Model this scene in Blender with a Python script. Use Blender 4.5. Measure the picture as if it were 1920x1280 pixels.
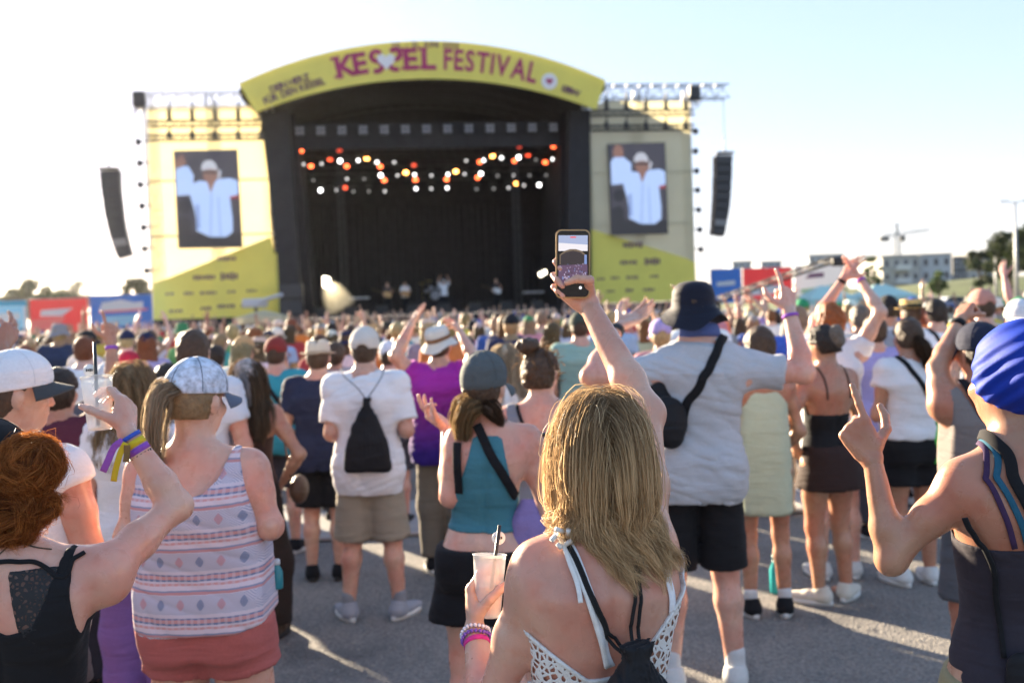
import bpy, math, random, os
import numpy as np
from mathutils import Vector, Matrix
SC = bpy.context.scene
for _o in list(bpy.data.objects): bpy.data.objects.remove(_o)
R = math.radians
COL = SC.collection

# ------------------------------------------------------------------ camera
CAM_Z, PITCH, ROLL, FPX = 1.75, math.atan(60/1867.), 0.036, 35/36*1920
FOCUS, FSTOP = 2.05, 3.3
_f0 = np.array([0, math.cos(PITCH), -math.sin(PITCH)]); _r0 = np.array([1., 0, 0]); _u0 = np.cross(_r0, _f0)
CAM = np.array([0, 0, CAM_Z]); FWD = _f0
UPV = _u0*math.cos(ROLL) + _r0*math.sin(ROLL); RGT = _r0*math.cos(ROLL) - _u0*math.sin(ROLL)
cam_d = bpy.data.cameras.new('camera'); cam = bpy.data.objects.new('camera', cam_d); COL.objects.link(cam)
cam_d.lens = 35; cam_d.sensor_width = 36; cam_d.clip_start = 0.05; cam_d.clip_end = 5000
cam.matrix_world = Matrix(((RGT[0], UPV[0], -FWD[0], CAM[0]), (RGT[1], UPV[1], -FWD[1], CAM[1]), (RGT[2], UPV[2], -FWD[2], CAM[2]), (0, 0, 0, 1)))
cam_d.dof.use_dof = True; cam_d.dof.focus_distance = FOCUS; cam_d.dof.aperture_fstop = FSTOP
SC.camera = cam

# ------------------------------------------------------------------ light
SUN_AZ, SUN_EL = R(-37), R(12.5)          # azimuth from the view direction (+Y), towards -X
w = bpy.data.worlds.new('World'); SC.world = w; w.use_nodes = True
nt = w.node_tree; bg = nt.nodes['Background']
sky = nt.nodes.new('ShaderNodeTexSky'); sky.sky_type = 'NISHITA'; sky.sun_disc = False
sky.sun_elevation = SUN_EL; sky.sun_rotation = SUN_AZ; sky.air_density = .9; sky.dust_density = .4; sky.ozone_density = 2.6
gam = nt.nodes.new('ShaderNodeGamma'); gam.inputs[1].default_value = .285; nt.links.new(sky.outputs[0], gam.inputs[0])
hsv = nt.nodes.new('ShaderNodeHueSaturation'); hsv.inputs['Saturation'].default_value = 1.95; nt.links.new(gam.outputs[0], hsv.inputs['Color'])
tint = nt.nodes.new('ShaderNodeMix'); tint.data_type = 'RGBA'; tint.blend_type = 'MULTIPLY'; tint.inputs[0].default_value = 1; tint.inputs[7].default_value = (1.06, .93, .98, 1); nt.links.new(hsv.outputs[0], tint.inputs[6]); nt.links.new(tint.outputs[2], bg.inputs[0]); bg.inputs[1].default_value = 0.15
sd = bpy.data.lights.new('sun', 'SUN'); sun = bpy.data.objects.new('sun', sd); COL.objects.link(sun)
sd.energy = 5.0; sd.angle = R(0.6); sd.color = (1.0, 0.82, 0.58)
_sdir = Vector((math.sin(SUN_AZ)*math.cos(SUN_EL), math.cos(SUN_AZ)*math.cos(SUN_EL), math.sin(SUN_EL)))
sun.rotation_euler = _sdir.to_track_quat('Z', 'Y').to_euler()
SC.view_settings.view_transform = 'Standard'; SC.view_settings.look = 'None'; SC.view_settings.gamma = 1
SC.view_settings.use_curve_mapping = False; SC.view_settings.exposure = 2.58
SC.render.engine = 'CYCLES'; SC.cycles.use_denoising = True
SC.cycles.max_bounces = 6; SC.cycles.transparent_max_bounces = 12; SC.cycles.volume_bounces = 0
SC.cycles.caustics_reflective = False; SC.cycles.caustics_refractive = False

HAZE = .00006
# ------------------------------------------------------------------ pixels to places
def PX(px, py, Y):
    d = FWD + (px-960)/FPX*RGT + (640-py)/FPX*UPV
    return CAM + d*(Y/d[1])
def GX(px, py, z=0.0):
    d = FWD + (px-960)/FPX*RGT + (640-py)/FPX*UPV
    return CAM + d*((z-CAM_Z)/d[2])
def proj(p):
    q = np.asarray(p, float)-CAM; z = q@FWD
    return 960+FPX*(q@RGT)/z, 640-FPX*(q@UPV)/z

# ------------------------------------------------------------------ object helpers
def tag(o, label=None, cat=None, group=None, kind=None):
    if label: o['label'] = label
    if cat: o['category'] = cat
    if group: o['group'] = group
    if kind: o['kind'] = kind
    return o
def empty(name, loc=(0, 0, 0), rz=0, **k):
    o = bpy.data.objects.new(name, None); o.location = tuple(float(c) for c in loc); o.rotation_euler = (0, 0, rz); o.empty_display_size = .1
    COL.objects.link(o); return tag(o, **k)
def link(name, me, mat=None, parent=None, smooth=False, **k):
    o = bpy.data.objects.new(name, me); COL.objects.link(o)
    if mat is not None:
        for m in (mat if isinstance(mat, (list, tuple)) else [mat]): me.materials.append(m)
    if smooth: me.polygons.foreach_set('use_smooth', np.ones(len(me.polygons), bool))
    if parent is not None:
        o.parent = parent
    return tag(o, **k)
def local_to(parent, V):          # world points into the frame of a root (location + z turn)
    l = np.array(parent.location); a = parent.rotation_euler[2]; V = np.asarray(V, float)-l
    c, s = math.cos(-a), math.sin(-a)
    return np.stack([V[..., 0]*c-V[..., 1]*s, V[..., 0]*s+V[..., 1]*c, V[..., 2]], -1)

class MB:
    """collects shapes into one mesh"""
    def __init__(s): s.v = []; s.f = []; s.m = []
    def add(s, V, F, mi=0):
        n = len(s.v); s.v += [tuple(float(c) for c in p) for p in V]; s.f += [tuple(i+n for i in q) for q in F]; s.m += [mi]*len(F); return s
    def box(s, c, d, rot=None, mi=0, bev=0.0):
        c = np.array(c, float); hx, hy, hz = np.array(d, float)/2
        if bev <= 0:
            V = np.array([[x, y, z] for x in (-hx, hx) for y in (-hy, hy) for z in (-hz, hz)])
            F = [(0, 1, 3, 2), (4, 6, 7, 5), (0, 4, 5, 1), (2, 3, 7, 6), (0, 2, 6, 4), (1, 5, 7, 3)]
        else:
            b = bev; V = []; F = []
            prof = [(-hx+b, -hy), (hx-b, -hy), (hx, -hy+b), (hx, hy-b), (hx-b, hy), (-hx+b, hy), (-hx, hy-b), (-hx, -hy+b)]
            def ins(q): return (q[0]*(1-b/hx) if hx else 0, q[1]*(1-b/hy) if hy else 0)
            rings = [(-hz, [ins(q) for q in prof]), (-hz+b, prof), (hz-b, prof), (hz, [ins(q) for q in prof])]
            for z, pr in rings: V += [[x, y, z] for x, y in pr]
            for r_ in range(3):
                for i in range(8): F.append((r_*8+i, r_*8+(i+1) % 8, r_*8+8+(i+1) % 8, r_*8+8+i))
            F.append(tuple(range(7, -1, -1))); F.append(tuple(range(24, 32))); V = np.array(V)
        if rot is not None: V = V@np.array(rot).T
        return s.add(V+c, F, mi)
    def tube(s, pts, rad, n=8, mi=0, cap=True, flat=None, closed=False):
        """round tube along points; rad number or list; flat=(normal, factor) squashes it"""
        pts = np.array(pts, float); m = len(pts)
        rad = np.full(m, rad, float) if np.isscalar(rad) else np.array(rad, float)
        T = np.gradient(pts, axis=0) if m > 1 else np.zeros_like(pts); T /= np.linalg.norm(T, axis=1)[:, None]+1e-12
        ref = np.array([0, 0, 1.]) if abs(T[0, 2]) < .9 else np.array([1., 0, 0])
        V = []; U = None
        for i in range(m):
            if U is None: U = np.cross(ref, T[i])
            U = U-T[i]*(U@T[i]); U /= np.linalg.norm(U)+1e-12; W_ = np.cross(T[i], U)
            for k in range(n):
                a = 2*math.pi*k/n; V.append(pts[i]+rad[i]*(math.cos(a)*U+math.sin(a)*W_))
        V = np.array(V)
        if flat is not None:
            nrm, fac = np.array(flat[0], float), flat[1]; nrm /= np.linalg.norm(nrm)
            C = np.repeat(pts, n, 0); dd = (V-C)@nrm; V = V-np.outer(dd*(1-fac), nrm)
        F = []
        for i in range(m-1):
            for k in range(n): F.append((i*n+k, i*n+(k+1) % n, (i+1)*n+(k+1) % n, (i+1)*n+k))
        if cap: F.append(tuple(range(n-1, -1, -1))); F.append(tuple(range((m-1)*n, m*n)))
        return s.add(V, F, mi)
    def bar(s, a, b, r, n=6, mi=0): return s.tube([a, b], r, n, mi)
    def lathe(s, c, prof, n=16, axis=(0, 0, 1), mi=0, sx=1, sy=1, cap=True):
        ax = np.array(axis, float); ax /= np.linalg.norm(ax); ref = np.array([1., 0, 0]) if abs(ax[0]) < .9 else np.array([0, 1., 0])
        u = np.cross(ax, ref); u = u/np.linalg.norm(u); v_ = np.cross(ax, u); V = []
        for r_, z in prof:
            for k in range(n):
                a = 2*math.pi*k/n; V.append(np.array(c)+ax*z+u*r_*math.cos(a)*sx+v_*r_*math.sin(a)*sy)
        F = []
        for i in range(len(prof)-1):
            for k in range(n): F.append((i*n+k, i*n+(k+1) % n, (i+1)*n+(k+1) % n, (i+1)*n+k))
        if cap and prof[0][0] > 1e-4: F.append(tuple(range(n-1, -1, -1)))
        if cap and prof[-1][0] > 1e-4: F.append(tuple(range((len(prof)-1)*n, len(prof)*n)))
        return s.add(V, F, mi)
    def prism(s, poly, a, b, to=lambda x, y, z: (x, y, z), mi=0):
        """outline (x,z) given thickness from y=a to y=b"""
        n = len(poly); V = [to(x, a, z) for x, z in poly]+[to(x, b, z) for x, z in poly]
        F = [tuple(range(n)), tuple(range(2*n-1, n-1, -1))]+[(i, i+n, (i+1) % n+n, (i+1) % n) for i in range(n)]
        return s.add(V, F, mi)
    def mesh(s, name='mesh'):
        me = bpy.data.meshes.new(name); me.from_pydata(s.v, [], s.f)
        if any(s.m): me.polygons.foreach_set('material_index', s.m)
        me.update(); return me
    def build(s, name, mat, parent=None, smooth=False, **k): return link(name, s.mesh(name), mat, parent, smooth, **k)

def truss(mb, a, b, w_=.4, r=.025, step=.5, mi=0, n=4):
    """square lattice truss between two points"""
    a, b = np.array(a, float), np.array(b, float); d = b-a; L = np.linalg.norm(d); d /= L
    ref = np.array([0, 0, 1.]) if abs(d[2]) < .9 else np.array([0, 1., 0])
    u = np.cross(d, ref); u /= np.linalg.norm(u); v_ = np.cross(d, u); h = w_/2
    cs = [u*h+v_*h, -u*h+v_*h, -u*h-v_*h, u*h-v_*h]
    for c in cs: mb.bar(a+c, b+c, r, n, mi)
    k = max(1, int(round(L/step)))
    for i in range(k):
        p, q = a+d*(L*i/k), a+d*(L*(i+1)/k)
        for j in range(4):
            c, e = cs[j], cs[(j+1) % 4]
            mb.bar(p+c, (q+e) if i % 2 else (q+e), r*.6, 3, mi); mb.bar(p+c, p+e, r*.6, 3, mi)

# ------------------------------------------------------------------ materials
_M = {}
def mat(name, col, rough=.7, metal=0, noise=0, scale=40, bump=0, bscale=None, emit=0, ecol=None, spec=.4, alpha=1, sss=0, trans=0, objcol=False, sheen=0, translucent=0, attr=None, folds=0):
    if name in _M: return _M[name]
    m = bpy.data.materials.new(name); m.use_nodes = True; _M[name] = m
    n_ = m.node_tree; N = n_.nodes; Lk = n_.links; b = N['Principled BSDF']
    c4 = (*col, 1)
    b.inputs['Base Color'].default_value = c4; b.inputs['Roughness'].default_value = rough; b.inputs['Metallic'].default_value = metal
    b.inputs['Specular IOR Level'].default_value = spec; b.inputs['Alpha'].default_value = alpha
    src = None
    if objcol:
        oi = N.new('ShaderNodeObjectInfo'); src = oi.outputs['Color']
    if attr:
        at = N.new('ShaderNodeAttribute'); at.attribute_name = attr; src = at.outputs['Color']
    if noise or bump:
        tc = N.new('ShaderNodeTexCoord')
    if noise:
        t = N.new('ShaderNodeTexNoise'); t.inputs['Scale'].default_value = scale; t.inputs['Detail'].default_value = 6; t.inputs['Roughness'].default_value = .6
        Lk.new(tc.outputs['Object'], t.inputs['Vector'])
        mr = N.new('ShaderNodeMapRange'); mr.inputs[1].default_value = .3; mr.inputs[2].default_value = .7
        mr.inputs[3].default_value = 1-noise; mr.inputs[4].default_value = 1+noise; Lk.new(t.outputs['Fac'], mr.inputs[0])
        mx = N.new('ShaderNodeVectorMath'); mx.operation = 'SCALE'; Lk.new(mr.outputs[0], mx.inputs['Scale'])
        if src is not None: Lk.new(src, mx.inputs[0])
        else: mx.inputs[0].default_value = col
        src = mx.outputs[0]
    if src is not None: Lk.new(src, b.inputs['Base Color'])
    if bump:
        t2 = N.new('ShaderNodeTexNoise'); t2.inputs['Scale'].default_value = bscale or scale; t2.inputs['Detail'].default_value = 4
        Lk.new(tc.outputs['Object'], t2.inputs['Vector'])
        bp = N.new('ShaderNodeBump'); bp.inputs['Strength'].default_value = bump; bp.inputs['Distance'].default_value = .01
        Lk.new(t2.outputs['Fac'], bp.inputs['Height']); Lk.new(bp.outputs[0], b.inputs['Normal'])
        if folds:
            mp = N.new('ShaderNodeMapping'); mp.inputs['Scale'].default_value = (.4, .4, 1.7); mp.inputs['Rotation'].default_value = (0, .22, 0); Lk.new(tc.outputs['Object'], mp.inputs[0]); t3 = N.new('ShaderNodeTexNoise'); t3.inputs['Scale'].default_value = 9; t3.inputs['Detail'].default_value = 2.5; t3.inputs['Distortion'].default_value = .6; Lk.new(mp.outputs[0], t3.inputs['Vector'])
            b2 = N.new('ShaderNodeBump'); b2.inputs['Strength'].default_value = folds; b2.inputs['Distance'].default_value = .03; Lk.new(t3.outputs['Fac'], b2.inputs['Height']); Lk.new(b2.outputs[0], bp.inputs['Normal'])
    if emit:
        b.inputs['Emission Color'].default_value = (*(ecol or col), 1); b.inputs['Emission Strength'].default_value = emit
    if sss:
        b.inputs['Subsurface Weight'].default_value = sss; b.inputs['Subsurface Radius'].default_value = (1, .4, .25); b.inputs['Subsurface Scale'].default_value = .008
    if trans: b.inputs['Transmission Weight'].default_value = trans
    if sheen: b.inputs['Sheen Weight'].default_value = sheen; b.inputs['Sheen Roughness'].default_value = .4
    if translucent:
        tr = N.new('ShaderNodeBsdfTranslucent'); ms = N.new('ShaderNodeMixShader'); ms.inputs[0].default_value = translucent
        tr.inputs[0].default_value = c4
        if src is not None: Lk.new(src, tr.inputs[0])
        out = N['Material Output']; Lk.new(b.outputs[0], ms.inputs[1]); Lk.new(tr.outputs[0], ms.inputs[2]); Lk.new(ms.outputs[0], out.inputs[0])
    return m
def srgb(r, g, b):
    f = lambda c: ((c/255+.055)/1.055)**2.4 if c > 10.3 else c/255/12.92
    return (f(r), f(g), f(b))

ORD = ['first', 'second', 'third', 'fourth', 'fifth', 'sixth', 'seventh', 'eighth', 'ninth', 'tenth', 'eleventh', 'twelfth', 'thirteenth', 'fourteenth', 'fifteenth', 'sixteenth']
# ------------------------------------------------------------------ implicit surfaces: smooth bodies and cloth from blended limbs
def _n(v): v = np.asarray(v, float); return v/(np.linalg.norm(v)+1e-12)
def smin(a, b, k):
    if k <= 0: return np.minimum(a, b)
    h = np.maximum(k-np.abs(a-b), 0)/k
    return np.minimum(a, b)-h*h*k*.25
class Cone:
    def __init__(s, a, b, ra, rb, k=.02, flat=None):
        s.a, s.b, s.ra, s.rb, s.k = np.array(a, float), np.array(b, float), ra, rb, k
        s.flat = None if flat is None else (_n(flat[0]), flat[1]); r = max(ra, rb)
        s.lo = np.minimum(s.a, s.b)-r; s.hi = np.maximum(s.a, s.b)+r
    def __call__(s, P):
        ab = s.b-s.a; q = P-s.a; t = np.clip(q@ab/(ab@ab+1e-12), 0, 1); v = q-t[:, None]*ab
        r = s.ra+t*(s.rb-s.ra)
        if s.flat is not None:
            n, f = s.flat; v = v+np.outer((v@n)*(1/f-1), n)
            l = np.sqrt((v*v).sum(1)); g = np.abs(v@n)/(l+1e-9); return (l-r)*(1-g*(1-f))
        return np.sqrt((v*v).sum(1))-r
class Ell:
    def __init__(s, c, radii, axes=None, k=.02):
        s.c = np.array(c, float); s.r = np.array(radii, float); s.A = np.eye(3) if axes is None else np.array([_n(x) for x in axes]); s.k = k
        e = np.abs(s.A.T)@s.r; s.lo = s.c-e; s.hi = s.c+e
    def __call__(s, P):
        q = (P-s.c)@s.A.T; k0 = np.sqrt(((q/s.r)**2).sum(1)); k1 = np.sqrt(((q/s.r**2)**2).sum(1))+1e-9
        return k0*(k0-1)/k1
def _cr(xs, ys, n=80):
    """smooth (monotone) curve through control values, sampled"""
    xs, ys = np.array(xs, float), np.array(ys, float); d = np.diff(ys)/np.diff(xs); m = np.zeros_like(ys)
    m[1:-1] = np.where(d[:-1]*d[1:] > 0, 2*d[:-1]*d[1:]/(d[:-1]+d[1:]+1e-12), 0); m[0], m[-1] = d[0], d[-1]
    X = np.linspace(xs[0], xs[-1], n); i = np.clip(np.searchsorted(xs, X)-1, 0, len(xs)-2); h = xs[i+1]-xs[i]; t = (X-xs[i])/h
    Y = ys[i]*(2*t**3-3*t**2+1)+h*m[i]*(t**3-2*t**2+t)+ys[i+1]*(-2*t**3+3*t**2)+h*m[i+1]*(t**3-t**2)
    return X, Y
class Loft:
    """elliptic sections along a straight axis a->b; lat0/lat1 sideways axes at the ends; w,d,off = (params, values)"""
    def __init__(s, a, b, lat0, lat1, w, d, off=None, e=2.3, k=.03, lo=0, hi=1, groove=0):
        s.groove = groove
        s.a, s.b = np.array(a, float), np.array(b, float); s.L = np.linalg.norm(s.b-s.a); s.ax = _n(s.b-s.a)
        s.l0, s.l1 = _n(lat0), _n(lat1); s.w = _cr(*w); s.d = _cr(*d); s.o = _cr(*(off or ((0, 1), (0, 0)))); s.e, s.k = e, k; s.t0, s.t1 = lo, hi
        r = max(s.w[1].max(), s.d[1].max())+np.abs(s.o[1]).max(); A, B = s.a+s.ax*s.L*min(lo, 0), s.a+s.ax*s.L*max(hi, 1)
        s.lo = np.minimum(A, B)-r; s.hi = np.maximum(A, B)+r
    def coords(s, P):
        q = P-s.a; t = q@s.ax/s.L; tc = np.clip(t, 0, 1)[:, None]
        lat = s.l0*(1-tc)+s.l1*tc; lat = lat-(lat@s.ax)[:, None]*s.ax; lat /= np.linalg.norm(lat, axis=1)[:, None]
        fr = np.cross(s.ax, lat); return t, (q*lat).sum(1), (q*fr).sum(1)      # along, sideways, forwards
    def __call__(s, P):
        t, x, y = s.coords(P); tt = np.clip(t, s.w[0][0], s.w[0][-1])
        w_ = np.interp(tt, *s.w); d_ = np.interp(tt, *s.d); y = y-np.interp(tt, *s.o)
        r = ((np.abs(x)/w_)**s.e+(np.abs(y)/d_)**s.e)**(1/s.e); f = (1-1/np.maximum(r, .2))*np.sqrt(x*x+y*y)
        f = np.where(r < .3, -.7*np.minimum(w_, d_), f)
        if s.groove: f = f+s.groove*np.exp(-(x/.014)**2)*np.clip((t-.18)*8, 0, 1)*np.clip((.9-t)*8, 0, 1)*(y < 0)
        return np.maximum(f, np.maximum(s.t0-t, t-s.t1)*s.L)
class Field:
    def __init__(s, prims): s.p = list(prims); s.pad = .07
    def bounds(s): return np.min([p.lo for p in s.p], 0), np.max([p.hi for p in s.p], 0)
    def __call__(s, P):
        out = np.full(len(P), .25)
        for p in s.p:
            m = np.all((P > p.lo-s.pad) & (P < p.hi+s.pad), 1); i = np.nonzero(m)[0]
            if len(i): out[i] = smin(out[i], p(P[i]), p.k)
        return out
class Fn:
    def __init__(s, f, lo, hi): s.f, s.lo, s.hi = f, np.array(lo, float), np.array(hi, float)
    def bounds(s): return s.lo, s.hi
    def __call__(s, P): return s.f(P)
def grad(f, V, e=.002):
    K = np.array([[1, -1, -1], [-1, -1, 1], [-1, 1, -1], [1, 1, 1.]]); g = np.zeros_like(V)
    for k in K: g += k*f(V+k*e)[:, None]
    return g/(4*e)
def project(f, V, it=3, off=0.0):
    V = np.array(V, float)
    for _ in range(it):
        g = grad(f, V); V = V-((f(V)-off)/np.maximum((g*g).sum(1), .3))[:, None]*g
    return V
def surface(f, h, pad=None, newton=1):
    """dual mesh of the zero set on a sparse grid of cell h"""
    lo, hi = f.bounds(); pad = pad or 3*h; lo = lo-pad; hi = hi+pad
    B = 4; H = B*h; nc = np.maximum(np.ceil((hi-lo)/H).astype(int), 1)
    ax = [lo[i]+(np.arange(nc[i])+.5)*H for i in range(3)]
    G = np.stack(np.meshgrid(*ax, indexing='ij'), -1).reshape(-1, 3); cv = f(G).reshape(nc)
    near = np.abs(cv) < 1.25*H
    rep = lambda a: a.repeat(B, 0).repeat(B, 1).repeat(B, 2)
    nf = nc*B+1; v = np.empty(nf, np.float32); up = rep(cv)
    v[:-1, :-1, :-1] = up; v[-1] = .1; v[:, -1] = .1; v[:, :, -1] = .1
    mk = np.zeros(nf, bool); r_ = rep(near)
    for a in (0, 1):
        for b in (0, 1):
            for c in (0, 1): mk[a:a+r_.shape[0], b:b+r_.shape[1], c:c+r_.shape[2]] |= r_
    I = np.argwhere(mk); v[mk] = f(lo+I*h); v[v == 0] = 1e-6
    s = v < 0; c8 = np.zeros(np.array(nf)-1, np.int8)
    sl = lambda a, b, c: (slice(a, a+nf[0]-1), slice(b, b+nf[1]-1), slice(c, c+nf[2]-1))
    for a in (0, 1):
        for b in (0, 1):
            for c in (0, 1): c8 += s[sl(a, b, c)]
    act = (c8 > 0) & (c8 < 8); A = np.argwhere(act); idx = np.full(act.shape, -1, np.int32); idx[act] = np.arange(len(A))
    if not len(A): return np.zeros((0, 3)), np.zeros((0, 4), int)
    acc = np.zeros((len(A), 3)); cnt = np.zeros(len(A))
    C = [(0, 0, 0), (1, 0, 0), (0, 1, 0), (1, 1, 0), (0, 0, 1), (1, 0, 1), (0, 1, 1), (1, 1, 1)]
    val = [v[A[:, 0]+c[0], A[:, 1]+c[1], A[:, 2]+c[2]].astype(float) for c in C]
    for i in range(8):
        for j in range(i+1, 8):
            if sum(abs(np.array(C[i])-np.array(C[j]))) != 1: continue
            m = (val[i] < 0) != (val[j] < 0); t = val[i][m]/(val[i][m]-val[j][m])
            acc[m] += np.array(C[i])+t[:, None]*(np.array(C[j])-np.array(C[i])); cnt[m] += 1
    V = lo+(A+acc/cnt[:, None])*h; Q = []
    for a in range(3):
        b, c = (a+1) % 3, (a+2) % 3
        s0 = [slice(None)]*3; s1 = [slice(None)]*3; s0[a] = slice(0, -1); s1[a] = slice(1, None)
        E = np.argwhere(s[tuple(s0)] != s[tuple(s1)]); E = E[(E[:, b] > 0) & (E[:, c] > 0) & (E[:, b] < nf[b]-1) & (E[:, c] < nf[c]-1)]
        if not len(E): continue
        def cell(db, dc): K = E.copy(); K[:, b] -= db; K[:, c] -= dc; return idx[K[:, 0], K[:, 1], K[:, 2]]
        q = np.stack([cell(1, 1), cell(0, 1), cell(0, 0), cell(1, 0)], 1)
        fl = ~s[E[:, 0], E[:, 1], E[:, 2]]; q[fl] = q[fl][:, ::-1]; Q.append(q[(q >= 0).all(1)])
    Q = np.concatenate(Q)
    for _ in range(newton):
        g = grad(f, V, h*.3); st = (f(V)/np.maximum((g*g).sum(1), .3)); V = V-np.clip(st, -h*.6, h*.6)[:, None]*g
    return V, Q
def np_mesh(name, V, Q, smooth=True):
    me = bpy.data.meshes.new(name); nv, nq = len(V), len(Q); k = Q.shape[1] if nq else 4
    me.vertices.add(nv); me.vertices.foreach_set('co', np.asarray(V, np.float32).ravel())
    me.loops.add(nq*k); me.loops.foreach_set('vertex_index', np.asarray(Q, np.int32).ravel())
    me.polygons.add(nq); me.polygons.foreach_set('loop_start', np.arange(nq, dtype=np.int32)*k)
    if smooth: me.polygons.foreach_set('use_smooth', np.ones(nq, bool))
    me.update(calc_edges=True); return me
def implicit(name, f, h, m, parent, newton=1, shift=True, **k):
    V, Q = surface(f, h, newton=newton)
    if shift and parent is not None: V = local_to(parent, V)
    return link(name, np_mesh(name, V, Q), m, parent, **k)
_vt = np.random.RandomState(5).rand(24, 24, 24)
def vnoise(P, sc):
    q = np.asarray(P)*sc; i = np.floor(q).astype(int); f = q-i; f = f*f*(3-2*f); o = 0
    for a in (0, 1):
        for b in (0, 1):
            for c in (0, 1):
                wgt = (f[:, 0] if a else 1-f[:, 0])*(f[:, 1] if b else 1-f[:, 1])*(f[:, 2] if c else 1-f[:, 2])
                o = o+wgt*_vt[(i[:, 0]+a) % 24, (i[:, 1]+b) % 24, (i[:, 2]+c) % 24]
    return o*2-1
# ------------------------------------------------------------------ ground and far setting
def ground_mat():
    m = bpy.data.materials.new('compacted_gravel'); m.use_nodes = True; n = m.node_tree; N = n.nodes; L = n.links; b = N['Principled BSDF']
    b.inputs['Roughness'].default_value = .85; b.inputs['Specular IOR Level'].default_value = .35
    tc = N.new('ShaderNodeTexCoord')
    def noise(sc, det=6, ro=.6):
        t = N.new('ShaderNodeTexNoise'); t.inputs['Scale'].default_value = sc; t.inputs['Detail'].default_value = det; t.inputs['Roughness'].default_value = ro
        L.new(tc.outputs['Object'], t.inputs['Vector']); return t.outputs['Fac']
    def ramp(src, stops):
        r = N.new('ShaderNodeValToRGB'); e = r.color_ramp.elements
        while len(e) < len(stops): e.new(.5)
        for i, (p, c) in enumerate(stops): e[i].position = p; e[i].color = (*c, 1)
        L.new(src, r.inputs[0]); return r.outputs[0]
    def mix(a, bb, fac, mode='MIX'):
        x = N.new('ShaderNodeMix'); x.data_type = 'RGBA'; x.blend_type = mode
        if isinstance(fac, float): x.inputs[0].default_value = fac
        else: L.new(fac, x.inputs[0])
        L.new(a, x.inputs[6]); L.new(bb, x.inputs[7]); return x.outputs[2]
    big = ramp(noise(.9, 6, .7), [(.33, (.13, .126, .122)), (.5, (.235, .222, .205)), (.62, (.26, .245, .222)), (.78, (.38, .345, .295))])
    fine = ramp(noise(55, 8, .75), [(.3, (.35, .35, .37)), (.52, (1, 1, 1)), (.75, (1.5, 1.45, 1.4))])
    vo = N.new('ShaderNodeTexVoronoi'); vo.inputs['Scale'].default_value = 70; L.new(tc.outputs['Object'], vo.inputs['Vector'])
    vr = ramp(vo.outputs['Color'], [(.2, (.7, .7, .72)), (.9, (1.25, 1.22, 1.2))])
    c = mix(big, fine, 1.0, 'MULTIPLY'); c = mix(c, vr, .7, 'MULTIPLY'); L.new(c, b.inputs['Base Color'])
    ad = N.new('ShaderNodeMath'); ad.operation = 'ADD'; L.new(noise(28, 8, .8), ad.inputs[0]); L.new(vo.outputs['Distance'], ad.inputs[1])
    bp = N.new('ShaderNodeBump'); bp.inputs['Strength'].default_value = .6; bp.inputs['Distance'].default_value = .02
    L.new(ad.outputs[0], bp.inputs['Height']); L.new(bp.outputs[0], b.inputs['Normal']); return m
def ground_z(y):        # the field dips gently before the stage
    t = min(1, max(0, (y-9)/22.)); e = min(1, max(0, (54-y)/8.)); return -.27*t*t*(3-2*t)*e*e*(3-2*e)
mb = MB(); _gy = [-200, -20]+list(np.linspace(0, 56, 57))+[80, 3000]; V = []
for y in _gy: V += [(-1500, y, ground_z(y)), (1500, y, ground_z(y))]
mb.add(V, [(2*i, 2*i+1, 2*i+3, 2*i+2) for i in range(len(_gy)-1)]); mb.build('ground', ground_mat(), smooth=True, kind='structure')
rnd = random.Random(4)
# loose pebbles near the camera: stuff
mb = MB()
for i in range(2600):
    y = 2.6+rnd.random()**1.6*7; x = rnd.uniform(-.62, .62)*y+rnd.uniform(-.3, .3); s = rnd.uniform(.004, .014)*(1.6 if rnd.random() < .05 else 1)
    a = rnd.random()*6.3; V = []
    for k in range(5):
        aa = a+k*1.2566; V.append((x+s*math.cos(aa)*rnd.uniform(.7, 1.2), y+s*math.sin(aa)*rnd.uniform(.7, 1.2), .002))
    V.append((x+s*.2*rnd.uniform(-1, 1), y, s*rnd.uniform(.5, .9)))
    mb.add(V, [(k, (k+1) % 5, 5) for k in range(5)], i % 2)
mb.build('pebbles', [mat('pebble_grey', (.17, .165, .16), .9), mat('pebble_pale', (.27, .25, .22), .9)], label='loose grey pebbles scattered over the compacted ground', cat='pebbles', kind='stuff')
# pale trackway plates laid across the crowd area, each a thing
plate_m = mat('trackway_plate', (.33, .32, .31), .6, noise=.18, scale=3, bump=.3, bscale=60)
for i in range(11):
    x = -7.2+i*1.22; y = 7.62+.105*(x+2)
    mb = MB(); mb.box((0, 0, .021), (1.2, 1.35, .034), bev=.01)
    for k in range(6): mb.box((-.45+k*.18, 0, .040), (.035, 1.2, .006))
    o = mb.build('trackway_plate', plate_m, label='pale grey trackway plate on the gravel under the crowd, %s from the left' % ORD[i], cat='ground plate', group='trackway plates across the ground')
    o.location = (x, y+.68, .001+rnd.uniform(0, .004)); o.rotation_euler[2] = .105+rnd.uniform(-.012, .012)

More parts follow.
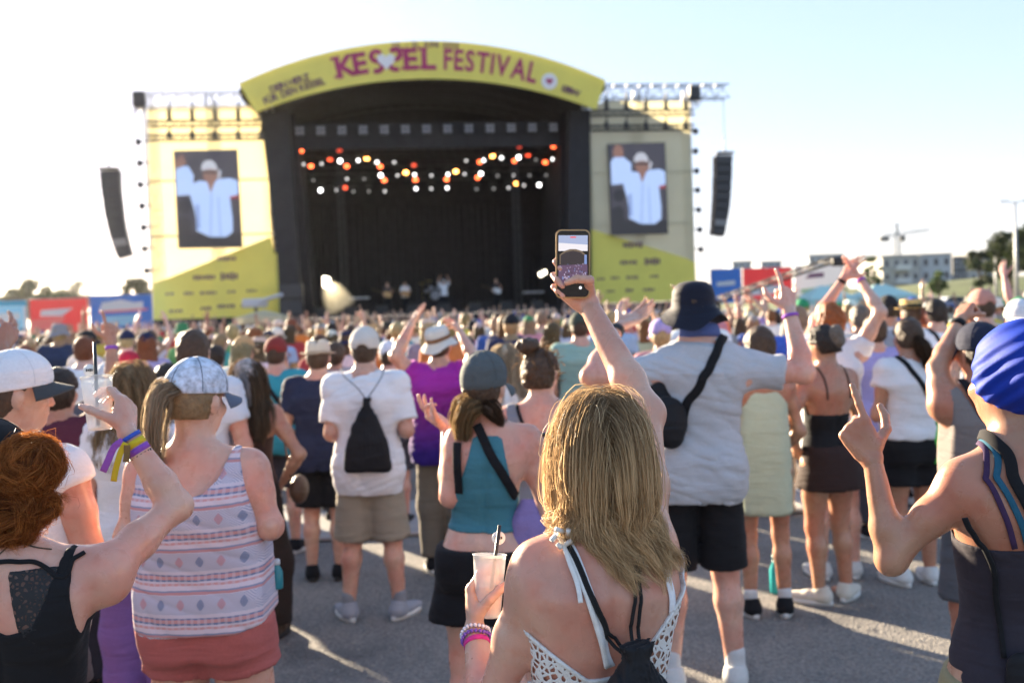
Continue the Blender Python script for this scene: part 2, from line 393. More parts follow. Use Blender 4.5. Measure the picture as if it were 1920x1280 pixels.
# ------------------------------------------------------------------ stage frame
SA = R(8.0); S0 = PX(792, 600, 58); S0[2] = 0
UA = np.array([math.cos(SA), math.sin(SA), 0]); VA = np.array([-math.sin(SA), math.cos(SA), 0])
def SP(px, py, v=0.0):
    d = FWD+(px-960)/FPX*RGT+(640-py)/FPX*UPV; t = ((S0-CAM)@VA+v)/(d@VA); X = CAM+d*t
    return float((X-S0)@UA), float(X[2])
def sroot(name, u=0, v=0, z=0, **k): return empty(name, S0+UA*u+VA*v+np.array([0, 0, z]), SA, **k)
blk = mat('black_cloth', (.022, .021, .023), .9, noise=.3, scale=2)
blk2 = mat('dark_grey_cloth', (.026, .026, .029), .85, noise=.25, scale=1.5)
steel = mat('black_steel', (.05, .05, .052), .5, .4)
alu = mat('aluminium', (.45, .45, .46), .4, .9)
yel = mat('yellow_vinyl', (.82, .74, .15), .55, noise=.05, scale=.6, translucent=.15)
cream = mat('cream_mesh', (.66, .60, .37), .7, noise=.05, scale=.5, translucent=.62)
whitep = mat('white_panel', (.74, .70, .50), .7, noise=.05, scale=.5, translucent=.55)
pink = mat('magenta_print', srgb(165, 42, 98), .6); purp = mat('purple_print', srgb(104, 62, 92), .6)
wprint = mat('white_print', (.75, .75, .76), .6)
def net(m, a):
    N = m.node_tree.nodes; L = m.node_tree.links; out = N['Material Output']; src = out.inputs[0].links[0].from_socket; tr = N.new('ShaderNodeBsdfTransparent'); ms = N.new('ShaderNodeMixShader'); ms.inputs[0].default_value = a; L.new(tr.outputs[0], ms.inputs[1]); L.new(src, ms.inputs[2]); L.new(ms.outputs[0], out.inputs[0])
net(cream, .72); net(whitep, .78)
DECK = 1.85
ST = sroot('concert_stage', label='large dark festival stage under an arched yellow banner roof', cat='stage')
uL, _ = SP(505, 500); uR, _ = SP(1103, 500)
mb = MB(); mb.box(((uL+uR)/2, 6.4, DECK-.1), (uR-uL+.6, 13, .2)); mb.build('deck', blk2, ST)
mb = MB(); mb.box(((uL+uR)/2, -.05, (DECK-.22)/2), (uR-uL+.5, .08, DECK-.24)); mb.build('front_skirt', blk, ST)
mb = MB(); mb.box(((uL+uR)/2, 12.2, 7.5), (uR-uL+.4, .12, 11.2)); mb.build('backdrop', blk, ST)
for k in range(9):      # drape panels hung before the backdrop, each with folds
    x0 = uL+.4+k*(uR-uL-.8)/9; wd = (uR-uL-.8)/9; mb = MB(); nn = 14; V = []
    for i in range(nn+1):
        xx = x0+wd*i/nn*.985; yy = 11.95+.09*math.sin(i*1.9+k); V += [(xx, yy, DECK+.02), (xx, yy+.02, 9.2)]
    mb.add(V, [(2*i, 2*i+2, 2*i+3, 2*i+1) for i in range(nn)]); mb.build('drape', blk, ST)
# dark side legs, leaning in like the photograph's wing cloths
def quad_px(pts, v0, v1, name, m, parent):
    poly = [SP(x, y, v0) for x, y in pts]; mb = MB(); mb.prism(poly, v0, v1); return mb.build(name, m, parent)
quad_px([(488, 212), (540, 208), (566, 596), (526, 598), (520, 480)], .05, 1.4, 'side_leg', blk2, ST)
quad_px([(1068, 206), (1106, 206), (1110, 568), (1064, 572)], .05, 1.4, 'side_leg', blk2, ST)
quad_px([(540, 215), (552, 215), (590, 596), (566, 596)], 1.5, 8, 'wing_wall', blk, ST)
quad_px([(1056, 210), (1068, 210), (1064, 572), (1046, 574)], 1.5, 8, 'wing_wall', blk, ST)
# arches
def circle3(p, q, r):
    ax, ay = p; bx, by = q; cx, cy = r; d = 2*(ax*(by-cy)+bx*(cy-ay)+cx*(ay-by))
    ux = ((ax*ax+ay*ay)*(by-cy)+(bx*bx+by*by)*(cy-ay)+(cx*cx+cy*cy)*(ay-by))/d
    uy = ((ax*ax+ay*ay)*(cx-bx)+(bx*bx+by*by)*(ax-cx)+(cx*cx+cy*cy)*(bx-ax))/d
    return ux, uy, math.hypot(ax-ux, ay-uy)
VB = -1.6
o1, o2, o3 = SP(447, 157, VB), SP(795, 77, VB), SP(1136, 151, VB)
i1, i2, i3 = SP(480, 211, VB), SP(790, 148, VB), SP(1118, 206, VB)
OC, IC = circle3(o1, o2, o3), circle3(i1, i2, i3)
def arc(C, p, q, n=40):
    a0, a1 = math.atan2(p[1]-C[1], p[0]-C[0]), math.atan2(q[1]-C[1], q[0]-C[0])
    return [(C[0]+C[2]*math.cos(a0+(a1-a0)*i/n), C[1]+C[2]*math.sin(a0+(a1-a0)*i/n)) for i in range(n+1)]
oa, ia = arc(OC, o1, o3), arc(IC, i1, i3)
mb = MB(); n = 41
V = [(x, VB, z) for x, z in oa]+[(x, VB, z) for x, z in ia]+[(x, VB+.12, z) for x, z in oa]+[(x, VB+.12, z) for x, z in ia]
F = [(i, n+i, n+i+1, i+1) for i in range(n-1)]+[(2*n+i, 2*n+i+1, 3*n+i+1, 3*n+i) for i in range(n-1)]
F += [(i, i+1, 2*n+i+1, 2*n+i) for i in range(n-1)]+[(n+i, 3*n+i, 3*n+i+1, n+i+1) for i in range(n-1)]+[(0, 2*n, 3*n, n), (n-1, 2*n-1, 4*n-1, 3*n-1)]
mb.add(V, F); banner = mb.build('arch_banner', yel, ST)
# roof skin behind the banner
mb = MB(); V = []; n = 41
ra = arc(OC, o1, o3)
for v in (VB+.14, 12.6): V += [(x, v, z-.25) for x, z in ra]
for v in (VB+.14, 12.6): V += [(x, v, z-.55) for x, z in ra]
F = []
for i in range(n-1): F += [(i, n+i, n+i+1, i+1), (2*n+i, 2*n+i+1, 3*n+i+1, 3*n+i), (i, i+1, 2*n+i+1, 2*n+i), (n+i, 3*n+i, 3*n+i+1, n+i+1)]
mb.add(V, F); mb.build('roof', blk2, ST)
mb = MB(); V = [(x, 12.62, z-.3) for x, z in ra]+[(x, 12.62, 8.5) for x, z in ra]; mb.add(V, [(i, n+i, n+i+1, i+1) for i in range(n-1)]); mb.build('gable_wall', blk, ST)
for s_, pts in ((-1, (o1, i1)), (1, (o3, i3))):
    mb = MB(); x = uL-.25 if s_ < 0 else uR+.25; mb.box((x, 6.6, 6.4), (.1, 10.5, 12.5)); mb.build('side_wall', blk, ST)
for v in (.6, 3.4, 6.2, 9.0):        # roof truss arcs
    mb = MB(); A = arc((OC[0], OC[1], OC[2]-1.0), (OC[0]+.9*(o1[0]-OC[0]), OC[1]+.9*(o1[1]-OC[1])), (OC[0]+.9*(o3[0]-OC[0]), OC[1]+.9*(o3[1]-OC[1])), 24)
    for i in range(24):
        p, q = A[i], A[i+1]
        for dz in (0, -.6): mb.bar((p[0], v, p[1]+dz), (q[0], v, q[1]+dz), .05, 4)
        mb.bar((p[0], v, p[1]), (q[0], v, q[1]-.6), .03, 3); mb.bar((p[0], v, p[1]), (p[0], v, p[1]-.6), .03, 3)
    mb.build('roof_truss', steel, ST)
# lighting trusses
for v, y in ((1.8, 258), (4.0, 300), (6.0, 320), (8.0, 345)):
    a, b = SP(556, y, v), SP(1046, y-10, v); mb = MB(); z = (a[1]+b[1])/2+.35; truss(mb, (a[0], v, z), (b[0], v, z), .5, .035, .6); mb.build('lighting_truss', steel, ST)
mb = MB(); a, b = SP(552, 262, 1.5), SP(1050, 252, 1.5); mb.box(((a[0]+b[0])/2, 1.5, (a[1]+b[1])/2+.1), (b[0]-a[0], .06, 1.5)); mb.build('truss_border', blk2, ST)
for px_ in (548, 640, 968, 1056):
    a = SP(px_, 400, 3.0); mb = MB(); truss(mb, (a[0], 3.0, DECK), (a[0], 3.0, 11), .35, .03, .6); mb.build('upright_truss', steel, ST)
# lettering
def glyph(ch, size, ext=0.02, bold=0.0, shear=0):
    c = bpy.data.curves.new('g', 'FONT'); c.body = ch; c.size = size; c.extrude = ext; c.offset = bold; c.shear = shear; c.resolution_u = 3
    o = bpy.data.objects.new('g', c); COL.objects.link(o); bpy.context.view_layer.update()
    dg = bpy.context.evaluated_depsgraph_get(); me = bpy.data.meshes.new_from_object(o.evaluated_get(dg))
    V = np.zeros(len(me.vertices)*3); me.vertices.foreach_get('co', V); V = V.reshape(-1, 3); F = [tuple(p.vertices) for p in me.polygons]
    wd = (V[:, 0].max()-V[:, 0].min()) if len(V) else size*.3; x0 = V[:, 0].min() if len(V) else 0
    bpy.data.objects.remove(o); bpy.data.curves.remove(c); bpy.data.meshes.remove(me); return V-np.array([x0, 0, 0]), F, wd
def arc_text(txt, pxa, pya, pxb, pyb, size, m, name, sx=1, sy=1, bold=0, gap=.12, slab=False, special=None):
    """characters standing on the arch between two baseline pixels"""
    p, q = SP(pxa, pya, VB), SP(pxb, pyb, VB); r_ = (math.hypot(p[0]-OC[0], p[1]-OC[1])+math.hypot(q[0]-OC[0], q[1]-OC[1]))/2
    a0, a1 = math.atan2(p[1]-OC[1], p[0]-OC[0]), math.atan2(q[1]-OC[1], q[0]-OC[0])
    gl = [glyph(c, size, .02, bold) if c != ' ' else (None, None, size*.32) for c in txt]
    tot = sum(g[2]*sx for g in gl); gp = (abs(a1-a0)*r_-tot)/max(1, len(txt)-1); s = 0; mb = MB()
    for c, (V, F, wd) in zip(txt, gl):
        if V is not None:
            if special and c in special[0]: V = V*np.array([-1, 1, 1])+np.array([wd, 0, 0]) if False else V
            W = V.copy(); W[:, 0] *= sx; W[:, 1] *= sy; mid = s+wd*sx/2; ang = a0-mid/r_
            tx, tz = math.sin(ang), -math.cos(ang); rx, rz = math.cos(ang), math.sin(ang)
            X = W[:, 0]-wd*sx/2; Y = W[:, 1]
            def T(X, Y, Z): return np.stack([OC[0]+rx*(r_+Y)+tx*X, VB-.03-Z, OC[1]+rz*(r_+Y)+tz*X], -1)
            mb.add(T(X, Y, W[:, 2]), F)
            if slab and c in 'KEL':
                h = size*sy*.72; ss = size*.1
                rows = {'K': [(-.5, 0), (-.5, 1), (.42, 0), (.42, 1)], 'E': [(-.5, 0), (-.5, 1)], 'L': [(-.5, 0), (-.5, 1)]}[c]
                for fx, fy in rows:
                    xx = fx*wd*sx+(ss*.4 if fx < 0 else 0); yy = fy*(h-ss*.9)
                    P4 = [(xx-ss*1.5, yy), (xx+ss*1.5, yy), (xx+ss*1.5, yy+ss*.9), (xx-ss*1.5, yy+ss*.9)]
                    A = np.array(P4); mb.add(np.concatenate([T(A[:, 0], A[:, 1], np.full(4, .025)), T(A[:, 0], A[:, 1], np.full(4, -.02))]), [(0, 1, 2, 3), (0, 4, 5, 1), (1, 5, 6, 2), (2, 6, 7, 3), (3, 7, 4, 0)])
        s += wd*sx+gp
    return mb.build(name, m, banner)
arc_text('KE', 634, 147, 692, 136, 1.62, pink, 'lettering', 1.05, 1.0, .055, slab=True)
arc_text('EL', 758, 130, 818, 130, 1.62, pink, 'lettering', 1.05, 1.0, .055, slab=True)
arc_text('FESTIVAL', 832, 130, 1003, 156, 1.62, pink, 'lettering', .72, 1.0, .035)
arc_text('20. - 21. JUNI 2025', 735, 91, 860, 91, .40, purp, 'lettering', 1.0, 1.0, .01)
arc_text('DEIN HERZ', 508, 172, 583, 152, .50, purp, 'lettering', 1.0, 1.0, .012)
arc_text('FÜR DEN KESSEL', 496, 193, 612, 161, .50, purp, 'lettering', .95, 1.0, .012)
arc_text('LBBW', 1052, 172, 1086, 181, .50, purp, 'lettering', 1, 1, .015)
# the two curved S shapes facing each other with a heart between
def s_curve(cx, cy, h, flip):
    P = []
    for i in range(25):
        t = i/24
        if t < .5: a = R(35)+R(215)*(t/.5); x, y = .26*math.cos(a), .25+.24*math.sin(a)
        else: a = R(90)-R(215)*((t-.5)/.5); x, y = .26*math.cos(a), -.25+.25*math.sin(a)
        P.append((cx+flip*x*h, VB-.035, cy+y*h))
    return P
for px_, py_, fl in ((706, 115.5, 1), (741, 112, -1)):
    u, z = SP(px_, py_, VB); mb = MB(); mb.tube(s_curve(u, z, 1.12, fl), .15, 6, flat=((0, 1, 0), .2)); mb.build('lettering', pink, banner)
def heart(cx, cz, s, v):
    return [(cx+s*.06*16*math.sin(t)**3, cz+s*.06*(13*math.cos(t)-5*math.cos(2*t)-2*math.cos(3*t)-math.cos(4*t))) for t in np.linspace(0, 2*math.pi, 29)[:-1]]
u, z = SP(724, 115, VB); mb = MB(); mb.prism(heart(u, z, .52, VB), VB-.09, VB-.005); mb.build('heart', wprint, banner)
u, z = SP(1030, 153, VB); mb = MB(); mb.lathe((u, VB-.04, z), [(.46, 0), (.46, .03)], 24, (0, 1, 0)); disc = mb.build('round_emblem', wprint, banner)
mb = MB(); mb.prism(heart(u, z, .22, VB), VB-.06, VB-.042); mb.build('heart', pink, banner)

# ------------------------------------------------------------------ towers beside the stage
def scr_mat(n, c): return mat('screen_'+n, (.015, .015, .016), .3, emit=.22, ecol=srgb(*c))
SCR = [scr_mat('dark', (56, 54, 64)), scr_mat('shirt', (160, 184, 228)), scr_mat('skin', (124, 92, 82)), scr_mat('cap', (168, 172, 184)), scr_mat('black', (30, 30, 36)), scr_mat('red', (150, 50, 66)), scr_mat('shade', (118, 140, 188))]
def tower(side, name, label, body, wedge, marks, screen, scr_label, scr_pic):
    v0 = .3; T = sroot(name, label=label, cat='scaffold tower', group='screen towers beside the stage')
    P = [SP(x, y, v0) for x, y in body]
    mb = MB(); mb.prism([(x, z) for x, z in P], v0+.02, v0+.05); mb.build('mesh_cover', cream if side < 0 else whitep, T)
    mb = MB(); mb.prism([SP(x, y, v0) for x, y in wedge], v0-.03, v0-.01); wd = mb.build('yellow_cover', yel, T)
    for i, (x, y, wpx, hpx) in enumerate(marks):
        u, z = SP(x, y, v0); s = 58/FPX; mb = MB()
        n_ = max(2, int(wpx/6))
        for k in range(n_): mb.box((u-wpx*s/2+(k+.5)*wpx*s/n_, v0-.04, z), (wpx*s/n_*.7, .01, hpx*s*(.7+.3*((k*7+i) % 3)/2)))
        mb.build('sponsor_mark', purp, wd)
    us = [p[0] for p in P]; x0, x1 = min(us), max(us); zt = max(p[1] for p in P)
    for x in (x0+.15, (x0+x1)/2, x1-.15):
        mb = MB(); truss(mb, (x, v0+.5, .1), (x, v0+.5, zt+.8), .4, .03, .8); mb.build('upright', alu, T)
    for z in (3.5, 6.6, 9.7):
        mb = MB(); mb.bar((x0, v0+.16, z), (x1, v0+.16, z), .05, 6); mb.build('ledger', alu, T)
    mb = MB(); mb.box(((x0+x1)/2, v0-.05, .95), (x1-x0+.3, .06, 1.86)); mb.build('base_skirt', blk, T)
    ys = [(232, 258), (212, 240)][side > 0]
    for yy in ys:
        a, b = SP(278 if side < 0 else 1108, yy+3, v0-.3), SP(500 if side < 0 else 1302, yy-3, v0-.3); mb = MB()
        z = (a[1]+b[1])/2; truss(mb, (a[0], v0-.35, z), (b[0], v0-.35, z), .3, .03, .5); mb.build('cross_truss', steel, T)
    for k in range(5):                 # hoists and blinder lamps hung on the cross trusses
        px_ = (318+k*43) if side < 0 else (1136+k*37)
        for yy, hh in ((ys[0]-16, 1.0), (ys[1]-6, .6)):
            u, z = SP(px_, yy, v0-.5); mb = MB(); mb.box((u, v0-.62, z), (.22, .24, hh*.55), bev=.04); mb.bar((u, v0-.6, z+hh*.2), (u+.08, v0-.6, z+hh*.75), .05); mb.box((u+.02, v0-.62, z-hh*.32), (.3, .2, .14), bev=.03); mb.build('hoist', steel, T)
    # screen
    C = [SP(x, y, v0-.45) for x, y in screen]; S = sroot('video_screen', label=scr_label, cat='screen', group='video screens')
    mb = MB(); mb.prism(C, v0-.45, v0-.3); mb.build('housing', steel, S)
    fv = v0-.46
    def pic(poly, mi, lay, mb):
        A, B, Cc, D = C[3], C[2], C[1], C[0]     # bottom-left, bottom-right, top-right, top-left
        out = []
        for x, y in poly:
            p = [(A[i]*(1-x)+B[i]*x)*(1-y)+(D[i]*(1-x)+Cc[i]*x)*y for i in (0, 1)]; out.append(p)
        mb.add([(p[0], fv-.004*lay, p[1]) for p in out], [tuple(range(len(out)))], mi)
    mb = MB(); pic([(.02, .01), (.98, .01), (.98, .99), (.02, .99)], 0, 0, mb)
    for lay, (mi, poly) in enumerate(scr_pic): pic(poly, mi, lay+1, mb)
    mb.build('picture', SCR, S)
    return T
ellp = lambda cx, cy, rx, ry, n=18: [(cx+rx*math.cos(2*math.pi*i/n), cy+ry*math.sin(2*math.pi*i/n)) for i in range(n)]
def scr_picture(dx, second):
    q = lambda P: [(min(.98, max(.02, x+dx)), min(.99, max(.01, y))) for x, y in P]
    L = []
    if second: L += [(2, q(ellp(.16, .9, .09, .09))), (1, q([(.02, .55), (.22, .56), (.36, .62), (.38, .78), (.25, .85), (.08, .85), (.02, .8)]))]
    else: L += [(1, q([(.02, .54), (.3, .55), (.34, .67), (.02, .68)])), (1, q([(.02, .58), (.25, .56), (.3, .74), (.22, .84), (.05, .84), (.02, .78)])), (2, q([(.02, .9), (.14, .97), (.2, .87), (.08, .82), (.02, .83)]))]
    L += [(4, q([(.02, .01), (.98, .01), (.98, .15), (.85, .16), (.5, .12), (.25, .16), (.02, .3)])), (4, q(ellp(.14, .43, .10, .07))), (4, q(ellp(.12, .24, .1, .08)))]
    L += [(5, q([(.84, .5), (.98, .5), (.98, .53), (.84, .52)]))]
    L += [(1, q([(.3, .18), (.5, .115), (.75, .11), (.86, .16), (.87, .3), (.84, .52), (.98, .54), (.98, .68), (.86, .71), (.68, .7), (.58, .68), (.48, .68), (.38, .69), (.2, .63), (.24, .5), (.28, .4), (.3, .3)]))]
    L += [(6, q([(.5, .12), (.52, .12), (.57, .55), (.555, .56)])), (6, q([(.66, .12), (.68, .12), (.67, .52), (.655, .52)])), (6, q([(.3, .2), (.36, .2), (.36, .45), (.3, .44)]))]
    L += [(2, q([(.5, .68), (.55, .56), (.63, .68)])), (2, q(ellp(.56, .755, .12, .1))), (4, q([(.44, .785), (.66, .78), (.66, .755), (.45, .765)])), (3, q([(.42, .79), (.43, .85), (.49, .89), (.58, .895), (.65, .86), (.68, .79), (.56, .805)])), (3, q([(.67, .72), (.7, .8), (.74, .78), (.7, .7)]))]
    return L
tower(-1, 'scaffold_tower', 'cream and yellow covered scaffold tower left of the stage', [(276, 203), (470, 200), (500, 236), (506, 400), (526, 598), (288, 601)],
      [(508, 444), (322, 519), (287, 533), (288, 601), (527, 597), (521, 475), (514, 474)],
      [(425, 485, 34, 8), (383, 520, 40, 9), (430, 518, 32, 14), (318, 551, 16, 5), (354, 550, 18, 6), (391, 549, 30, 6), (434, 547, 16, 5), (472, 545, 20, 4), (330, 583, 24, 5), (386, 578, 20, 7), (424, 574, 32, 7), (466, 573, 28, 6)],
      [(325, 283), (445, 280), (455, 464), (334, 466)], 'video screen on the left tower showing a man in a white shirt', scr_picture(0, False))
tower(1, 'scaffold_tower', 'pale yellow covered scaffold tower right of the stage', [(1108, 200), (1136, 190), (1293, 190), (1303, 490), (1306, 562), (1110, 570), (1104, 400)],
      [(1106, 429), (1286, 484), (1303, 492), (1306, 562), (1108, 570)],
      [(1186, 459, 40, 12), (1178, 492, 34, 8), (1223, 490, 32, 14), (1126, 523, 16, 5), (1153, 521, 18, 5), (1185, 520, 24, 6), (1226, 518, 18, 5), (1145, 546, 18, 4), (1180, 544, 16, 7), (1216, 543, 24, 6)],
      [(1139, 270), (1247, 267), (1253, 438), (1146, 441)], 'video screen on the right tower showing two men in white shirts', scr_picture(.02, True))
# outriggers over the towers
for side, pts, lab in ((-1, ((252, 191), (466, 186)), 'lattice truss arm reaching out above the left tower'), (1, ((1126, 174), (1364, 173)), 'lattice truss arm reaching out above the right tower')):
    a, b = SP(*pts[0], .8), SP(*pts[1], .8); o = sroot('truss_arm', label=lab, cat='truss', group='truss arms over the towers'); mb = MB(); z = (a[1]+b[1])/2
    truss(mb, (a[0], .8, z), (b[0], .8, z), .8, .035, .8); mb.build('lattice', alu if side < 0 else steel, o)
    u, z2 = SP(264 if side < 0 else 1298, 190 if side < 0 else 178, .8); mb = MB(); mb.box((u, .4, z2), (.7, .5, .9), bev=.1)
    for k in range(4): mb.bar((u-.3+k*.2, .4, z2-.5), (u-.2+k*.15, .2, z2-.9+.2*(k % 2)), .05)
    mb.build('hoist', steel, o)
# small follow lamps down the outer tower edges
for side, lst in ((-1, [(259, 267), (262, 307), (263, 347), (266, 387), (269, 427), (271, 467), (275, 508)]), (1, [(1304, 247), (1304, 284), (1306, 321), (1308, 357), (1310, 394), (1312, 431), (1314, 468)])):
    for k, (x, y) in enumerate(lst):
        u, z = SP(x, y, .4); o = sroot('edge_lamp', u, .4, z, label='small black lamp on the outer edge of the %s tower, %s from the top' % ('left' if side < 0 else 'right', ('first', 'second', 'third', 'fourth', 'fifth', 'sixth', 'seventh')[k]), cat='lamp', group='edge lamps on the towers')
        mb = MB(); mb.lathe((0, 0, 0), [(.1, -.2), (.17, -.12), (.19, .12), (.15, .2)], 10, (side*-.3, -1, .1)); mb.build('lamp_head', steel, o)
        mb = MB(); mb.bar((0, .1, .05), (-side*.5, .15, .08), .04); mb.build('bracket', steel, o)
# hung loudspeaker columns
for side, col_px, lab in ((-1, [((187, 321), (222, 319)), ((188, 340), (222, 338)), ((190, 358), (223, 356)), ((193, 376), (225, 373)), ((195, 394), (227, 391)), ((199, 412), (229, 408)), ((203, 430), (232, 426)), ((208, 448), (236, 443)), ((214, 466), (240, 460)), ((222, 485), (245, 478))], 'curved dark loudspeaker column hanging left of the stage'),
                     (1, [((1344, 291), (1374, 291)), ((1344, 308), (1373, 308)), ((1344, 325), (1373, 325)), ((1343, 342), (1372, 342)), ((1343, 359), (1371, 360)), ((1342, 376), (1370, 377)), ((1341, 392), (1368, 394)), ((1340, 408), (1365, 410)), ((1339, 424), (1362, 427)), ((1337, 439), (1358, 443))], 'curved black loudspeaker column hanging right of the stage')):
    A = sroot('line_array', label=lab, cat='loudspeaker', group='hung loudspeaker columns')
    cab = mat('speaker_cabinet', (.022, .023, .026), .6); gr = mat('speaker_grille', (.04, .041, .045), .5, noise=.3, scale=60)
    for i in range(9):
        (a, b), (c, d) = col_px[i], col_px[i+1]; P = [SP(*a, -.6), SP(*b, -.6), SP(*d, -.6), SP(*c, -.6)]
        cz = (P[0][1]+P[2][1])/2; P = [(x, cz+(z-cz)*.94) for x, z in P]
        mb = MB(); mb.prism(P, -.6, .15); cb = mb.build('speaker_cabinet', cab, A)
        cx = sum(p[0] for p in P)/4; Q = [(cx+(x-cx)*.9, cz+(z-cz)*.8) for x, z in P]; mb = MB(); mb.prism(Q, -.63, -.605); mb.build('grille', gr if i != 7 else mat('grey_band', (.2, .2, .2), .5), cb)
    tp = SP((col_px[0][0][0]+col_px[0][1][0])/2, col_px[0][0][1], -.3); mb = MB(); mb.box((tp[0], -.25, tp[1]+.12), (1.0, .6, .12)); mb.bar((tp[0], -.3, tp[1]+.2), (tp[0]-.05*side, -.3, tp[1]+1.1), .045); mb.build('flying_frame', steel, A)
    mb = MB(); mb.bar((tp[0], -.3, tp[1]+1.1), (tp[0], -.3, tp[1]+(3.2 if side > 0 else 3.6)), .02, 5); mb.build('chain', steel, A)

# ------------------------------------------------------------------ lamps over the stage
def cp(x, y): return 480+x*.3437, 180+y*.3437
LW = [(260,373,1),(358,370,1),(459,355,3),(558,352,2),(660,362,2),(754,362,1),(681,433,3),(772,433,1),(865,430,2),(957,434,1),(873,506,2),(957,506,1),(1043,502,2),(1047,428,2),(1138,426,1),(1147,353,1),(1242,351,2),(1339,338,2),(1433,335,3),(1227,424,3),(1621,345,2),(1545,485,3),(1462,488,1),(1378,501,1),(496,452,1),(352,514,3),(440,513,1),(531,522,0),(616,520,0),(703,520,1),(313,460,0),(590,452,0),(1203,508,0),(1297,505,0),(1318,435,0),(1406,433,1),(1492,433,0),(1583,432,0),(1600,463,0),(1527,348,0)]
LO = [(245,300,2),(300,383,2),(404,346,1),(455,297,0),(495,383,2),(604,340,3),(678,385,2),(700,460,2),(818,418,3),(862,378,0),(870,457,2),(1040,455,2),(1090,412,3),(1222,360,2),(1290,327,3),(1210,445,2),(1410,355,2),(1437,275,0),(1484,322,1),(1420,478,3),(1578,362,2),(1622,275,2),(485,500,1)]
em_w = [mat('lamp_white_%d' % i, (1, 1, 1), .5, emit=e, ecol=(1, .97, .95)) for i, e in enumerate((.08, .3, 1.2, 2.4))]
em_o = [mat('lamp_orange_%d' % i, (1, .3, .1), .5, emit=e, ecol=c) for i, (e, c) in enumerate(((.25, (1, .06, .03)), (.6, (1, .08, .03)), (1.6, (1, .11, .03)), (3.2, (1, .34, .07))))]
dark_m = mat('lamp_body', (.02, .02, .022), .5)
_hm = MB(); _hm.lathe((0, .04, 0), [(.09, .34), (.16, .28), (.19, .1), (.2, 0), (.185, -.01)], 12, (0, 1, 0)); HEAD = _hm.mesh('lamp_head'); HEAD.materials.append(dark_m)
_hm = MB(); _hm.lathe((0, .0, 0), [(.17, .0), (.17, .015)], 14, (0, 1, 0)); LENS = _hm.mesh('lens')
_hm = MB(); _hm.box((0, .18, .42), (.42, .3, .14), bev=.03); _hm.box((-.23, .18, .18), (.03, .12, .4)); _hm.box((.23, .18, .18), (.03, .12, .4)); YOKE = _hm.mesh('yoke'); YOKE.materials.append(dark_m)
for lst, ems, word in ((LW, em_w, 'white'), (LO, em_o, 'orange')):
    lens_me = []
    for e in ems: l = LENS.copy(); l.materials.append(e); lens_me.append(l)
    cnt_ = {}
    for (x, y, b) in sorted(lst):
        cnt_[b] = cnt_.get(b, 0)+1
        px_, py_ = cp(x, y); v = 3.4+((y-270)/250.)*3.6; u, z = SP(px_, py_, v)
        o = sroot('stage_lamp', u, v, z, label='%s %s spotlight hanging over the stage, %s such from the left' % (('dim', 'glowing', 'bright', 'dazzling')[b], word, ORD[cnt_[b]-1]), cat='stage lamp', group='%s %s stage lamps' % (('dim', 'glowing', 'bright', 'dazzling')[b], word))
        for nm, me in (('lamp_head', HEAD), ('yoke', YOKE)): link(nm, me, None, o)
        l = link('lens', lens_me[b], None, o)
        if word == 'orange': l.scale = (.9, 1, .7)
        else: l.scale = ((.38, .44, .54, .66)[b],)*3
# blinder row
bl_face = mat('blinder_face', (.22, .22, .24), .4, .3, noise=.4, scale=30)
_hm = MB(); _hm.box((0, 0, 0), (.56, .2, .56), bev=.03); BB = _hm.mesh('housing'); BB.materials.append(dark_m)
_hm = MB()
for a in (-.13, .13):
    for b in (-.13, .13): _hm.lathe((a, -.105, b), [(.11, 0), (.07, .03)], 10, (0, 1, 0))
BF = _hm.mesh('reflectors'); BF.materials.append(bl_face)
for k in range(13):
    x = 562+k*39.6; u, z = SP(x, 246-k*.55, 1.1); o = sroot('blinder_lamp', u, 1.1, z, label='unlit square blinder lamp in the row under the arch, %s from the left' % ORD[k], cat='stage lamp', group='row of unlit blinder lamps')
    link('housing', BB, None, o); link('reflectors', BF, None, o)
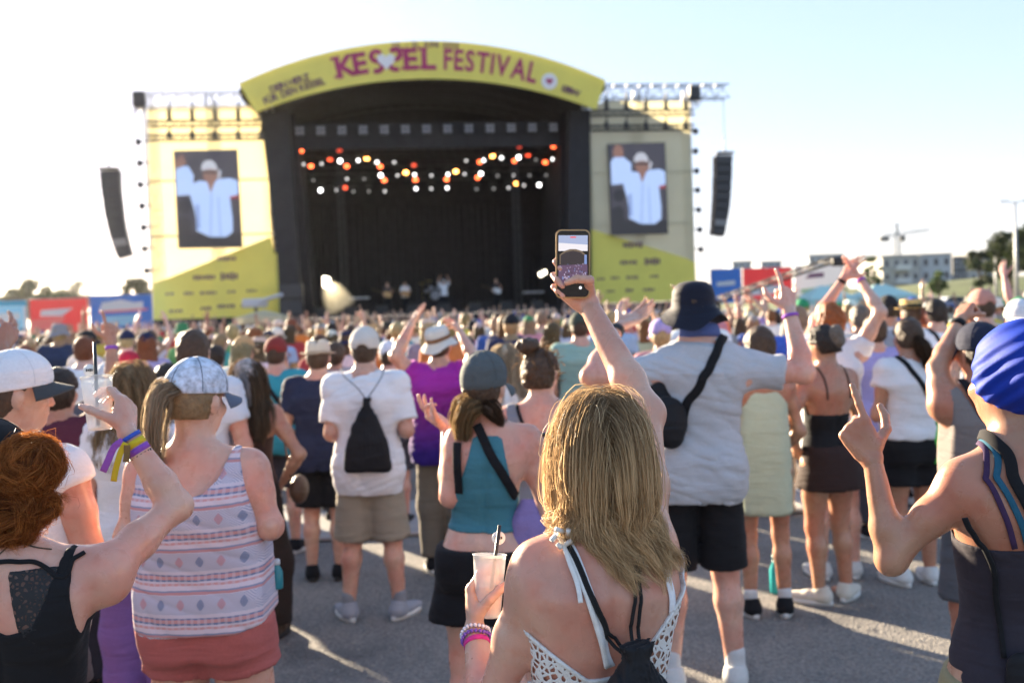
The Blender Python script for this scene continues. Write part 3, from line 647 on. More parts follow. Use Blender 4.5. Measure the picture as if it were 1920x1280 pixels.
# two floor lamps with lit smoke
for px_, py_, tilt, lab, pw, col in ((612, 527, (.35, -1, -.45), 'warm floor spotlight lighting smoke left on the stage', 1.0, (1, .82, .5)), (1016, 514, (-.15, -1, -.6), 'small lit spotlight right on the stage', .5, (1, .86, .6))):
    v = 2.0; u, z = SP(px_, py_, v); o = sroot('floor_lamp', u, v, z, label=lab, cat='stage lamp')
    mb = MB(); mb.lathe((0, .1, 0), [(.2, .4), (.3, .1), (.34, 0), (.3, -.02)], 12, (0, 1, .2)); mb.build('lamp_head', dark_m, o)
    mb = MB(); mb.prism([(-.2, .3), (.2, .2), (.24, -.2), (.05, -.42), (-.22, -.34)] if pw > .6 else [(-.2, .05), (.25, .25), (.3, .05), (-.1, -.15)], 0, .04); mb.build('lens', mat('lamp_warm', (1, .8, .5), .5, emit=2.5, ecol=(1, .85, .6)), o)
    if pw > .6:
        d_ = np.array([.55, -.15, -1.0]); d_ /= np.linalg.norm(d_); mb = MB(); mb.tube([(0, -.15, -.1), tuple(d_*.5+np.array([0, -.15, -.1])), tuple(d_*1.8+np.array([0, -.15, -.1]))], [.35, .7, 1.0], 14)
        sm = bpy.data.materials.new('smoke'); sm.use_nodes = True; N = sm.node_tree.nodes; N.remove(N['Principled BSDF'])
        pv = N.new('ShaderNodeVolumePrincipled'); pv.inputs['Density'].default_value = .45; pv.inputs['Color'].default_value = (.95, .9, .8, 1); sm.node_tree.links.new(pv.outputs[0], N['Material Output'].inputs['Volume'])
        mb.build('stage_smoke', sm, None, label='pale smoke drifting in the light of the floor spotlight', cat='smoke', kind='stuff').matrix_world = Matrix.LocRotScale(o.location, o.rotation_euler.to_quaternion(), None)
        ld = bpy.data.lights.new('floor_lamp_light', 'SPOT'); ld.energy = 160; ld.spot_size = R(75); ld.color = col; ld.shadow_soft_size = .2
        lo = bpy.data.objects.new('floor_lamp_light', ld); COL.objects.link(lo); lo.location = Vector(S0+UA*(u+.0)+VA*(v-.3)+np.array([0, 0, z+.1])); lo.rotation_euler = Vector(-(UA*d_[0]+VA*d_[1]+np.array([0, 0, d_[2]]))).to_track_quat('Z', 'Y').to_euler()
# instruments, amps and risers on deck
for k, (px_, wd, ht, v, lab) in enumerate(((700, 2.4, .5, 7, 'low black riser at the left of the stage'), (815, 3.2, .7, 8.5, 'black drum riser at the middle of the stage'), (930, 2.6, .5, 7, 'low black riser at the right of the stage'))):
    u, _ = SP(px_, 560, v); o = sroot('stage_riser', u, v, DECK+.004, label=lab, cat='riser'); mb = MB(); mb.box((0, 0, ht/2), (wd, 2, ht), bev=.03); mb.build('platform', blk2, o); mb = MB(); mb.box((0, -1.02, ht*.5), (wd*.96, .03, ht*.9)); mb.build('skirt', blk, o)
u, _ = SP(815, 560, 8.5); o = sroot('drum_kit', u, 8.2, DECK+.72, label='grey drum kit with brass cymbals on the riser', cat='drum kit')
shell = mat('drum_shell', (.3, .3, .33), .3); skin_d = mat('drum_skin', (.7, .7, .7), .5); brass = mat('brass', (.6, .45, .15), .3, .9)
for nm, c, r_, h, ax in (('bass_drum', (0, -.2, .3), .3, .45, (0, 1, 0)), ('tom', (-.25, -.2, .75), .16, .25, (0, .4, 1)), ('tom', (.22, -.2, .75), .16, .25, (0, .4, 1)), ('floor_tom', (.65, .1, .35), .22, .4, (0, 0, 1)), ('snare', (-.5, .2, .6), .18, .16, (0, .1, 1))):
    mb = MB(); mb.lathe(c, [(r_*.98, -h/2), (r_, -h/2+.02), (r_, h/2-.02), (r_*.98, h/2)], 18, ax); mb.build(nm, [shell], o, smooth=False)
for c in ((-.8, 0, 1.1), (.85, .1, 1.15), (-.4, -.2, 1.25)):
    mb = MB(); mb.lathe(c, [(.22, 0), (.04, .03), (.02, .05)], 16, (.1, .2, 1)); mb.bar((c[0], c[1], 0), c, .012); mb.build('cymbal', brass, o)
for px_, v, lab in ((672, 5, 'pale keyboard on a stand left on the stage'), (1000, 5, 'pale mixing rack right on the stage')):
    u, _ = SP(px_, 560, v); o = sroot('keyboard', u, v, DECK+.004, label=lab, cat='keyboard'); mb = MB(); mb.box((0, 0, .95), (1.4, .4, .12), bev=.02); mb.build('body', mat('pale_plastic', (.5, .52, .55), .5), o)
    mb = MB(); mb.bar((-.5, 0, 0), (.5, 0, .88), .025); mb.bar((.5, 0, 0), (-.5, 0, .88), .025); mb.build('stand', steel, o)
for k in range(8):
    u, _ = SP(600+k*58, 570, .8); o = sroot('stage_monitor', u, .7, DECK+.004, label='black wedge monitor speaker on the stage edge, %s from the left' % ORD[k], cat='loudspeaker', group='wedge monitors along the stage edge')
    mb = MB(); mb.add([(-.35, -.25, 0), (.35, -.25, 0), (.35, .25, 0), (-.35, .25, 0), (-.35, -.25, .38), (.35, -.25, .38), (.35, -.1, .4), (-.35, -.1, .4), (-.35, .25, .12), (.35, .25, .12)], [(3, 2, 1, 0), (0, 1, 5, 4), (4, 5, 6, 7), (7, 6, 9, 8), (8, 9, 2, 3), (0, 4, 7, 8, 3), (1, 2, 9, 6, 5)]); mb.build('cabinet', dark_m, o)
    mb = MB(); mb.add([(-.3, -.07, .392), (.3, -.07, .392), (.3, .22, .158), (-.3, .22, .158)], [(0, 1, 2, 3)]); mb.build('grille', mat('speaker_grille', (.04, .041, .045), .5), o)
for k, (px_, v) in enumerate(((742, 2.2), (790, 2.0), (838, 1.4), (935, 2.2))):
    u, _ = SP(px_, 560, v); o = sroot('microphone_stand', u-.25, v-.3, DECK+.004, label='thin black microphone stand on the stage, %s from the left' % ORD[k], cat='microphone stand', group='microphone stands on the stage')
    mb = MB(); mb.lathe((0, 0, 0), [(.13, 0), (.12, .02), (.015, .04)], 12); mb.bar((0, 0, .03), (0, 0, 1.35), .012); mb.bar((0, 0, 1.35), (.25, .1, 1.5), .01); mb.build('stand', steel, o); mb = MB(); mb.tube([(.25, .1, 1.5), (.31, .12, 1.53)], [.015, .026], 8); mb.build('microphone', dark_m, o)
# black loudspeakers in front of the left stage leg and the camera jib there
u, _ = SP(548, 560, -.5); o = sroot('speaker_stack', u, -1.0, 0, label='stack of dark loudspeakers at the left stage corner', cat='loudspeaker')
for k in range(4): mb = MB(); mb.box((0, 0, .46+k*.92), (1.3, .9, .88), bev=.03); c_ = mb.build('speaker_cabinet', dark_m, o); mb = MB(); mb.box((0, -.46, .46+k*.92), (1.15, .02, .74)); mb.build('grille', mat('speaker_grille', (.04, .041, .045), .5), c_)
u, _ = SP(1084, 560, -.5); o = sroot('speaker_stack', u, -1.0, 0, label='stack of dark loudspeakers at the right stage corner', cat='loudspeaker')
for k in range(3): mb = MB(); mb.box((0, 0, .46+k*.92), (1.3, .9, .88), bev=.03); c_ = mb.build('speaker_cabinet', dark_m, o); mb = MB(); mb.box((0, -.46, .46+k*.92), (1.15, .02, .74)); mb.build('grille', mat('speaker_grille', (.04, .041, .045), .5), c_)
p0_ = PX(478, 568, 50); p1_ = PX(528, 552, 49); o = empty('camera_jib', (p0_[0]+.3, p0_[1], 0), label='pale camera on a raised pedestal before the left tower', cat='camera')
mb = MB(); L0 = local_to(o, [p0_, p1_]); mb.box(L0[0], (1.2, .5, .45), bev=.06); mb.bar(L0[0], L0[1], .1); mb.build('camera_body', mat('pale_plastic', (.5, .52, .55), .5), o)
mb = MB(); mb.bar((0, 0, 0), L0[0], .08); mb.bar((-.6, 0, 0), L0[0]-np.array([0, 0, .6]), .04); mb.bar((.6, 0, 0), L0[0]-np.array([0, 0, .6]), .04); mb.build('pedestal', steel, o)
p0_ = PX(495, 608, 47); o = empty('control_tent', (p0_[0], p0_[1], 0), label='small white canopy frame in the crowd before the left tower', cat='canopy')
mb = MB(); z1 = p0_[2]+.35; mb.add([(-1.1, -1, z1), (1.1, -1, z1), (1.1, 1, z1), (-1.1, 1, z1), (0, 0, z1+.35), (-1.1, -1, z1-.3), (1.1, -1, z1-.3), (1.1, 1, z1-.3), (-1.1, 1, z1-.3)], [(0, 1, 4), (1, 2, 4), (2, 3, 4), (3, 0, 4), (5, 6, 1, 0), (6, 7, 2, 1), (7, 8, 3, 2), (8, 5, 0, 3)]); mb.build('roof', mat('white_panel', (.62, .61, .58)), o)
for a in (-1.05, 1.05):
    for b in (-.95, .95): mb = MB(); mb.bar((a, b, 0), (a, b, z1-.1), .03); mb.build('leg', alu, o)
# long camera crane over the crowd at the right
a_, b_ = PX(1345, 562, 20), PX(1562, 487, 17); o = empty('camera_crane', (a_[0], a_[1], 0), label='long black camera crane boom rising over the crowd to the right', cat='camera crane')
L0 = local_to(o, [a_, b_]); mb = MB(); truss(mb, L0[0], L0[1], .09, .014, .4); mb.build('boom', steel, o); mb = MB(); mb.box(L0[1]+np.array([.1, 0, -.03]), (.26, .2, .16), bev=.03); mb.build('camera_head', dark_m, o)
mb = MB(); mb.bar((0, 0, 0), L0[0], .07); mb.bar((-.5, -.4, 0), (0, 0, 1), .04); mb.bar((.5, -.4, 0), (0, 0, 1), .04); mb.bar((0, .6, 0), (0, 0, 1), .04); mb.build('tripod', steel, o)

# ------------------------------------------------------------------ fence banners
def fence(px0, px1, yt, yb, Y0, Y1, base, marks, lab):
    a, b = PX(px0, yb, Y0), PX(px1, yb, Y1); t0, t1 = PX(px0, yt, Y0), PX(px1, yt, Y1)
    ang = math.atan2(b[1]-a[1], b[0]-a[0]); L_ = math.hypot(b[0]-a[0], b[1]-a[1]); o = empty('fence_banner', (a[0], a[1], 0), ang, label=lab, cat='banner', group='banner fences beside the stage')
    zt, zb = (t0[2]+t1[2])/2, (a[2]+b[2])/2; zb = max(zb, .1); h = zt-zb
    mb = MB(); mb.box((L_/2, 0, (zt+zb)/2), (L_-.05, .02, h)); cl = mb.build('cloth', base, o)
    for i, (m_, poly) in enumerate(marks): mb = MB(); mb.prism([(x*L_, zb+y*h) for x, y in poly], -.018-.004*i, -.012); mb.build('print', m_, cl)
    mb = MB()
    for x in (0.02, L_/2, L_-.02): mb.bar((x, .06, 0), (x, .06, zt+.05), .025)
    mb.bar((0, .06, zt), (L_, .06, zt), .02); mb.bar((0, .06, .15), (L_, .06, .15), .02); mb.build('frame', alu, o)
    for x in (.2, L_-.2): mb = MB(); mb.box((x, .06, .06), (.6, .25, .12), bev=.02); mb.build('foot', mat('concrete', (.3, .3, .29), .9), o)
red = mat('red_vinyl', srgb(224, 84, 80), .6, translucent=.2); blu = mat('blue_vinyl', srgb(76, 124, 192), .6, translucent=.2); lbl = mat('light_blue_vinyl', srgb(150, 200, 222), .6, translucent=.2)
wv = mat('white_vinyl', (.7, .7, .7), .6, translucent=.2); pk = mat('pale_red_vinyl', srgb(225, 120, 112), .6)
fence(-80, 52, 565, 624, 52, 53, lbl, [(mat('teal_vinyl', srgb(60, 150, 180), .6), [(0, .85), (1, .85), (1, 1), (0, 1)]), (wv, [(0, .2), (.9, .4), (.9, .62), (0, .6)]), (wv, [(.95, 0), (1, 0), (1, .8), (.95, .8)])], 'light blue banner on the fence at the far left edge')
fence(57, 167, 560, 623, 53, 53.6, red, [(pk, [(.02, .05), (.4, .05), (.62, .45), (.02, .4)]), (wv, [(.18, .5), (.55, .48), (.75, .72), (.2, .68)])], 'red banner with white shapes on the fence left of the stage')
fence(170, 288, 553, 618, 53.7, 54.3, blu, [(wv, [(.15, .55), (.85, .58), (.85, .8), (.7, .78), (.5, .88), (.2, .8)]), (pk, [(.15, .5), (.92, .54), (.92, .6), (.15, .56)]), (lbl, [(.2, .2), (.5, .12), (.75, .22), (.75, .42), (.2, .4)])], 'blue banner with white shapes on the fence beside the left tower')
fence(1333, 1391, 504, 568, 60, 60, blu, [(wv, [(.2, .5), (.8, .52), (.8, .66), (.2, .62)])], 'blue banner on the fence right of the stage')
fence(1394, 1487, 502, 566, 60, 60.5, red, [(wv, [(.15, .2), (.75, .25), (.8, .5), (.15, .45)])], 'red banner with white shapes on the fence right of the stage')
fence(1492, 1580, 497, 552, 64, 66, wv, [(purp, [(.2, .55), (.6, .6), (.6, .75), (.3, .72)]), (mat('mint_vinyl', srgb(150, 190, 150), .6), [(.1, .05), (.98, .1), (.98, .4), (.5, .25), (.1, .2)])], 'white and mint printed banner beside the red one')

# tents with mint roofs at the right
for px0, px1, yt, Y, lab in ((1500, 1590, 543, 50, 'low mint green tent roof behind the crowd at the right'), (1600, 1700, 540, 55, 'pale mint tent roof further right behind the crowd')):
    a, b = PX(px0, yt, Y), PX(px1, yt, Y); o = empty('market_tent', ((a[0]+b[0])/2, Y, 0), label=lab, cat='tent'); wd = b[0]-a[0]; z = a[2]; mb = MB()
    h = wd/2; mb.add([(-h, -1.5, z-.5), (h, -1.5, z-.5), (h, 1.5, z-.5), (-h, 1.5, z-.5), (-h*.2, 0, z+.15), (h*.2, 0, z+.15), (-h, -1.5, z-.8), (h, -1.5, z-.8), (h, 1.5, z-.8), (-h, 1.5, z-.8)], [(0, 1, 5, 4), (2, 3, 4, 5), (1, 2, 5), (3, 0, 4), (6, 7, 1, 0), (7, 8, 2, 1), (8, 9, 3, 2), (9, 6, 0, 3)])
    mb.build('roof', mat('mint_canvas', (.42, .6, .55), .8), o)
    for x in (-h+.05, h-.05):
        for y in (-1.45, 1.45): mb = MB(); mb.bar((x, y, 0), (x, y, z-.5), .04); mb.build('leg', alu, o)

# ------------------------------------------------------------------ hills, houses, crane, trees, lamp
grass = mat('grass', (.09, .11, .035), .9, noise=.4, scale=.4)
mb = MB(); gx = np.linspace(30, 260, 47); gy = np.linspace(110, 420, 32); V = []
for y in gy:
    for x in gx:
        e = min(1, max(0, (x-45)/40))*min(1, max(0, (y-112)/60)); V.append((x, y, -.3+e*e*(3-2*e)*(4.6+.9*math.sin(x*.05+y*.03))))
nx = len(gx); mb.add(V, [(j*nx+i, j*nx+i+1, (j+1)*nx+i+1, (j+1)*nx+i) for j in range(len(gy)-1) for i in range(nx-1)]); mb.build('grass_bank', grass, smooth=True, kind='structure')
def house(px0, px1, yt, yb, Y, storeys, cols, m_wall, lab, depth=12, roofm=None, balc=()):
    a, b, t = PX(px0, yb, Y), PX(px1, yb, Y), PX(px0, yt, Y); wd = b[0]-a[0]; z0 = max(0, a[2]-2.5); z1 = t[2]
    o = empty('house', ((a[0]+b[0])/2, Y, z0), label=lab, cat='building', group='buildings beyond the field'); H_ = z1-z0
    mb = MB(); mb.box((0, depth/2, H_/2), (wd, depth, H_)); mb.build('wall', m_wall, o)
    mb = MB(); mb.box((0, depth/2, H_+.15), (wd+.5, depth+.5, .3)); mb.build('roof', roofm or mat('flat_roof', (.25, .25, .26), .8), o)
    gl = mat('house_glass', (.05, .06, .08), .15); fr = mat('window_frame', (.6, .6, .6), .6); base = a[2]-z0; sh = (H_-base)/storeys
    _f = MB(); ww, wh = wd/cols*.5, sh*.55
    for dx, dz, sx, sz in ((0, -wh/2, ww+.2, .12), (0, wh/2, ww+.2, .12), (-ww/2, 0, .12, wh+.1), (ww/2, 0, .12, wh+.1)): _f.box((dx, -.03, dz), (sx, .14, sz))
    fm = _f.mesh('window_frame'); fm.materials.append(fr); _g = MB(); _g.box((0, -.012, 0), (ww, .02, wh)); gm = _g.mesh('pane'); gm.materials.append(gl)
    for s in range(storeys):
        for c in range(cols):
            f_ = link('window', fm, None, o); f_.location = (-wd/2+(c+.5)*wd/cols, 0, base+(s+.5)*sh); g_ = link('pane', gm, None, f_)
    for s, c0, c1 in balc:
        mb = MB(); x0, x1 = -wd/2+c0*wd, -wd/2+c1*wd; mb.box(((x0+x1)/2, -.8, base+s*sh), (x1-x0, 1.5, .2)); mb.box(((x0+x1)/2, -1.5, base+s*sh+.5), (x1-x0, .08, 1)); mb.build('balcony', mat('balcony_white', (.6, .6, .58), .7), o)
plaster = mat('white_plaster', (.42, .41, .38), .85, noise=.06, scale=.3); bluegrey = mat('blue_grey_facade', (.28, .33, .4), .8, noise=.08, scale=.2); brick_f = mat('dark_facade', (.12, .12, .12), .8)
house(1655, 1726, 482, 532, 205, 2, 4, plaster, 'white two storey house with balconies beyond the field', 14, balc=((0, .3, .7), (1, .3, .7)))
house(1727, 1785, 479, 530, 208, 2, 3, mat('pale_plaster', (.5, .51, .52), .85), 'pale grey block beside the white balcony house', 12)
house(1787, 1815, 484, 530, 216, 2, 2, brick_f, 'dark narrow building between the pale blocks and the trees', 10)
house(1817, 1900, 478, 528, 232, 3, 5, plaster, 'pale building half hidden behind the right hand trees', 12)
house(1374, 1410, 492, 530, 300, 3, 3, bluegrey, 'small blue grey building above the blue fence banner', 12)
house(1428, 1466, 492, 530, 310, 3, 3, bluegrey, 'small blue grey building above the red fence banner', 12)
house(1518, 1582, 480, 530, 240, 3, 5, bluegrey, 'wide blue grey building behind the camera crane', 14)
house(1622, 1653, 482, 530, 250, 3, 3, bluegrey, 'narrow blue grey building left of the balcony house', 12)
# tower crane
c0 = PX(1683, 478, 330); o = empty('tower_crane', (c0[0], 330, 0), label='distant grey construction crane above the white houses', cat='crane'); top = PX(1681, 418, 330)[2]; jz = PX(1683, 442, 330)[2]; s_ = 330/FPX
cm = mat('crane_steel', (.24, .26, .29), .6)
mb = MB(); truss(mb, (0, 0, 0), (0, 0, jz), 1.6, .12, 1.8); mb.build('mast', cm, o); mb = MB(); truss(mb, (-26*s_, 0, jz), (62*s_, 0, jz+1.6), 1.2, .11, 1.6); mb.build('jib', cm, o)
mb = MB(); truss(mb, (0, 0, jz), (0, 0, top), .8, .1, 1.4); mb.bar((0, 0, top), (45*s_, 0, jz+1), .06); mb.bar((0, 0, top), (-24*s_, 0, jz+.3), .06); mb.build('tower_head', cm, o)
mb = MB(); mb.box((-24*s_, 0, jz-.9), (3, 1.4, 1.6), bev=.1); mb.build('counterweight', brick_f, o); mb = MB(); mb.box((1.4, -.9, jz-1.1), (1.5, 1.5, 1.9), bev=.1); mb.build('cabin', brick_f, o)
# lamp posts
for px_, yt, yb, Y, lab in ((1903, 378, 545, 75, 'tall grey lamp post before the trees at the right edge'), (1866, 470, 545, 110, 'shorter grey post left of the tall lamp post')):
    a, t = PX(px_, yb, Y), PX(px_, yt, Y); o = empty('lamp_post', (t[0], Y, 0), label=lab, cat='lamp post'); mb = MB(); mb.tube([(0, 0, 0), (0, 0, t[2]/2), (0, 0, t[2])], [.16, .12, .08], 10); mb.build('pole', mat('galvanised', (.35, .36, .37), .5, .6), o, True)
    mb = MB(); mb.bar((0, 0, t[2]-.1), (-.7, 0, t[2]+.05), .05); mb.bar((0, 0, t[2]-.1), (.7, 0, t[2]+.05), .05); mb.build('arm', mat('galvanised', (.35, .36, .37)), o); mb = MB()
    mb.box((-.85, 0, t[2]+.04), (.6, .25, .1), bev=.03); mb.box((.85, 0, t[2]+.04), (.6, .25, .1), bev=.03); mb.build('lamp_head', mat('lamp_body', (.02, .02, .022)), o)
# trees
leaf_dark = mat('leaf_dark', (.035, .05, .018), .7, noise=.4, scale=2, translucent=.25); leaf_mid = mat('leaf_mid', (.06, .10, .025), .7, noise=.4, scale=2, translucent=.3)
leaf_brown = mat('leaf_backlit', (.07, .07, .03), .7, noise=.4, scale=2, translucent=.3); bark = mat('bark', (.06, .045, .03), .9, noise=.4, scale=8)
def tree(px_, yt, yb, Y, wpx, m_, lab, seed, z0=0, gaps=.3):
    r = np.random.RandomState(seed); t, b = PX(px_, yt, Y), PX(px_, yb, Y); H_ = t[2]-z0; W_ = wpx*Y/FPX/2; o = empty('tree', (t[0], Y, z0), label=lab, cat='tree', group='trees beyond the field')
    mb = MB(); mb.tube([(0, 0, 0), (.1, 0, H_*.3), (-.1, .1, H_*.55), (0, 0, H_*.85)], [H_*.03, H_*.022, H_*.014, H_*.005], 8); cl = []
    for k in range(26):
        a = r.rand()*6.28; e = r.rand(); zz = H_*(.38+.55*e); rr = W_*math.sqrt(max(.05, 1-((e-.35)/.75)**2))*(.45+.4*r.rand()); c = np.array([rr*math.cos(a), rr*math.sin(a), zz]); cl.append((c, W_*(.22+.2*r.rand())))
        if k < 12: mb.tube([(0, 0, zz*.7), tuple(c*np.array([.5, .5, 1])-np.array([0, 0, H_*.06])), tuple(c)], [H_*.01, H_*.006, H_*.003], 5)
    mb.build('trunk', bark, o); V = []; n = 150; ls = max(.12, W_*.075)
    for c, rad in cl:
        d = r.randn(n, 3); d /= np.linalg.norm(d, axis=1)[:, None]; p = c+d*(rad*(r.rand(n)**.45)[:, None])*np.array([1.1, 1.1, .8])
        u = r.randn(n, 3); u /= np.linalg.norm(u, axis=1)[:, None]; w_ = np.cross(u, r.randn(n, 3)); w_ /= np.linalg.norm(w_, axis=1)[:, None]
        s = (ls*(.6+.8*r.rand(n)))[:, None]; V.append(np.stack([p-u*s, p+w_*s*.6, p+u*s, p-w_*s*.6], 1).reshape(-1, 3))
    V = np.concatenate(V); link('crown', np_mesh('crown', V, np.arange(len(V)).reshape(-1, 4), False), m_, o)
for i, (x, yt, yb, Y, wpx, m_, lab) in enumerate((
    (15, 541, 580, 130, 70, leaf_brown, 'low backlit tree at the far left edge behind the banner'), (55, 521, 580, 128, 66, leaf_brown, 'taller backlit tree behind the red banner'), (92, 537, 580, 132, 60, leaf_brown, 'low backlit tree right of the taller one'), (138, 525, 580, 126, 66, leaf_brown, 'backlit tree above the join of red and blue banners'),
    (255, 519, 575, 120, 66, leaf_brown, 'round backlit tree beside the left tower'),
    (1636, 476, 548, 150, 36, leaf_mid, 'green tree left of the white balcony house'), (1758, 505, 545, 150, 34, leaf_mid, 'low green shrub tree before the pale block'), (1837, 466, 548, 130, 60, leaf_dark, 'round dark green tree left of the tall lamp post'),
    (1893, 430, 548, 110, 84, leaf_dark, 'large dark green tree behind the tall lamp post'), (1935, 415, 548, 105, 90, leaf_dark, 'large dark green tree cut by the right edge'))):
    tree(x, yt, yb, Y, wpx, m_, lab, 30+i)
# parked cars at the far right
glass_c = mat('car_glass', (.03, .035, .04), .1); tyre = mat('tyre', (.02, .02, .02), .9)
for i, (px_, Y, col, word) in enumerate(((1700, 92, (.5, .5, .52), 'silver'), (1742, 95, (.05, .09, .3), 'dark blue'), (1790, 98, (.6, .6, .6), 'white'), (1845, 96, (.04, .04, .05), 'black'))):
    p = PX(px_, 560, Y); o = empty('parked_car', (p[0], Y, 0), .1*i, label='%s car parked beyond the crowd at the right' % word, cat='car', group='cars parked beyond the field')
    pr = [(-2.1, .3), (2.1, .3), (2.15, .75), (1.6, .9), (.9, .95), (.3, 1.42), (-1.2, 1.45), (-1.85, 1.0), (-2.15, .9)]; mb = MB(); mb.prism(pr, -.85, .85); mb.build('body', mat('car_paint_'+word.replace(' ', '_'), col, .3, .2), o)
    mb = MB(); mb.prism([(.75, .97), (.25, 1.37), (-1.15, 1.4), (-1.6, 1.02)], -.87, .87); mb.build('window', glass_c, o)
    for x in (-1.3, 1.35):
        for y in (-.8, .8): mb = MB(); mb.lathe((x, y-.1, .32), [(.32, 0), (.32, .2)], 14, (0, 1, 0)); mb.build('wheel', tyre, o)
# ------------------------------------------------------------------ people
SKINS = {'fair': (.60, .38, .29), 'light': (.55, .335, .245), 'tan': (.42, .235, .15), 'bronze': (.33, .18, .115), 'dark': (.16, .085, .055)}
def skin_mat(k):
    n = 'skin_'+k
    if n in _M: return _M[n]
    m = mat(n, SKINS[k], .46, noise=.14, scale=7, bump=.08, bscale=300, spec=.45, sss=.2); N = m.node_tree.nodes; L = m.node_tree.links; b = N['Principled BSDF']; src = b.inputs['Base Color'].links[0].from_socket; tc = N.new('ShaderNodeTexCoord')
    def nz(sc, lo, hi):
        t = N.new('ShaderNodeTexNoise'); t.inputs['Scale'].default_value = sc; t.inputs['Detail'].default_value = 5; L.new(tc.outputs['Object'], t.inputs['Vector']); r = N.new('ShaderNodeMapRange'); r.inputs[1].default_value = lo; r.inputs[2].default_value = hi; L.new(t.outputs['Fac'], r.inputs[0]); return r.outputs[0]
    def mx(fac, col, s0, mode='MULTIPLY'):
        q = N.new('ShaderNodeMix'); q.data_type = 'RGBA'; q.blend_type = mode; L.new(fac, q.inputs[0]); L.new(s0, q.inputs[6]); q.inputs[7].default_value = (*col, 1); return q.outputs[2]
    c = mx(nz(4.5, .42, .68), (1.08, .72, .68), src); c = mx(nz(26, .55, .75), (.95, .80, .74), c)
    vo = N.new('ShaderNodeTexVoronoi'); vo.inputs['Scale'].default_value = 24; L.new(tc.outputs['Object'], vo.inputs['Vector']); mr = N.new('ShaderNodeMapRange'); mr.inputs[1].default_value = .075; mr.inputs[2].default_value = .045; L.new(vo.outputs['Distance'], mr.inputs[0]); sp = N.new('ShaderNodeSeparateColor'); L.new(vo.outputs['Color'], sp.inputs[0]); gt = N.new('ShaderNodeMath'); gt.operation = 'GREATER_THAN'; gt.inputs[1].default_value = .72; L.new(sp.outputs[0], gt.inputs[0]); ml = N.new('ShaderNodeMath'); ml.operation = 'MULTIPLY'; L.new(mr.outputs[0], ml.inputs[0]); L.new(gt.outputs[0], ml.inputs[1])
    c = mx(ml.outputs[0], (.55, .40, .34), c); L.new(c, b.inputs['Base Color']); L.new(nz(18, .2, 1.1), b.inputs['Roughness']); return m
def cloth(name, col, **k):
    d = dict(rough=.85, noise=.06, scale=120, bump=.12, bscale=700, spec=.2, sheen=.05, folds=.5); d.update(k); return mat('cloth_'+name, col, **d)
HAIRC = {'blonde': (.40, .27, .13), 'dark_blonde': (.24, .16, .08), 'brown': (.075, .045, .027), 'dark': (.028, .019, .014), 'red': (.30, .085, .02), 'ash': (.42, .34, .24), 'grey_brown': (.13, .1, .075)}
def hair_mat(k, tl=.12): return mat('hair_'+k, HAIRC[k], .5, noise=.35, scale=60, bump=.5, bscale=160, spec=.35, translucent=tl)
def strand_mat(k): return mat('strand_'+k, HAIRC[k], .5, spec=.22, attr='hcol', translucent=.4)

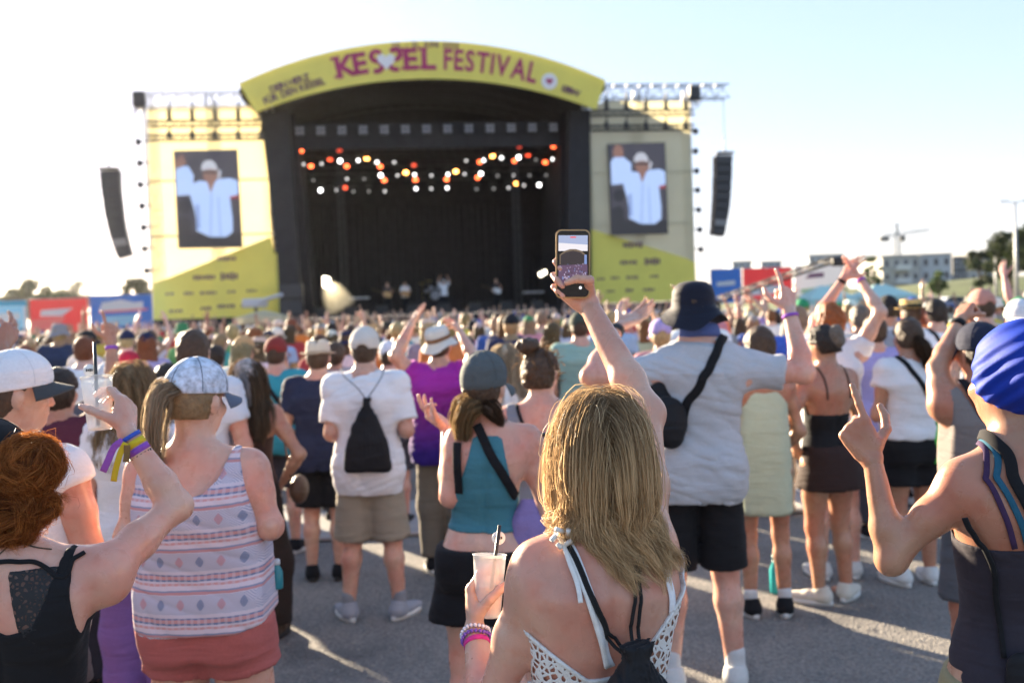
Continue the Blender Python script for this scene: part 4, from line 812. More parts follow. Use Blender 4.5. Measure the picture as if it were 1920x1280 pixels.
class Hand:
    REST = dict(f=[(6, 22, 30, 20), (0, 26, 34, 22), (-4, 30, 36, 24), (-9, 32, 36, 24)], t=[(.62, .70, .30), (.85, .40, .32), (.95, .15, .28)])
    OPEN = dict(f=[(10, 6, 10, 8), (2, 8, 12, 8), (-6, 10, 14, 8), (-14, 12, 16, 10)], t=[(.5, .85, .15), (.7, .7, .15), (.8, .6, .1)])
    POINT = dict(f=[(8, 4, 8, 6), (0, 80, 95, 55), (-3, 84, 95, 55), (-6, 86, 92, 55)], t=[(.45, .72, .5), (.82, .30, .45), (.95, .05, .3)])
    FIST = dict(f=[(2, 78, 95, 55), (0, 82, 95, 55), (-3, 84, 95, 55), (-6, 86, 92, 55)], t=[(.62, .6, .5), (.7, -.05, .7), (.5, -.7, .5)])
    CUP = dict(f=[(8, 34, 46, 34), (2, 38, 48, 34), (-4, 42, 48, 32), (-10, 44, 46, 30)], t=[(.45, .62, .62), (.55, .30, .78), (.55, .05, .83)])
    PHONE = dict(f=[(26, -6, 34, 40), (8, 12, 82, 66), (-4, 52, 75, 50), (-8, 66, 70, 45)], t=[(.35, .5, .75), (.57, -.5, .45), (.33, -.87, .2)])
    PINCH = dict(f=[(4, 48, 62, 36), (2, 12, 22, 14), (-6, 14, 22, 14), (-12, 18, 24, 16)], t=[(.55, .6, .58), (.75, .15, .62), (.85, -.05, .5)])
    def __init__(s, W, F, N, right, pose, size=1.0, rw=.026, arm=None):
        F = _n(F); N = _n(np.asarray(N, float)-F*(np.asarray(N, float)@F)); T = np.cross(F, N)*(1 if right else -1); s.F, s.N, s.T, s.W = F, N, T, np.array(W, float); z = size; W = s.W; p = []
        L = lambda f, t, n: W+z*(F*f+T*t+N*n)
        kn = [(.088, .029), (.093, .009), (.088, -.011), (.079, -.030)]; ln = [(.043, .026, .021), (.047, .030, .022), (.043, .027, .021), (.034, .021, .019)]
        rd = [(.0098, .0086, .0078, .0068), (.0100, .0088, .008, .007), (.0096, .0084, .0076, .0066), (.0086, .0074, .0068, .006)]
        wo = [.013, .005, -.005, -.013]; s.tips = []; s.nails = []
        for i in range(4):
            p.append(Cone(L(.006, wo[i], 0), L(*kn[i], -.001), rw*.60, .0122*z, .014, (N, .85)))
        p.append(Cone(L(.03, .022, .009), L(.062, .024, .006), .016*z, .013*z, .014)); p.append(Cone(L(.025, -.02, .006), L(.06, -.026, .004), .014*z, .012*z, .014))
        for i in range(4):
            sp, *cs = pose['f'][i]; a = R(sp); D0 = F*math.cos(a)+T*math.sin(a); Q = L(*kn[i], 0); ang = 0
            for j in range(3):
                ang += R(cs[j]); D = D0*math.cos(ang)+N*math.sin(ang); E = Q+D*ln[i][j]*z
                p.append(Cone(Q, E, rd[i][j]*z, rd[i][j+1]*z, .004 if j else .008)); Q = E
            s.tips.append(Q); s.nails.append((Q, D, np.cross(np.cross(D, N*math.cos(ang)-D0*math.sin(ang)), D), rd[i][3]*z))
        Q = L(.028, .026, .010)
        for j, (l, r0, r1) in enumerate(((.046, .0155, .0115), (.034, .0115, .0105), (.027, .0104, .0078))):
            d = pose['t'][j]; D = _n(F*d[0]+T*d[1]+N*d[2]); E = Q+D*l*z; p.append(Cone(Q, E, r0*z, r1*z, .010 if j == 0 else .004)); Q = E
        s.tips.append(Q); s.nails.append((Q, D, _n(np.cross(np.cross(D, _n(T*.9+F*.1)), D)), .0078*z)); a = _n(arm) if arm is not None else F
        p.append(Cone(W-a*.05, W-a*.005, rw*1.035, rw*.97, .014)); s.prims = p
    def mesh(s, h): return surface(Field(s.prims), h)

class Person:
    """joints in world coordinates; faces +Y when yaw=0"""
    def __init__(s, label, x, y, H=1.7, yaw=0, sex='f', girth=1.0, skin='fair', joints=None, cat='person', group=None, face=None, headup=None, h=.010, handh=.004, z=0.0, stance=.0, lean=0.0, armg=1.0):
        s.armg = armg; s.H, s.g, s.sex, s.skin, s.h, s.handh = H, girth, sex, skin, h, handh; k = H/1.7; s.k = k
        s.c, s.sn = math.cos(yaw), math.sin(yaw); s.X = np.array([s.c, s.sn, 0]); s.Y = np.array([-s.sn, s.c, 0]); s.Z = np.array([0, 0, 1.])
        s.root = empty('person', (x, y, z), 0, label=label, cat=cat, group=group); s.base = np.array([x, y, z])
        sw = .168*k*(.93 if sex == 'f' else 1.08)*(.6+.4*girth); hw = .088*k
        J = {'head': (0, .012, 1.585), 'neck': (0, -.02, 1.435), 'shL': (-sw/k, -.01, 1.375), 'shR': (sw/k, -.01, 1.375), 'pel': (0, 0, .86), 'hipL': (-hw/k, 0, .87), 'hipR': (hw/k, 0, .87),
             'knL': (-.095-stance*.4, .02, .47), 'knR': (.095+stance*.4, .02, .47), 'anL': (-.10-stance, -.02, .075), 'anR': (.10+stance, -.02, .075)}
        s.J = {n: s.L(*np.array(v)*k) for n, v in J.items()}
        if lean:
            for n in ('head', 'neck', 'shL', 'shR'): s.J[n] = s.J[n]+s.Y*lean*(s.J[n][2]-.9)
        s.toe = {'L': s.Y-.22*s.X, 'R': s.Y+.22*s.X}
        for n, v in (joints or {}).items(): s.J[n] = np.array(v, float)
        s.hf = _n(face if face is not None else s.Y); up = np.array(headup if headup is not None else s.Z, float); s.hu = _n(up-s.hf*(up@s.hf)); s.hr = np.cross(s.hf, s.hu); s.hands = {}; s.arm('L', 'down'); s.arm('R', 'down')
    def L(s, x, y, z): return s.base+s.X*x+s.Y*y+s.Z*z
    def arm(s, side, elbow, wrist=None, pose='REST', F=None, N=None, show=True, size=None):
        sg = -1 if side == 'L' else 1; S = s.J['sh'+side]; k = s.k; D = lambda x, y, z: S+(s.X*sg*x+s.Y*y+s.Z*z)*k
        if isinstance(elbow, str):
            e, w_ = {'down': ((.05, -.03, -.285), (.06, .06, -.52)), 'front': ((.075, .0, -.28), (-.04, .20, -.22)), 'low_front': ((.07, -.02, -.285), (.0, .14, -.44)), 'up': ((.13, .10, .21), (.06, .16, .45)), 'upstraight': ((.06, .08, .27), (.07, .14, .51)), 'phone': ((.10, .20, -.12), (.0, .32, .10)),
                     'clap': ((.17, .12, .17), (-.08, .18, .36)), 'bent': ((.09, .10, -.25), (.02, .30, -.10)), 'head': ((.22, .08, .12), (.02, .06, .25)), 'point': ((.05, .17, .2), (.03, .22, .45)), 'hip': ((.16, -.06, -.24), (.03, .06, -.42)), 'overhead': ((.10, .03, .26), (-.10, .05, .46))}[elbow]
            E, W = D(*e), D(*w_)
        else: E, W = np.array(elbow, float), np.array(wrist, float)
        s.J['el'+side], s.J['wr'+side] = E, W; f = _n(W-E)
        if F is None: F = f
        if N is None: N = -sg*s.X*.8+s.Y*.4
        s.hands[side] = (F, N, pose, show, size); return s
    def field(s):
        k, g = s.k, s.g; J = s.J; f = s.sex == 'f'; p = []
        hip = .5*(J['hipL']+J['hipR']); P0 = hip-_n(J['neck']-hip)*.06*k
        lh, lsx = J['hipR']-J['hipL'], J['shR']-J['shL']
        T = (0, .10, .24, .42, .60, .78, .88, 1.0); gg = g
        wf = [.120, .158*gg, .160*gg, .128*gg, .140*gg, .160*(.5+.5*gg), .135, .055] if f else [.115, .150*gg, .152*gg, .145*gg, .160*gg, .178*(.5+.5*gg), .15, .06]
        df = [.085, .105*gg, .105*gg, .088*gg, .103*gg, .102*gg, .078, .055] if f else [.085, .102*gg, .104*gg, .100*gg, .112*gg, .110*gg, .085, .06]
        of = [-.01, -.012, -.006, .012, .004, -.012, -.016, -.012]
        s.torso = Loft(P0, J['neck'], lh, lsx, (T, np.array(wf)*k), (T, np.array(df)*k), (T, np.array(of)*k), 2.35, .045, 0, 1, .009*k); p.append(s.torso)
        s.wf, s.df, s.T, s.of = wf, df, T, of; bk = -np.cross(s.torso.ax, s.torso.l0)*-1; back = -np.cross(s.torso.ax, _n(lh)); s.back = back
        for sd in 'LR': p.append(Ell(J['hip'+sd]+back*.045*k-s.Z*.005, np.array([.085, .085, .10])*k*gg, None, .04))
        nk = .052 if f else .060
        p.append(Cone(J['neck']-s.Z*.02*k, J['head']-s.hu*.05*k-s.hf*.015*k, nk*k*1.08, nk*k, .035))
        for sd in 'LR':
            S = J['sh'+sd]; ag = (.55+.45*gg)*s.armg; E, W = J['el'+sd], J['wr'+sd]
            p.append(Cone(J['neck']-s.Z*.015*k, S+s.Z*.012*k, .05*k, .05*k*ag, .05))
            p.append(Cone(J['neck']-s.Z*.10*k, S-s.Z*.03*k+(E-S)*.02, .07*k, .056*k*ag, .05))
            u = (.0445 if f else .054)*k*ag; p.append(Cone(S, S+(E-S)*.45, u*1.06, u*.95, .035)); p.append(Cone(S+(E-S)*.45, E, u*.95, u*.76, .03))
            dl = _n(E-W); p.append(Ell(E+_n(E-.5*(S+W))*.012*k, np.array([.026, .026, .026])*k*ag, None, .02))
            p.append(Ell(J['neck']*.42+S*.58-s.Z*.115*k+back*.052*k, np.array([.055, .026, .085])*k, (_n(S-J['neck']), back, s.Z), .03))
            fo = (.0385 if f else .044)*k*(.7+.3*gg)*s.armg; p.append(Cone(E, E+(W-E)*.3, fo*.92, fo, .03)); p.append(Cone(E+(W-E)*.3, W, fo, fo*.64, .02))
        s.trunk = Field(p)
        for sd in 'LR':
            A, K, F_ = J['hip'+sd]-s.Z*.0, J['kn'+sd], J['an'+sd]; tg = (.5+.5*gg)
            p.append(Cone(A-s.Z*.01, A+(K-A)*.5, .088*k*gg, .074*k*tg, .05)); p.append(Cone(A+(K-A)*.5, K, .074*k*tg, .054*k*tg, .03))
            p.append(Cone(K, K+(F_-K)*.3-s.Y*.012*k, .052*k*tg, .056*k*tg, .03)); p.append(Cone(K+(F_-K)*.3-s.Y*.012*k, F_, .056*k*tg, .035*k, .03))
            t = s.toe[sd]; t = _n(t); p.append(Cone(F_-s.Z*.03*k-t*.02, F_-s.Z*.045*k+t*.15*k, .036*k, .025*k, .03, (s.Z, .8)))
        Hc, U, Fd, Rt = J['head'], s.hu, s.hf, s.hr; q = .955*k**.5; s.hs = q; ax = (Rt, Fd, U)
        hp = [Ell(Hc+U*.022*q-Fd*.008*q, np.array([.075, .096, .092])*q, ax, .03), Ell(Hc-U*.052*q+Fd*.030*q, np.array([.058, .066, .070])*q, ax, .03), Cone(Hc-U*.095*q+Fd*.07*q, Hc-U*.09*q+Fd*.078*q, .018*q, .016*q, .02),
              Cone(Hc+U*.005*q+Fd*.088*q, Hc-U*.032*q+Fd*.107*q, .010*q, .014*q, .012), Ell(Hc-U*.062*q+Fd*.092*q, np.array([.022, .010, .010])*q, ax, .01), Cone(Hc+U*.028*q+Fd*.08*q-Rt*.03*q, Hc+U*.028*q+Fd*.08*q+Rt*.03*q, .012*q, .012*q, .015)]
        for sg in (-1, 1):
            ec = Hc+Rt*sg*.078*q-U*.010*q-Fd*.008*q; n_ = _n(Rt*sg+Fd*-.35); hp.append(Ell(ec, np.array([.010, .021, .033])*q, (n_, _n(Fd-n_*(Fd@n_)), U), .006)); hp.append(Cone(ec-U*.024*q+Fd*.004*q, ec-U*.028*q+Fd*.004*q, .009*q, .008*q, .008))
            hp.append(Ell(Hc-U*.03*q+Fd*.07*q+Rt*sg*.035*q, np.array([.025, .022, .02])*q, ax, .02))
        p += hp; s.body = Field(p); return s.body
    def build(s, hands=True, h=None):
        f = s.field(); V, Q = surface(f, h or s.h); Vs, Qs = [V], [Q]; n = len(V)
        if hands:
            for sd, (F, N, pose, show, size) in s.hands.items():
                if not show: continue
                W, E = s.J['wr'+sd], s.J['el'+sd]; rw = (.0385 if s.sex == 'f' else .044)*s.k*(.7+.3*s.g)*.64*s.armg
                hd = Hand(W, F, N, sd == 'R', getattr(Hand, pose) if isinstance(pose, str) else pose, size or s.k*(.97 if s.sex == 'f' else 1.04), rw, W-E); s.hands[sd] = (F, N, pose, show, size, hd)
                v, q = hd.mesh(s.handh); Vs.append(v); Qs.append(q+n); n += len(v)
        s.put('body', np.concatenate(Vs), np.concatenate(Qs), skin_mat(s.skin)); return s
    def put(s, name, V, Q, m, parent=None, smooth=True, **k):
        return link(name, np_mesh(name, local_to(s.root, V), Q, smooth), m, parent or s.root, **k)
    def imp(s, name, f, h, m, **k):
        V, Q = surface(f, h); return s.put(name, V, Q, m, **k)
    def mb(s, name, mb, m, smooth=True, **k):
        mb.v = [tuple(x) for x in local_to(s.root, np.array(mb.v))]; return mb.build(name, m, k.pop('parent', s.root), smooth, **k)
    # ---------------- clothes
    def wrinkle(s, P, amp, seed=0.0):
        q = (P-s.base)@np.stack([s.X, s.Y, s.Z], 1)+seed; a = vnoise(np.stack([q[:, 0]*.9+q[:, 2]*.5, q[:, 1], q[:, 2]*.3], 1), 12); b = vnoise(np.stack([q[:, 0]*.28, q[:, 1]*.3, q[:, 2]+np.abs(q[:, 0])*.35], 1), 26); c = vnoise(q, 5)
        return amp*((1-np.abs(a))**2*.5+(1-np.abs(b))**3*.75+c*.45-.45)
    def tshirt(s, m, name='tshirt', hem=-.02, sleeve=.55, loose=.016, neck=.078, amp=.010, h=None, flare=.0, vneck=0):
        k = s.k; T, L = s.T, s.torso; w_ = np.array(s.wf)*k+loose; d_ = np.array(s.df)*k+loose*1.15; w_[0] = w_[1]+flare; d_[0] = d_[1]+flare*.7; w_[3] = max(w_[3], .55*w_[2]+.45*w_[4]+.002); d_[3] = max(d_[3], d_[2]*.6+d_[4]*.4)
        lo = Loft(L.a, L.b, L.l0, L.l1, (T, w_), (T, d_), (T, np.array(s.of)*k), 2.4, .05, hem, .97); pr = [lo]; J = s.J; cuts = []
        if hem < .12: pr += [Ell(J['hip'+sd]+s.back*.022*k+s.Z*.02, np.array([.108, .122, .15])*k*s.g+loose*.8, None, .06) for sd in 'LR']; hp_ = L.a+L.ax*L.L*hem
        for sd in 'LR':
            S, E = J['sh'+sd], J['el'+sd]; M_ = S+(E-S)*sleeve; u = .056*k*(.55+.45*s.g)*(1 if s.sex == 'm' else .92)
            pr += [Cone(J['neck']-s.Z*.02*k, S+s.Z*.006*k, .05*k+loose*.5, u+loose*.55, .05)]; cuts.append((M_, _n(E-S), Field([Cone(S, M_+(E-S)*.08, u+loose*.75, u*.95+loose*1.15, .045)])))
        F = Field(pr); nc = J['neck']+s.Z*.035*k-s.back*.02*k
        def fn(P):
            v = np.maximum(F(P), (hem-L.coords(P)[0])*L.L)
            for M_, d, sf in cuts: v = smin(v, np.maximum(sf(P), (P-M_)@d), .045)
            v = v+s.wrinkle(P, amp, s.base[0]); v = np.maximum(v, -(np.sqrt((((P-nc)*np.array([1, 1, .9]))**2).sum(1))-neck*k))
            return v
        bs = [F.bounds()]+[c[2].bounds() for c in cuts]; lo_, hi_ = np.min([b[0] for b in bs], 0), np.max([b[1] for b in bs], 0); s.tee = Fn(fn, lo_, hi_); return s.imp(name, Fn(fn, lo_, hi_), h or s.h, m)
    def region_top(s, name, m, region, off=.006, h=None, loose=None, hem=.1, amp=.002, flare=0):
        """a garment that keeps the trunk where region(t, x, y) < 0 (metres-like)"""
        k = s.k; L = s.torso; pr = [q for q in s.trunk.p if not (isinstance(q, Cone) and q.k <= .035)]
        if loose is not None:
            w_ = np.array(s.wf)*k+loose; d_ = np.array(s.df)*k+loose*1.2; w_[0] = w_[1]+flare; d_[0] = d_[1]+flare; w_[3] = max(w_[3], .5*(w_[2]+w_[4])); d_[3] = max(d_[3], .5*(d_[2]+d_[4]))
            w_[5:] -= loose*.8; d_[5:] -= loose*.6
            pr = [Loft(L.a, L.b, L.l0, L.l1, (s.T, w_), (s.T, d_), (s.T, np.array(s.of)*k), 2.4, .05, hem, 1)]+[q for q in pr[1:] if not isinstance(q, Ell)]
        F = Field(pr)
        def fn(P):
            t, x, y = L.coords(P); return np.maximum(F(P)-off+s.wrinkle(P, amp, 3.3), np.maximum(region(t, x/k, y/k)*k, (hem-t)*L.L))
        lo_, hi_ = F.bounds(); return s.imp(name, Fn(fn, lo_-.02, hi_+.02), h or s.h*.8, m)
    def shorts(s, m, name='shorts', to=.55, loose=.02, waist=.24, amp=.005, h=None, flare=.02):
        """to: fraction along hip-knee (up to 1) or beyond to the ankle (2)"""
        k = s.k; J = s.J; L = s.torso; w_ = np.array(s.wf)*k+loose*.55; d_ = np.array(s.df)*k+loose*.6; w_[0] = w_[1]; d_[0] = d_[1]
        pr = [Loft(L.a, L.b, L.l0, L.l1, (s.T, w_), (s.T, d_), (s.T, np.array(s.of)*k), 2.4, .05, -.02, waist)]+[Ell(J['hip'+sd]+s.back*.047*k, np.array([.088, .088, .10])*k*s.g+loose*.4, None, .05) for sd in 'LR']; legs = []
        for sd in 'LR':
            A, K, N_ = J['hip'+sd], J['kn'+sd], J['an'+sd]; tg = (.5+.5*s.g); e1 = A+(K-A)*min(to, 1)
            c = [Cone(A-s.Z*.03, A+(K-A)*min(to, 1)*1.03, .084*k*s.g+loose*.4, (.088-.026*min(to, 1))*k*tg+loose+flare, .05)]
            if to > 1: c.append(Cone(K, K+(N_-K)*(to-1)*1.02, .060*k*tg+loose+flare, .042*k+loose+flare, .04))
            end = e1 if to <= 1 else K+(N_-K)*(to-1); legs.append((Field(c), end, _n((K-A) if to <= 1 else (N_-K))))
        F = Field(pr); top = L.a+L.ax*L.L*waist
        def fn(P):
            v = F(P)
            for lf, e, d in legs: v = smin(v, np.maximum(lf(P), (P-e)@d), .03)
            return np.maximum(v+s.wrinkle(P, amp, 7.7), (P-top)@L.ax)
        bs = [F.bounds()]+[l[0].bounds() for l in legs]; return s.imp(name, Fn(fn, np.min([b[0] for b in bs], 0), np.max([b[1] for b in bs], 0)), h or s.h, m)
    def skirt(s, m, name='skirt', z1=.5, top=.3, w0=None, wide=.06, amp=.006, h=None, dep=1.0):
        k = s.k; L = s.torso; a = np.array([L.a[0], L.a[1], z1*s.H+s.base[2]])*1.0; t_ = L.a+L.ax*L.L*top; w1 = np.interp(top, s.T, s.wf)*k+.012; d1 = np.interp(top, s.T, s.df)*k+.012; hw = max(s.wf[1], s.wf[2])*k+.018; hd = max(s.df[1:3])*k*1.18+.018
        Lf = Loft(a, t_, L.l0, L.l0, ((0, .55, .8, 1), (hw+wide, hw+.01, hw, w1)), ((0, .55, .8, 1), ((hd+wide*.8)*dep, hd+.01, hd, d1)), ((0, .6, 1), (-.015, -.02, -.005)), 2.2, .0, 0, 1)
        fn = lambda P: Lf(P)+s.wrinkle(P*np.array([1.6, 1.6, .4]), amp, 1.7); return s.imp(name, Fn(fn, Lf.lo, Lf.hi), h or s.h, m)
    def shoes(s, m, sole, sock=None, h=None, kind='sneaker'):
        k = s.k
        for sd in 'LR':
            A = s.J['an'+sd]; t = _n(s.toe[sd]); hz = s.base[2]; a = np.array([A[0], A[1], hz]); r_ = np.cross(t, s.Z)
            pr = [Cone(a-t*.035*k+s.Z*.05, a+t*.06*k+s.Z*.045, .044*k, .044*k, .02), Cone(a+t*.06*k+s.Z*.042, a+t*.165*k+s.Z*.036, .046*k, .038*k, .02, (s.Z, .8)), Cone(a-t*.02*k+s.Z*.05, a-t*.015*k+s.Z*.095, .046*k, .043*k, .03)]
            F = Field(pr); fn = lambda P: np.maximum(np.maximum(F(P), hz+.022-P[:, 2]), (P[:, 2]-hz-.10)+.25*((P-a)@t))
            lo, hi = F.bounds(); sh = s.imp('shoe', Fn(fn, lo, hi), h or .006, m); out = []
            for i in range(20):
                an = 2*math.pi*i/20; x = math.cos(an); y = math.sin(an); out.append(a+t*(.065+.148*x)*k+r_*(.05-.008*(x < 0)*abs(x)-.006*(x > .6))*y*k)
            mb = MB(); V = [o_+s.Z*.002 for o_ in out]+[o_+s.Z*.03 for o_ in out]; mb.add(V, [tuple(range(19, -1, -1)), tuple(range(20, 40))]+[(i, (i+1) % 20, 20+(i+1) % 20, 20+i) for i in range(20)]); s.mb('sole', mb, sole, True, parent=sh)
            if sock is not None: s.imp('sock', Field([Cone(A+s.Z*.0, A+s.Z*.07*k, .040*k, .041*k, 0)]), .008, sock)
    # ---------------- head things
    def hp(s, r, f, u): return s.J['head']+s.hs*(s.hr*r+s.hf*f+s.hu*u)
    def skull(s, grow=.012, dz=.0): return Ell(s.hp(0, -.008, .022+dz), (np.array([.075, .096, .092])+grow)*s.hs, (s.hr, s.hf, s.hu), 0)
    def short_hair(s, m, grow=.014, nape=-.075, amp=.004, sc=70, front=.045, h=None, name='hair'):
        E = s.skull(grow); B = Ell(s.hp(0, -.045, -.02), (np.array([.066, .058, .075])+grow*.5)*s.hs, (s.hr, s.hf, s.hu), 0.03); F = Field([E, B]); c = s.J['head']; q = s.hs
        def fn(P):
            r, f, u = (P-c)@s.hr/q, (P-c)@s.hf/q, (P-c)@s.hu/q; v = F(P)+amp*vnoise(P, sc)+amp*.7*vnoise(P, sc*2.2)
            v = np.maximum(v, (nape-u)*q); v = np.maximum(v, np.minimum(f-front, f*.7-u+.045)*q*.9); v = np.maximum(v, np.minimum(.012-u+0*u, f+.015)*q)
            return v
        lo, hi = F.bounds(); return s.imp(name, Fn(fn, lo, hi), h or s.h*.6, m)
    def cap(s, m, fwd=1, m2=None, tilt=0.0, brim=.075, opening=True, base=.005, name='cap', turn=0.0, brimm=None, h=None):
        q = s.hs; c = s.J['head']; E = Field([s.skull(.016, .006)]); fd = _n(s.hf*math.cos(turn)+s.hr*math.sin(turn))*fwd; rt = np.cross(fd, s.hu)
        E.p.append(Ell(s.hp(0, 0, .06)+fd*.02*q, np.array([.075, .088, .072])*q, (rt, fd, s.hu), .03))
        def fn(P):
            f, u, r = (P-c)@fd/q, (P-c)@s.hu/q, (P-c)@rt/q; v = E(P)+.0012*vnoise(P, 40); v = np.maximum(v, (base+.02+tilt*f-u)*q)
            v = np.maximum(v, -(E(P)+.006*q) + 0*v) if False else v
            if opening: v = np.maximum(v, -np.maximum(np.sqrt((r/.036)**2+((u-base-.012)/.034)**2)-1, (f+.02)*20)*.03*q)
            return v
        lo, hi = E.bounds(); o = s.imp(name, Fn(fn, lo, hi), h or s.h*.6, m)
        if (h or 1) < .0075:
            mb = MB()
            for i in range(6):
                a = R(30+60*i); Pn = project(E, np.array([s.hp(0, -.008, .022)+q*(.1*math.sin(b_)*(rt*math.cos(a)+fd*math.sin(a)*1.2)+s.hu*.1*math.cos(b_)) for b_ in np.linspace(.08, 1.5, 14)]), 3, .0006); u_ = (Pn-c)@s.hu/q; f_ = (Pn-c)@fd/q; Pn = Pn[u_ > base+.022+tilt*f_]
                if len(Pn) > 2: mb.tube(Pn, .0013, 5)
            s.mb('panel_seams', mb, m2 or m, True, parent=o).__setitem__('kind', 'stuff')
        mb = MB(); n = 14; rows = 5; V = []
        for j in range(rows+1):
            for i in range(n+1):
                a = R(-66+132*i/n); ri = .090+.001; ex = brim*math.cos(a*1.2)**.7 if abs(a*1.2) < math.pi/2 else 0; rr = ri+ex*j/rows
                p = c+q*(rt*math.sin(a)*(rr*.88+.006)+fd*(math.cos(a)*(rr+.012)-.002)+s.hu*(base+.030+tilt*.09-.035*(math.sin(a)**2)*(.3+j/rows)-.018*j/rows)); V.append(p)
        nn = n+1; top = V; bot = [p-s.hu*.004 for p in V]; N0 = len(V)
        F = [(j*nn+i, j*nn+i+1, (j+1)*nn+i+1, (j+1)*nn+i) for j in range(rows) for i in range(n)]; F += [tuple(N0+x for x in reversed(f)) for f in F]
        F += [(rows*nn+i, rows*nn+i+1, N0+rows*nn+i+1, N0+rows*nn+i) for i in range(n)]
        mb.add(top+bot, F); s.mb('brim', mb, brimm or m2 or m, True, parent=o)
        mb = MB(); mb.lathe(s.hp(0, -.008, .022)+s.hu*.114*q+fd*.004, [(.009, -.004), (.007, .003), (.001, .005)], 10, s.hu); s.mb('button', mb, m2 or m, True, parent=o); return o
    def lathe_hat(s, m, prof, name, sx=1.0, sy=1.22, tilt=(0, 0), wob=.0, at=(0, -.008, .03), n=40, pinch=0, band=None, bandm=None, seed=1):
        """profile of (radius, height) round the head, top last"""
        U = _n(s.hu+s.hf*tilt[0]+s.hr*tilt[1]); F = _n(s.hf-U*(s.hf@U)); Rr = np.cross(F, U); c = s.hp(*at); q = s.hs; rs = np.random.RandomState(seed); ph = rs.rand(4)*6
        def ring(r_, z, k_, grow=0):
            out = []
            for i in range(n):
                a = 2*math.pi*i/n; ww = wob*(math.sin(2*a+ph[0])+.6*math.sin(3*a+ph[1])+.4*math.sin(5*a+ph[2]))*max(0, (r_-.085)/.05)
                zz = z+ww; rr = r_+grow; x, y = rr*math.cos(a)*sx, rr*math.sin(a)*sy
                if pinch and z > .07: zz -= pinch*math.exp(-(x/.02)**2)*(z-.07)/.05
                out.append(c+q*(Rr*x+F*y+U*zz))
            return out
        mb = MB(); V = []; [V.extend(ring(r_, z, 0)) for r_, z in prof]; Fs = [(j*n+i, j*n+(i+1) % n, (j+1)*n+(i+1) % n, (j+1)*n+i) for j in range(len(prof)-1) for i in range(n)]; Fs.append(tuple((len(prof)-1)*n+i for i in range(n)))
        mb.add(V, Fs); o = s.mb(name, mb, m, True)
        if band:
            mb = MB(); V = ring(band[0], band[1], 0, .002)+ring(band[2], band[3], 0, .002)+ring(band[2], band[3], 0, -.002); mb.add(V, [(i, (i+1) % n, n+(i+1) % n, n+i) for i in range(n)]+[(n+i, n+(i+1) % n, 2*n+(i+1) % n, 2*n+i) for i in range(n)]); s.mb('band', mb, bandm, True, parent=o)
        return o
    def strap(s, name, pts, m, width=.025, thick=.003, off=.004, field=None, parent=None, top=None, n=40, proj_=True, twist=None):
        P = resample(np.array(pts, float), n); f = field or s.body
        if field is None and hasattr(s, 'tee'): f = s.tee; off = .003
        if proj_:
            P = project(f, P, 3, off+thick)
            for _ in range(4): P[1:-1] = .25*P[:-2]+.5*P[1:-1]+.25*P[2:]
            v = f(P); lift = v < thick; g_ = grad(f, P); g_ /= np.linalg.norm(g_, axis=1)[:, None]+1e-9; P = P+np.where(lift, thick-v, 0)[:, None]*g_
        N = grad(f, P, .008); N /= np.linalg.norm(N, axis=1)[:, None]+1e-9
        for _ in range(5): N[1:-1] = N[:-2]+N[1:-1]+N[2:]; N /= np.linalg.norm(N, axis=1)[:, None]+1e-9
        return ribbon(name, P, N, width, thick, m, parent or s.root)
def resample(P, n):
    m = len(P); t = np.linspace(0, m-1, n); i = np.clip(t.astype(int), 0, m-2); f = (t-i)[:, None]; E = np.concatenate([[2*P[0]-P[1]], P, [2*P[-1]-P[-2]]])
    a, b, c, d = E[i], E[i+1], E[i+2], E[i+3]; return .5*(2*b+(c-a)*f+(2*a-5*b+4*c-d)*f**2+(3*b-a-3*c+d)*f**3)
def ribbon(name, P, N, width, thick, m, parent, smooth=True, **k):
    T = np.gradient(P, axis=0); T /= np.linalg.norm(T, axis=1)[:, None]+1e-9; S = np.cross(T, N); S /= np.linalg.norm(S, axis=1)[:, None]+1e-9; N = np.cross(S, T); wd = (np.full(len(P), width) if np.isscalar(width) else np.array(width))[:, None]/2
    V = np.stack([P+S*wd+N*thick*.3, P+S*wd*.85+N*thick, P-S*wd*.85+N*thick, P-S*wd+N*thick*.3, P-S*wd-N*thick, P+S*wd-N*thick], 1).reshape(-1, 3); n = len(P); Q = []
    for i in range(n-1):
        for j in range(6): Q.append((i*6+j, i*6+(j+1) % 6, (i+1)*6+(j+1) % 6, (i+1)*6+j))
    mb = MB(); mb.add(local_to(parent, V) if parent is not None else V, Q+[(5, 4, 3, 2, 1, 0), tuple((n-1)*6+j for j in range(6))]); return mb.build(name, m, parent, smooth, **k)

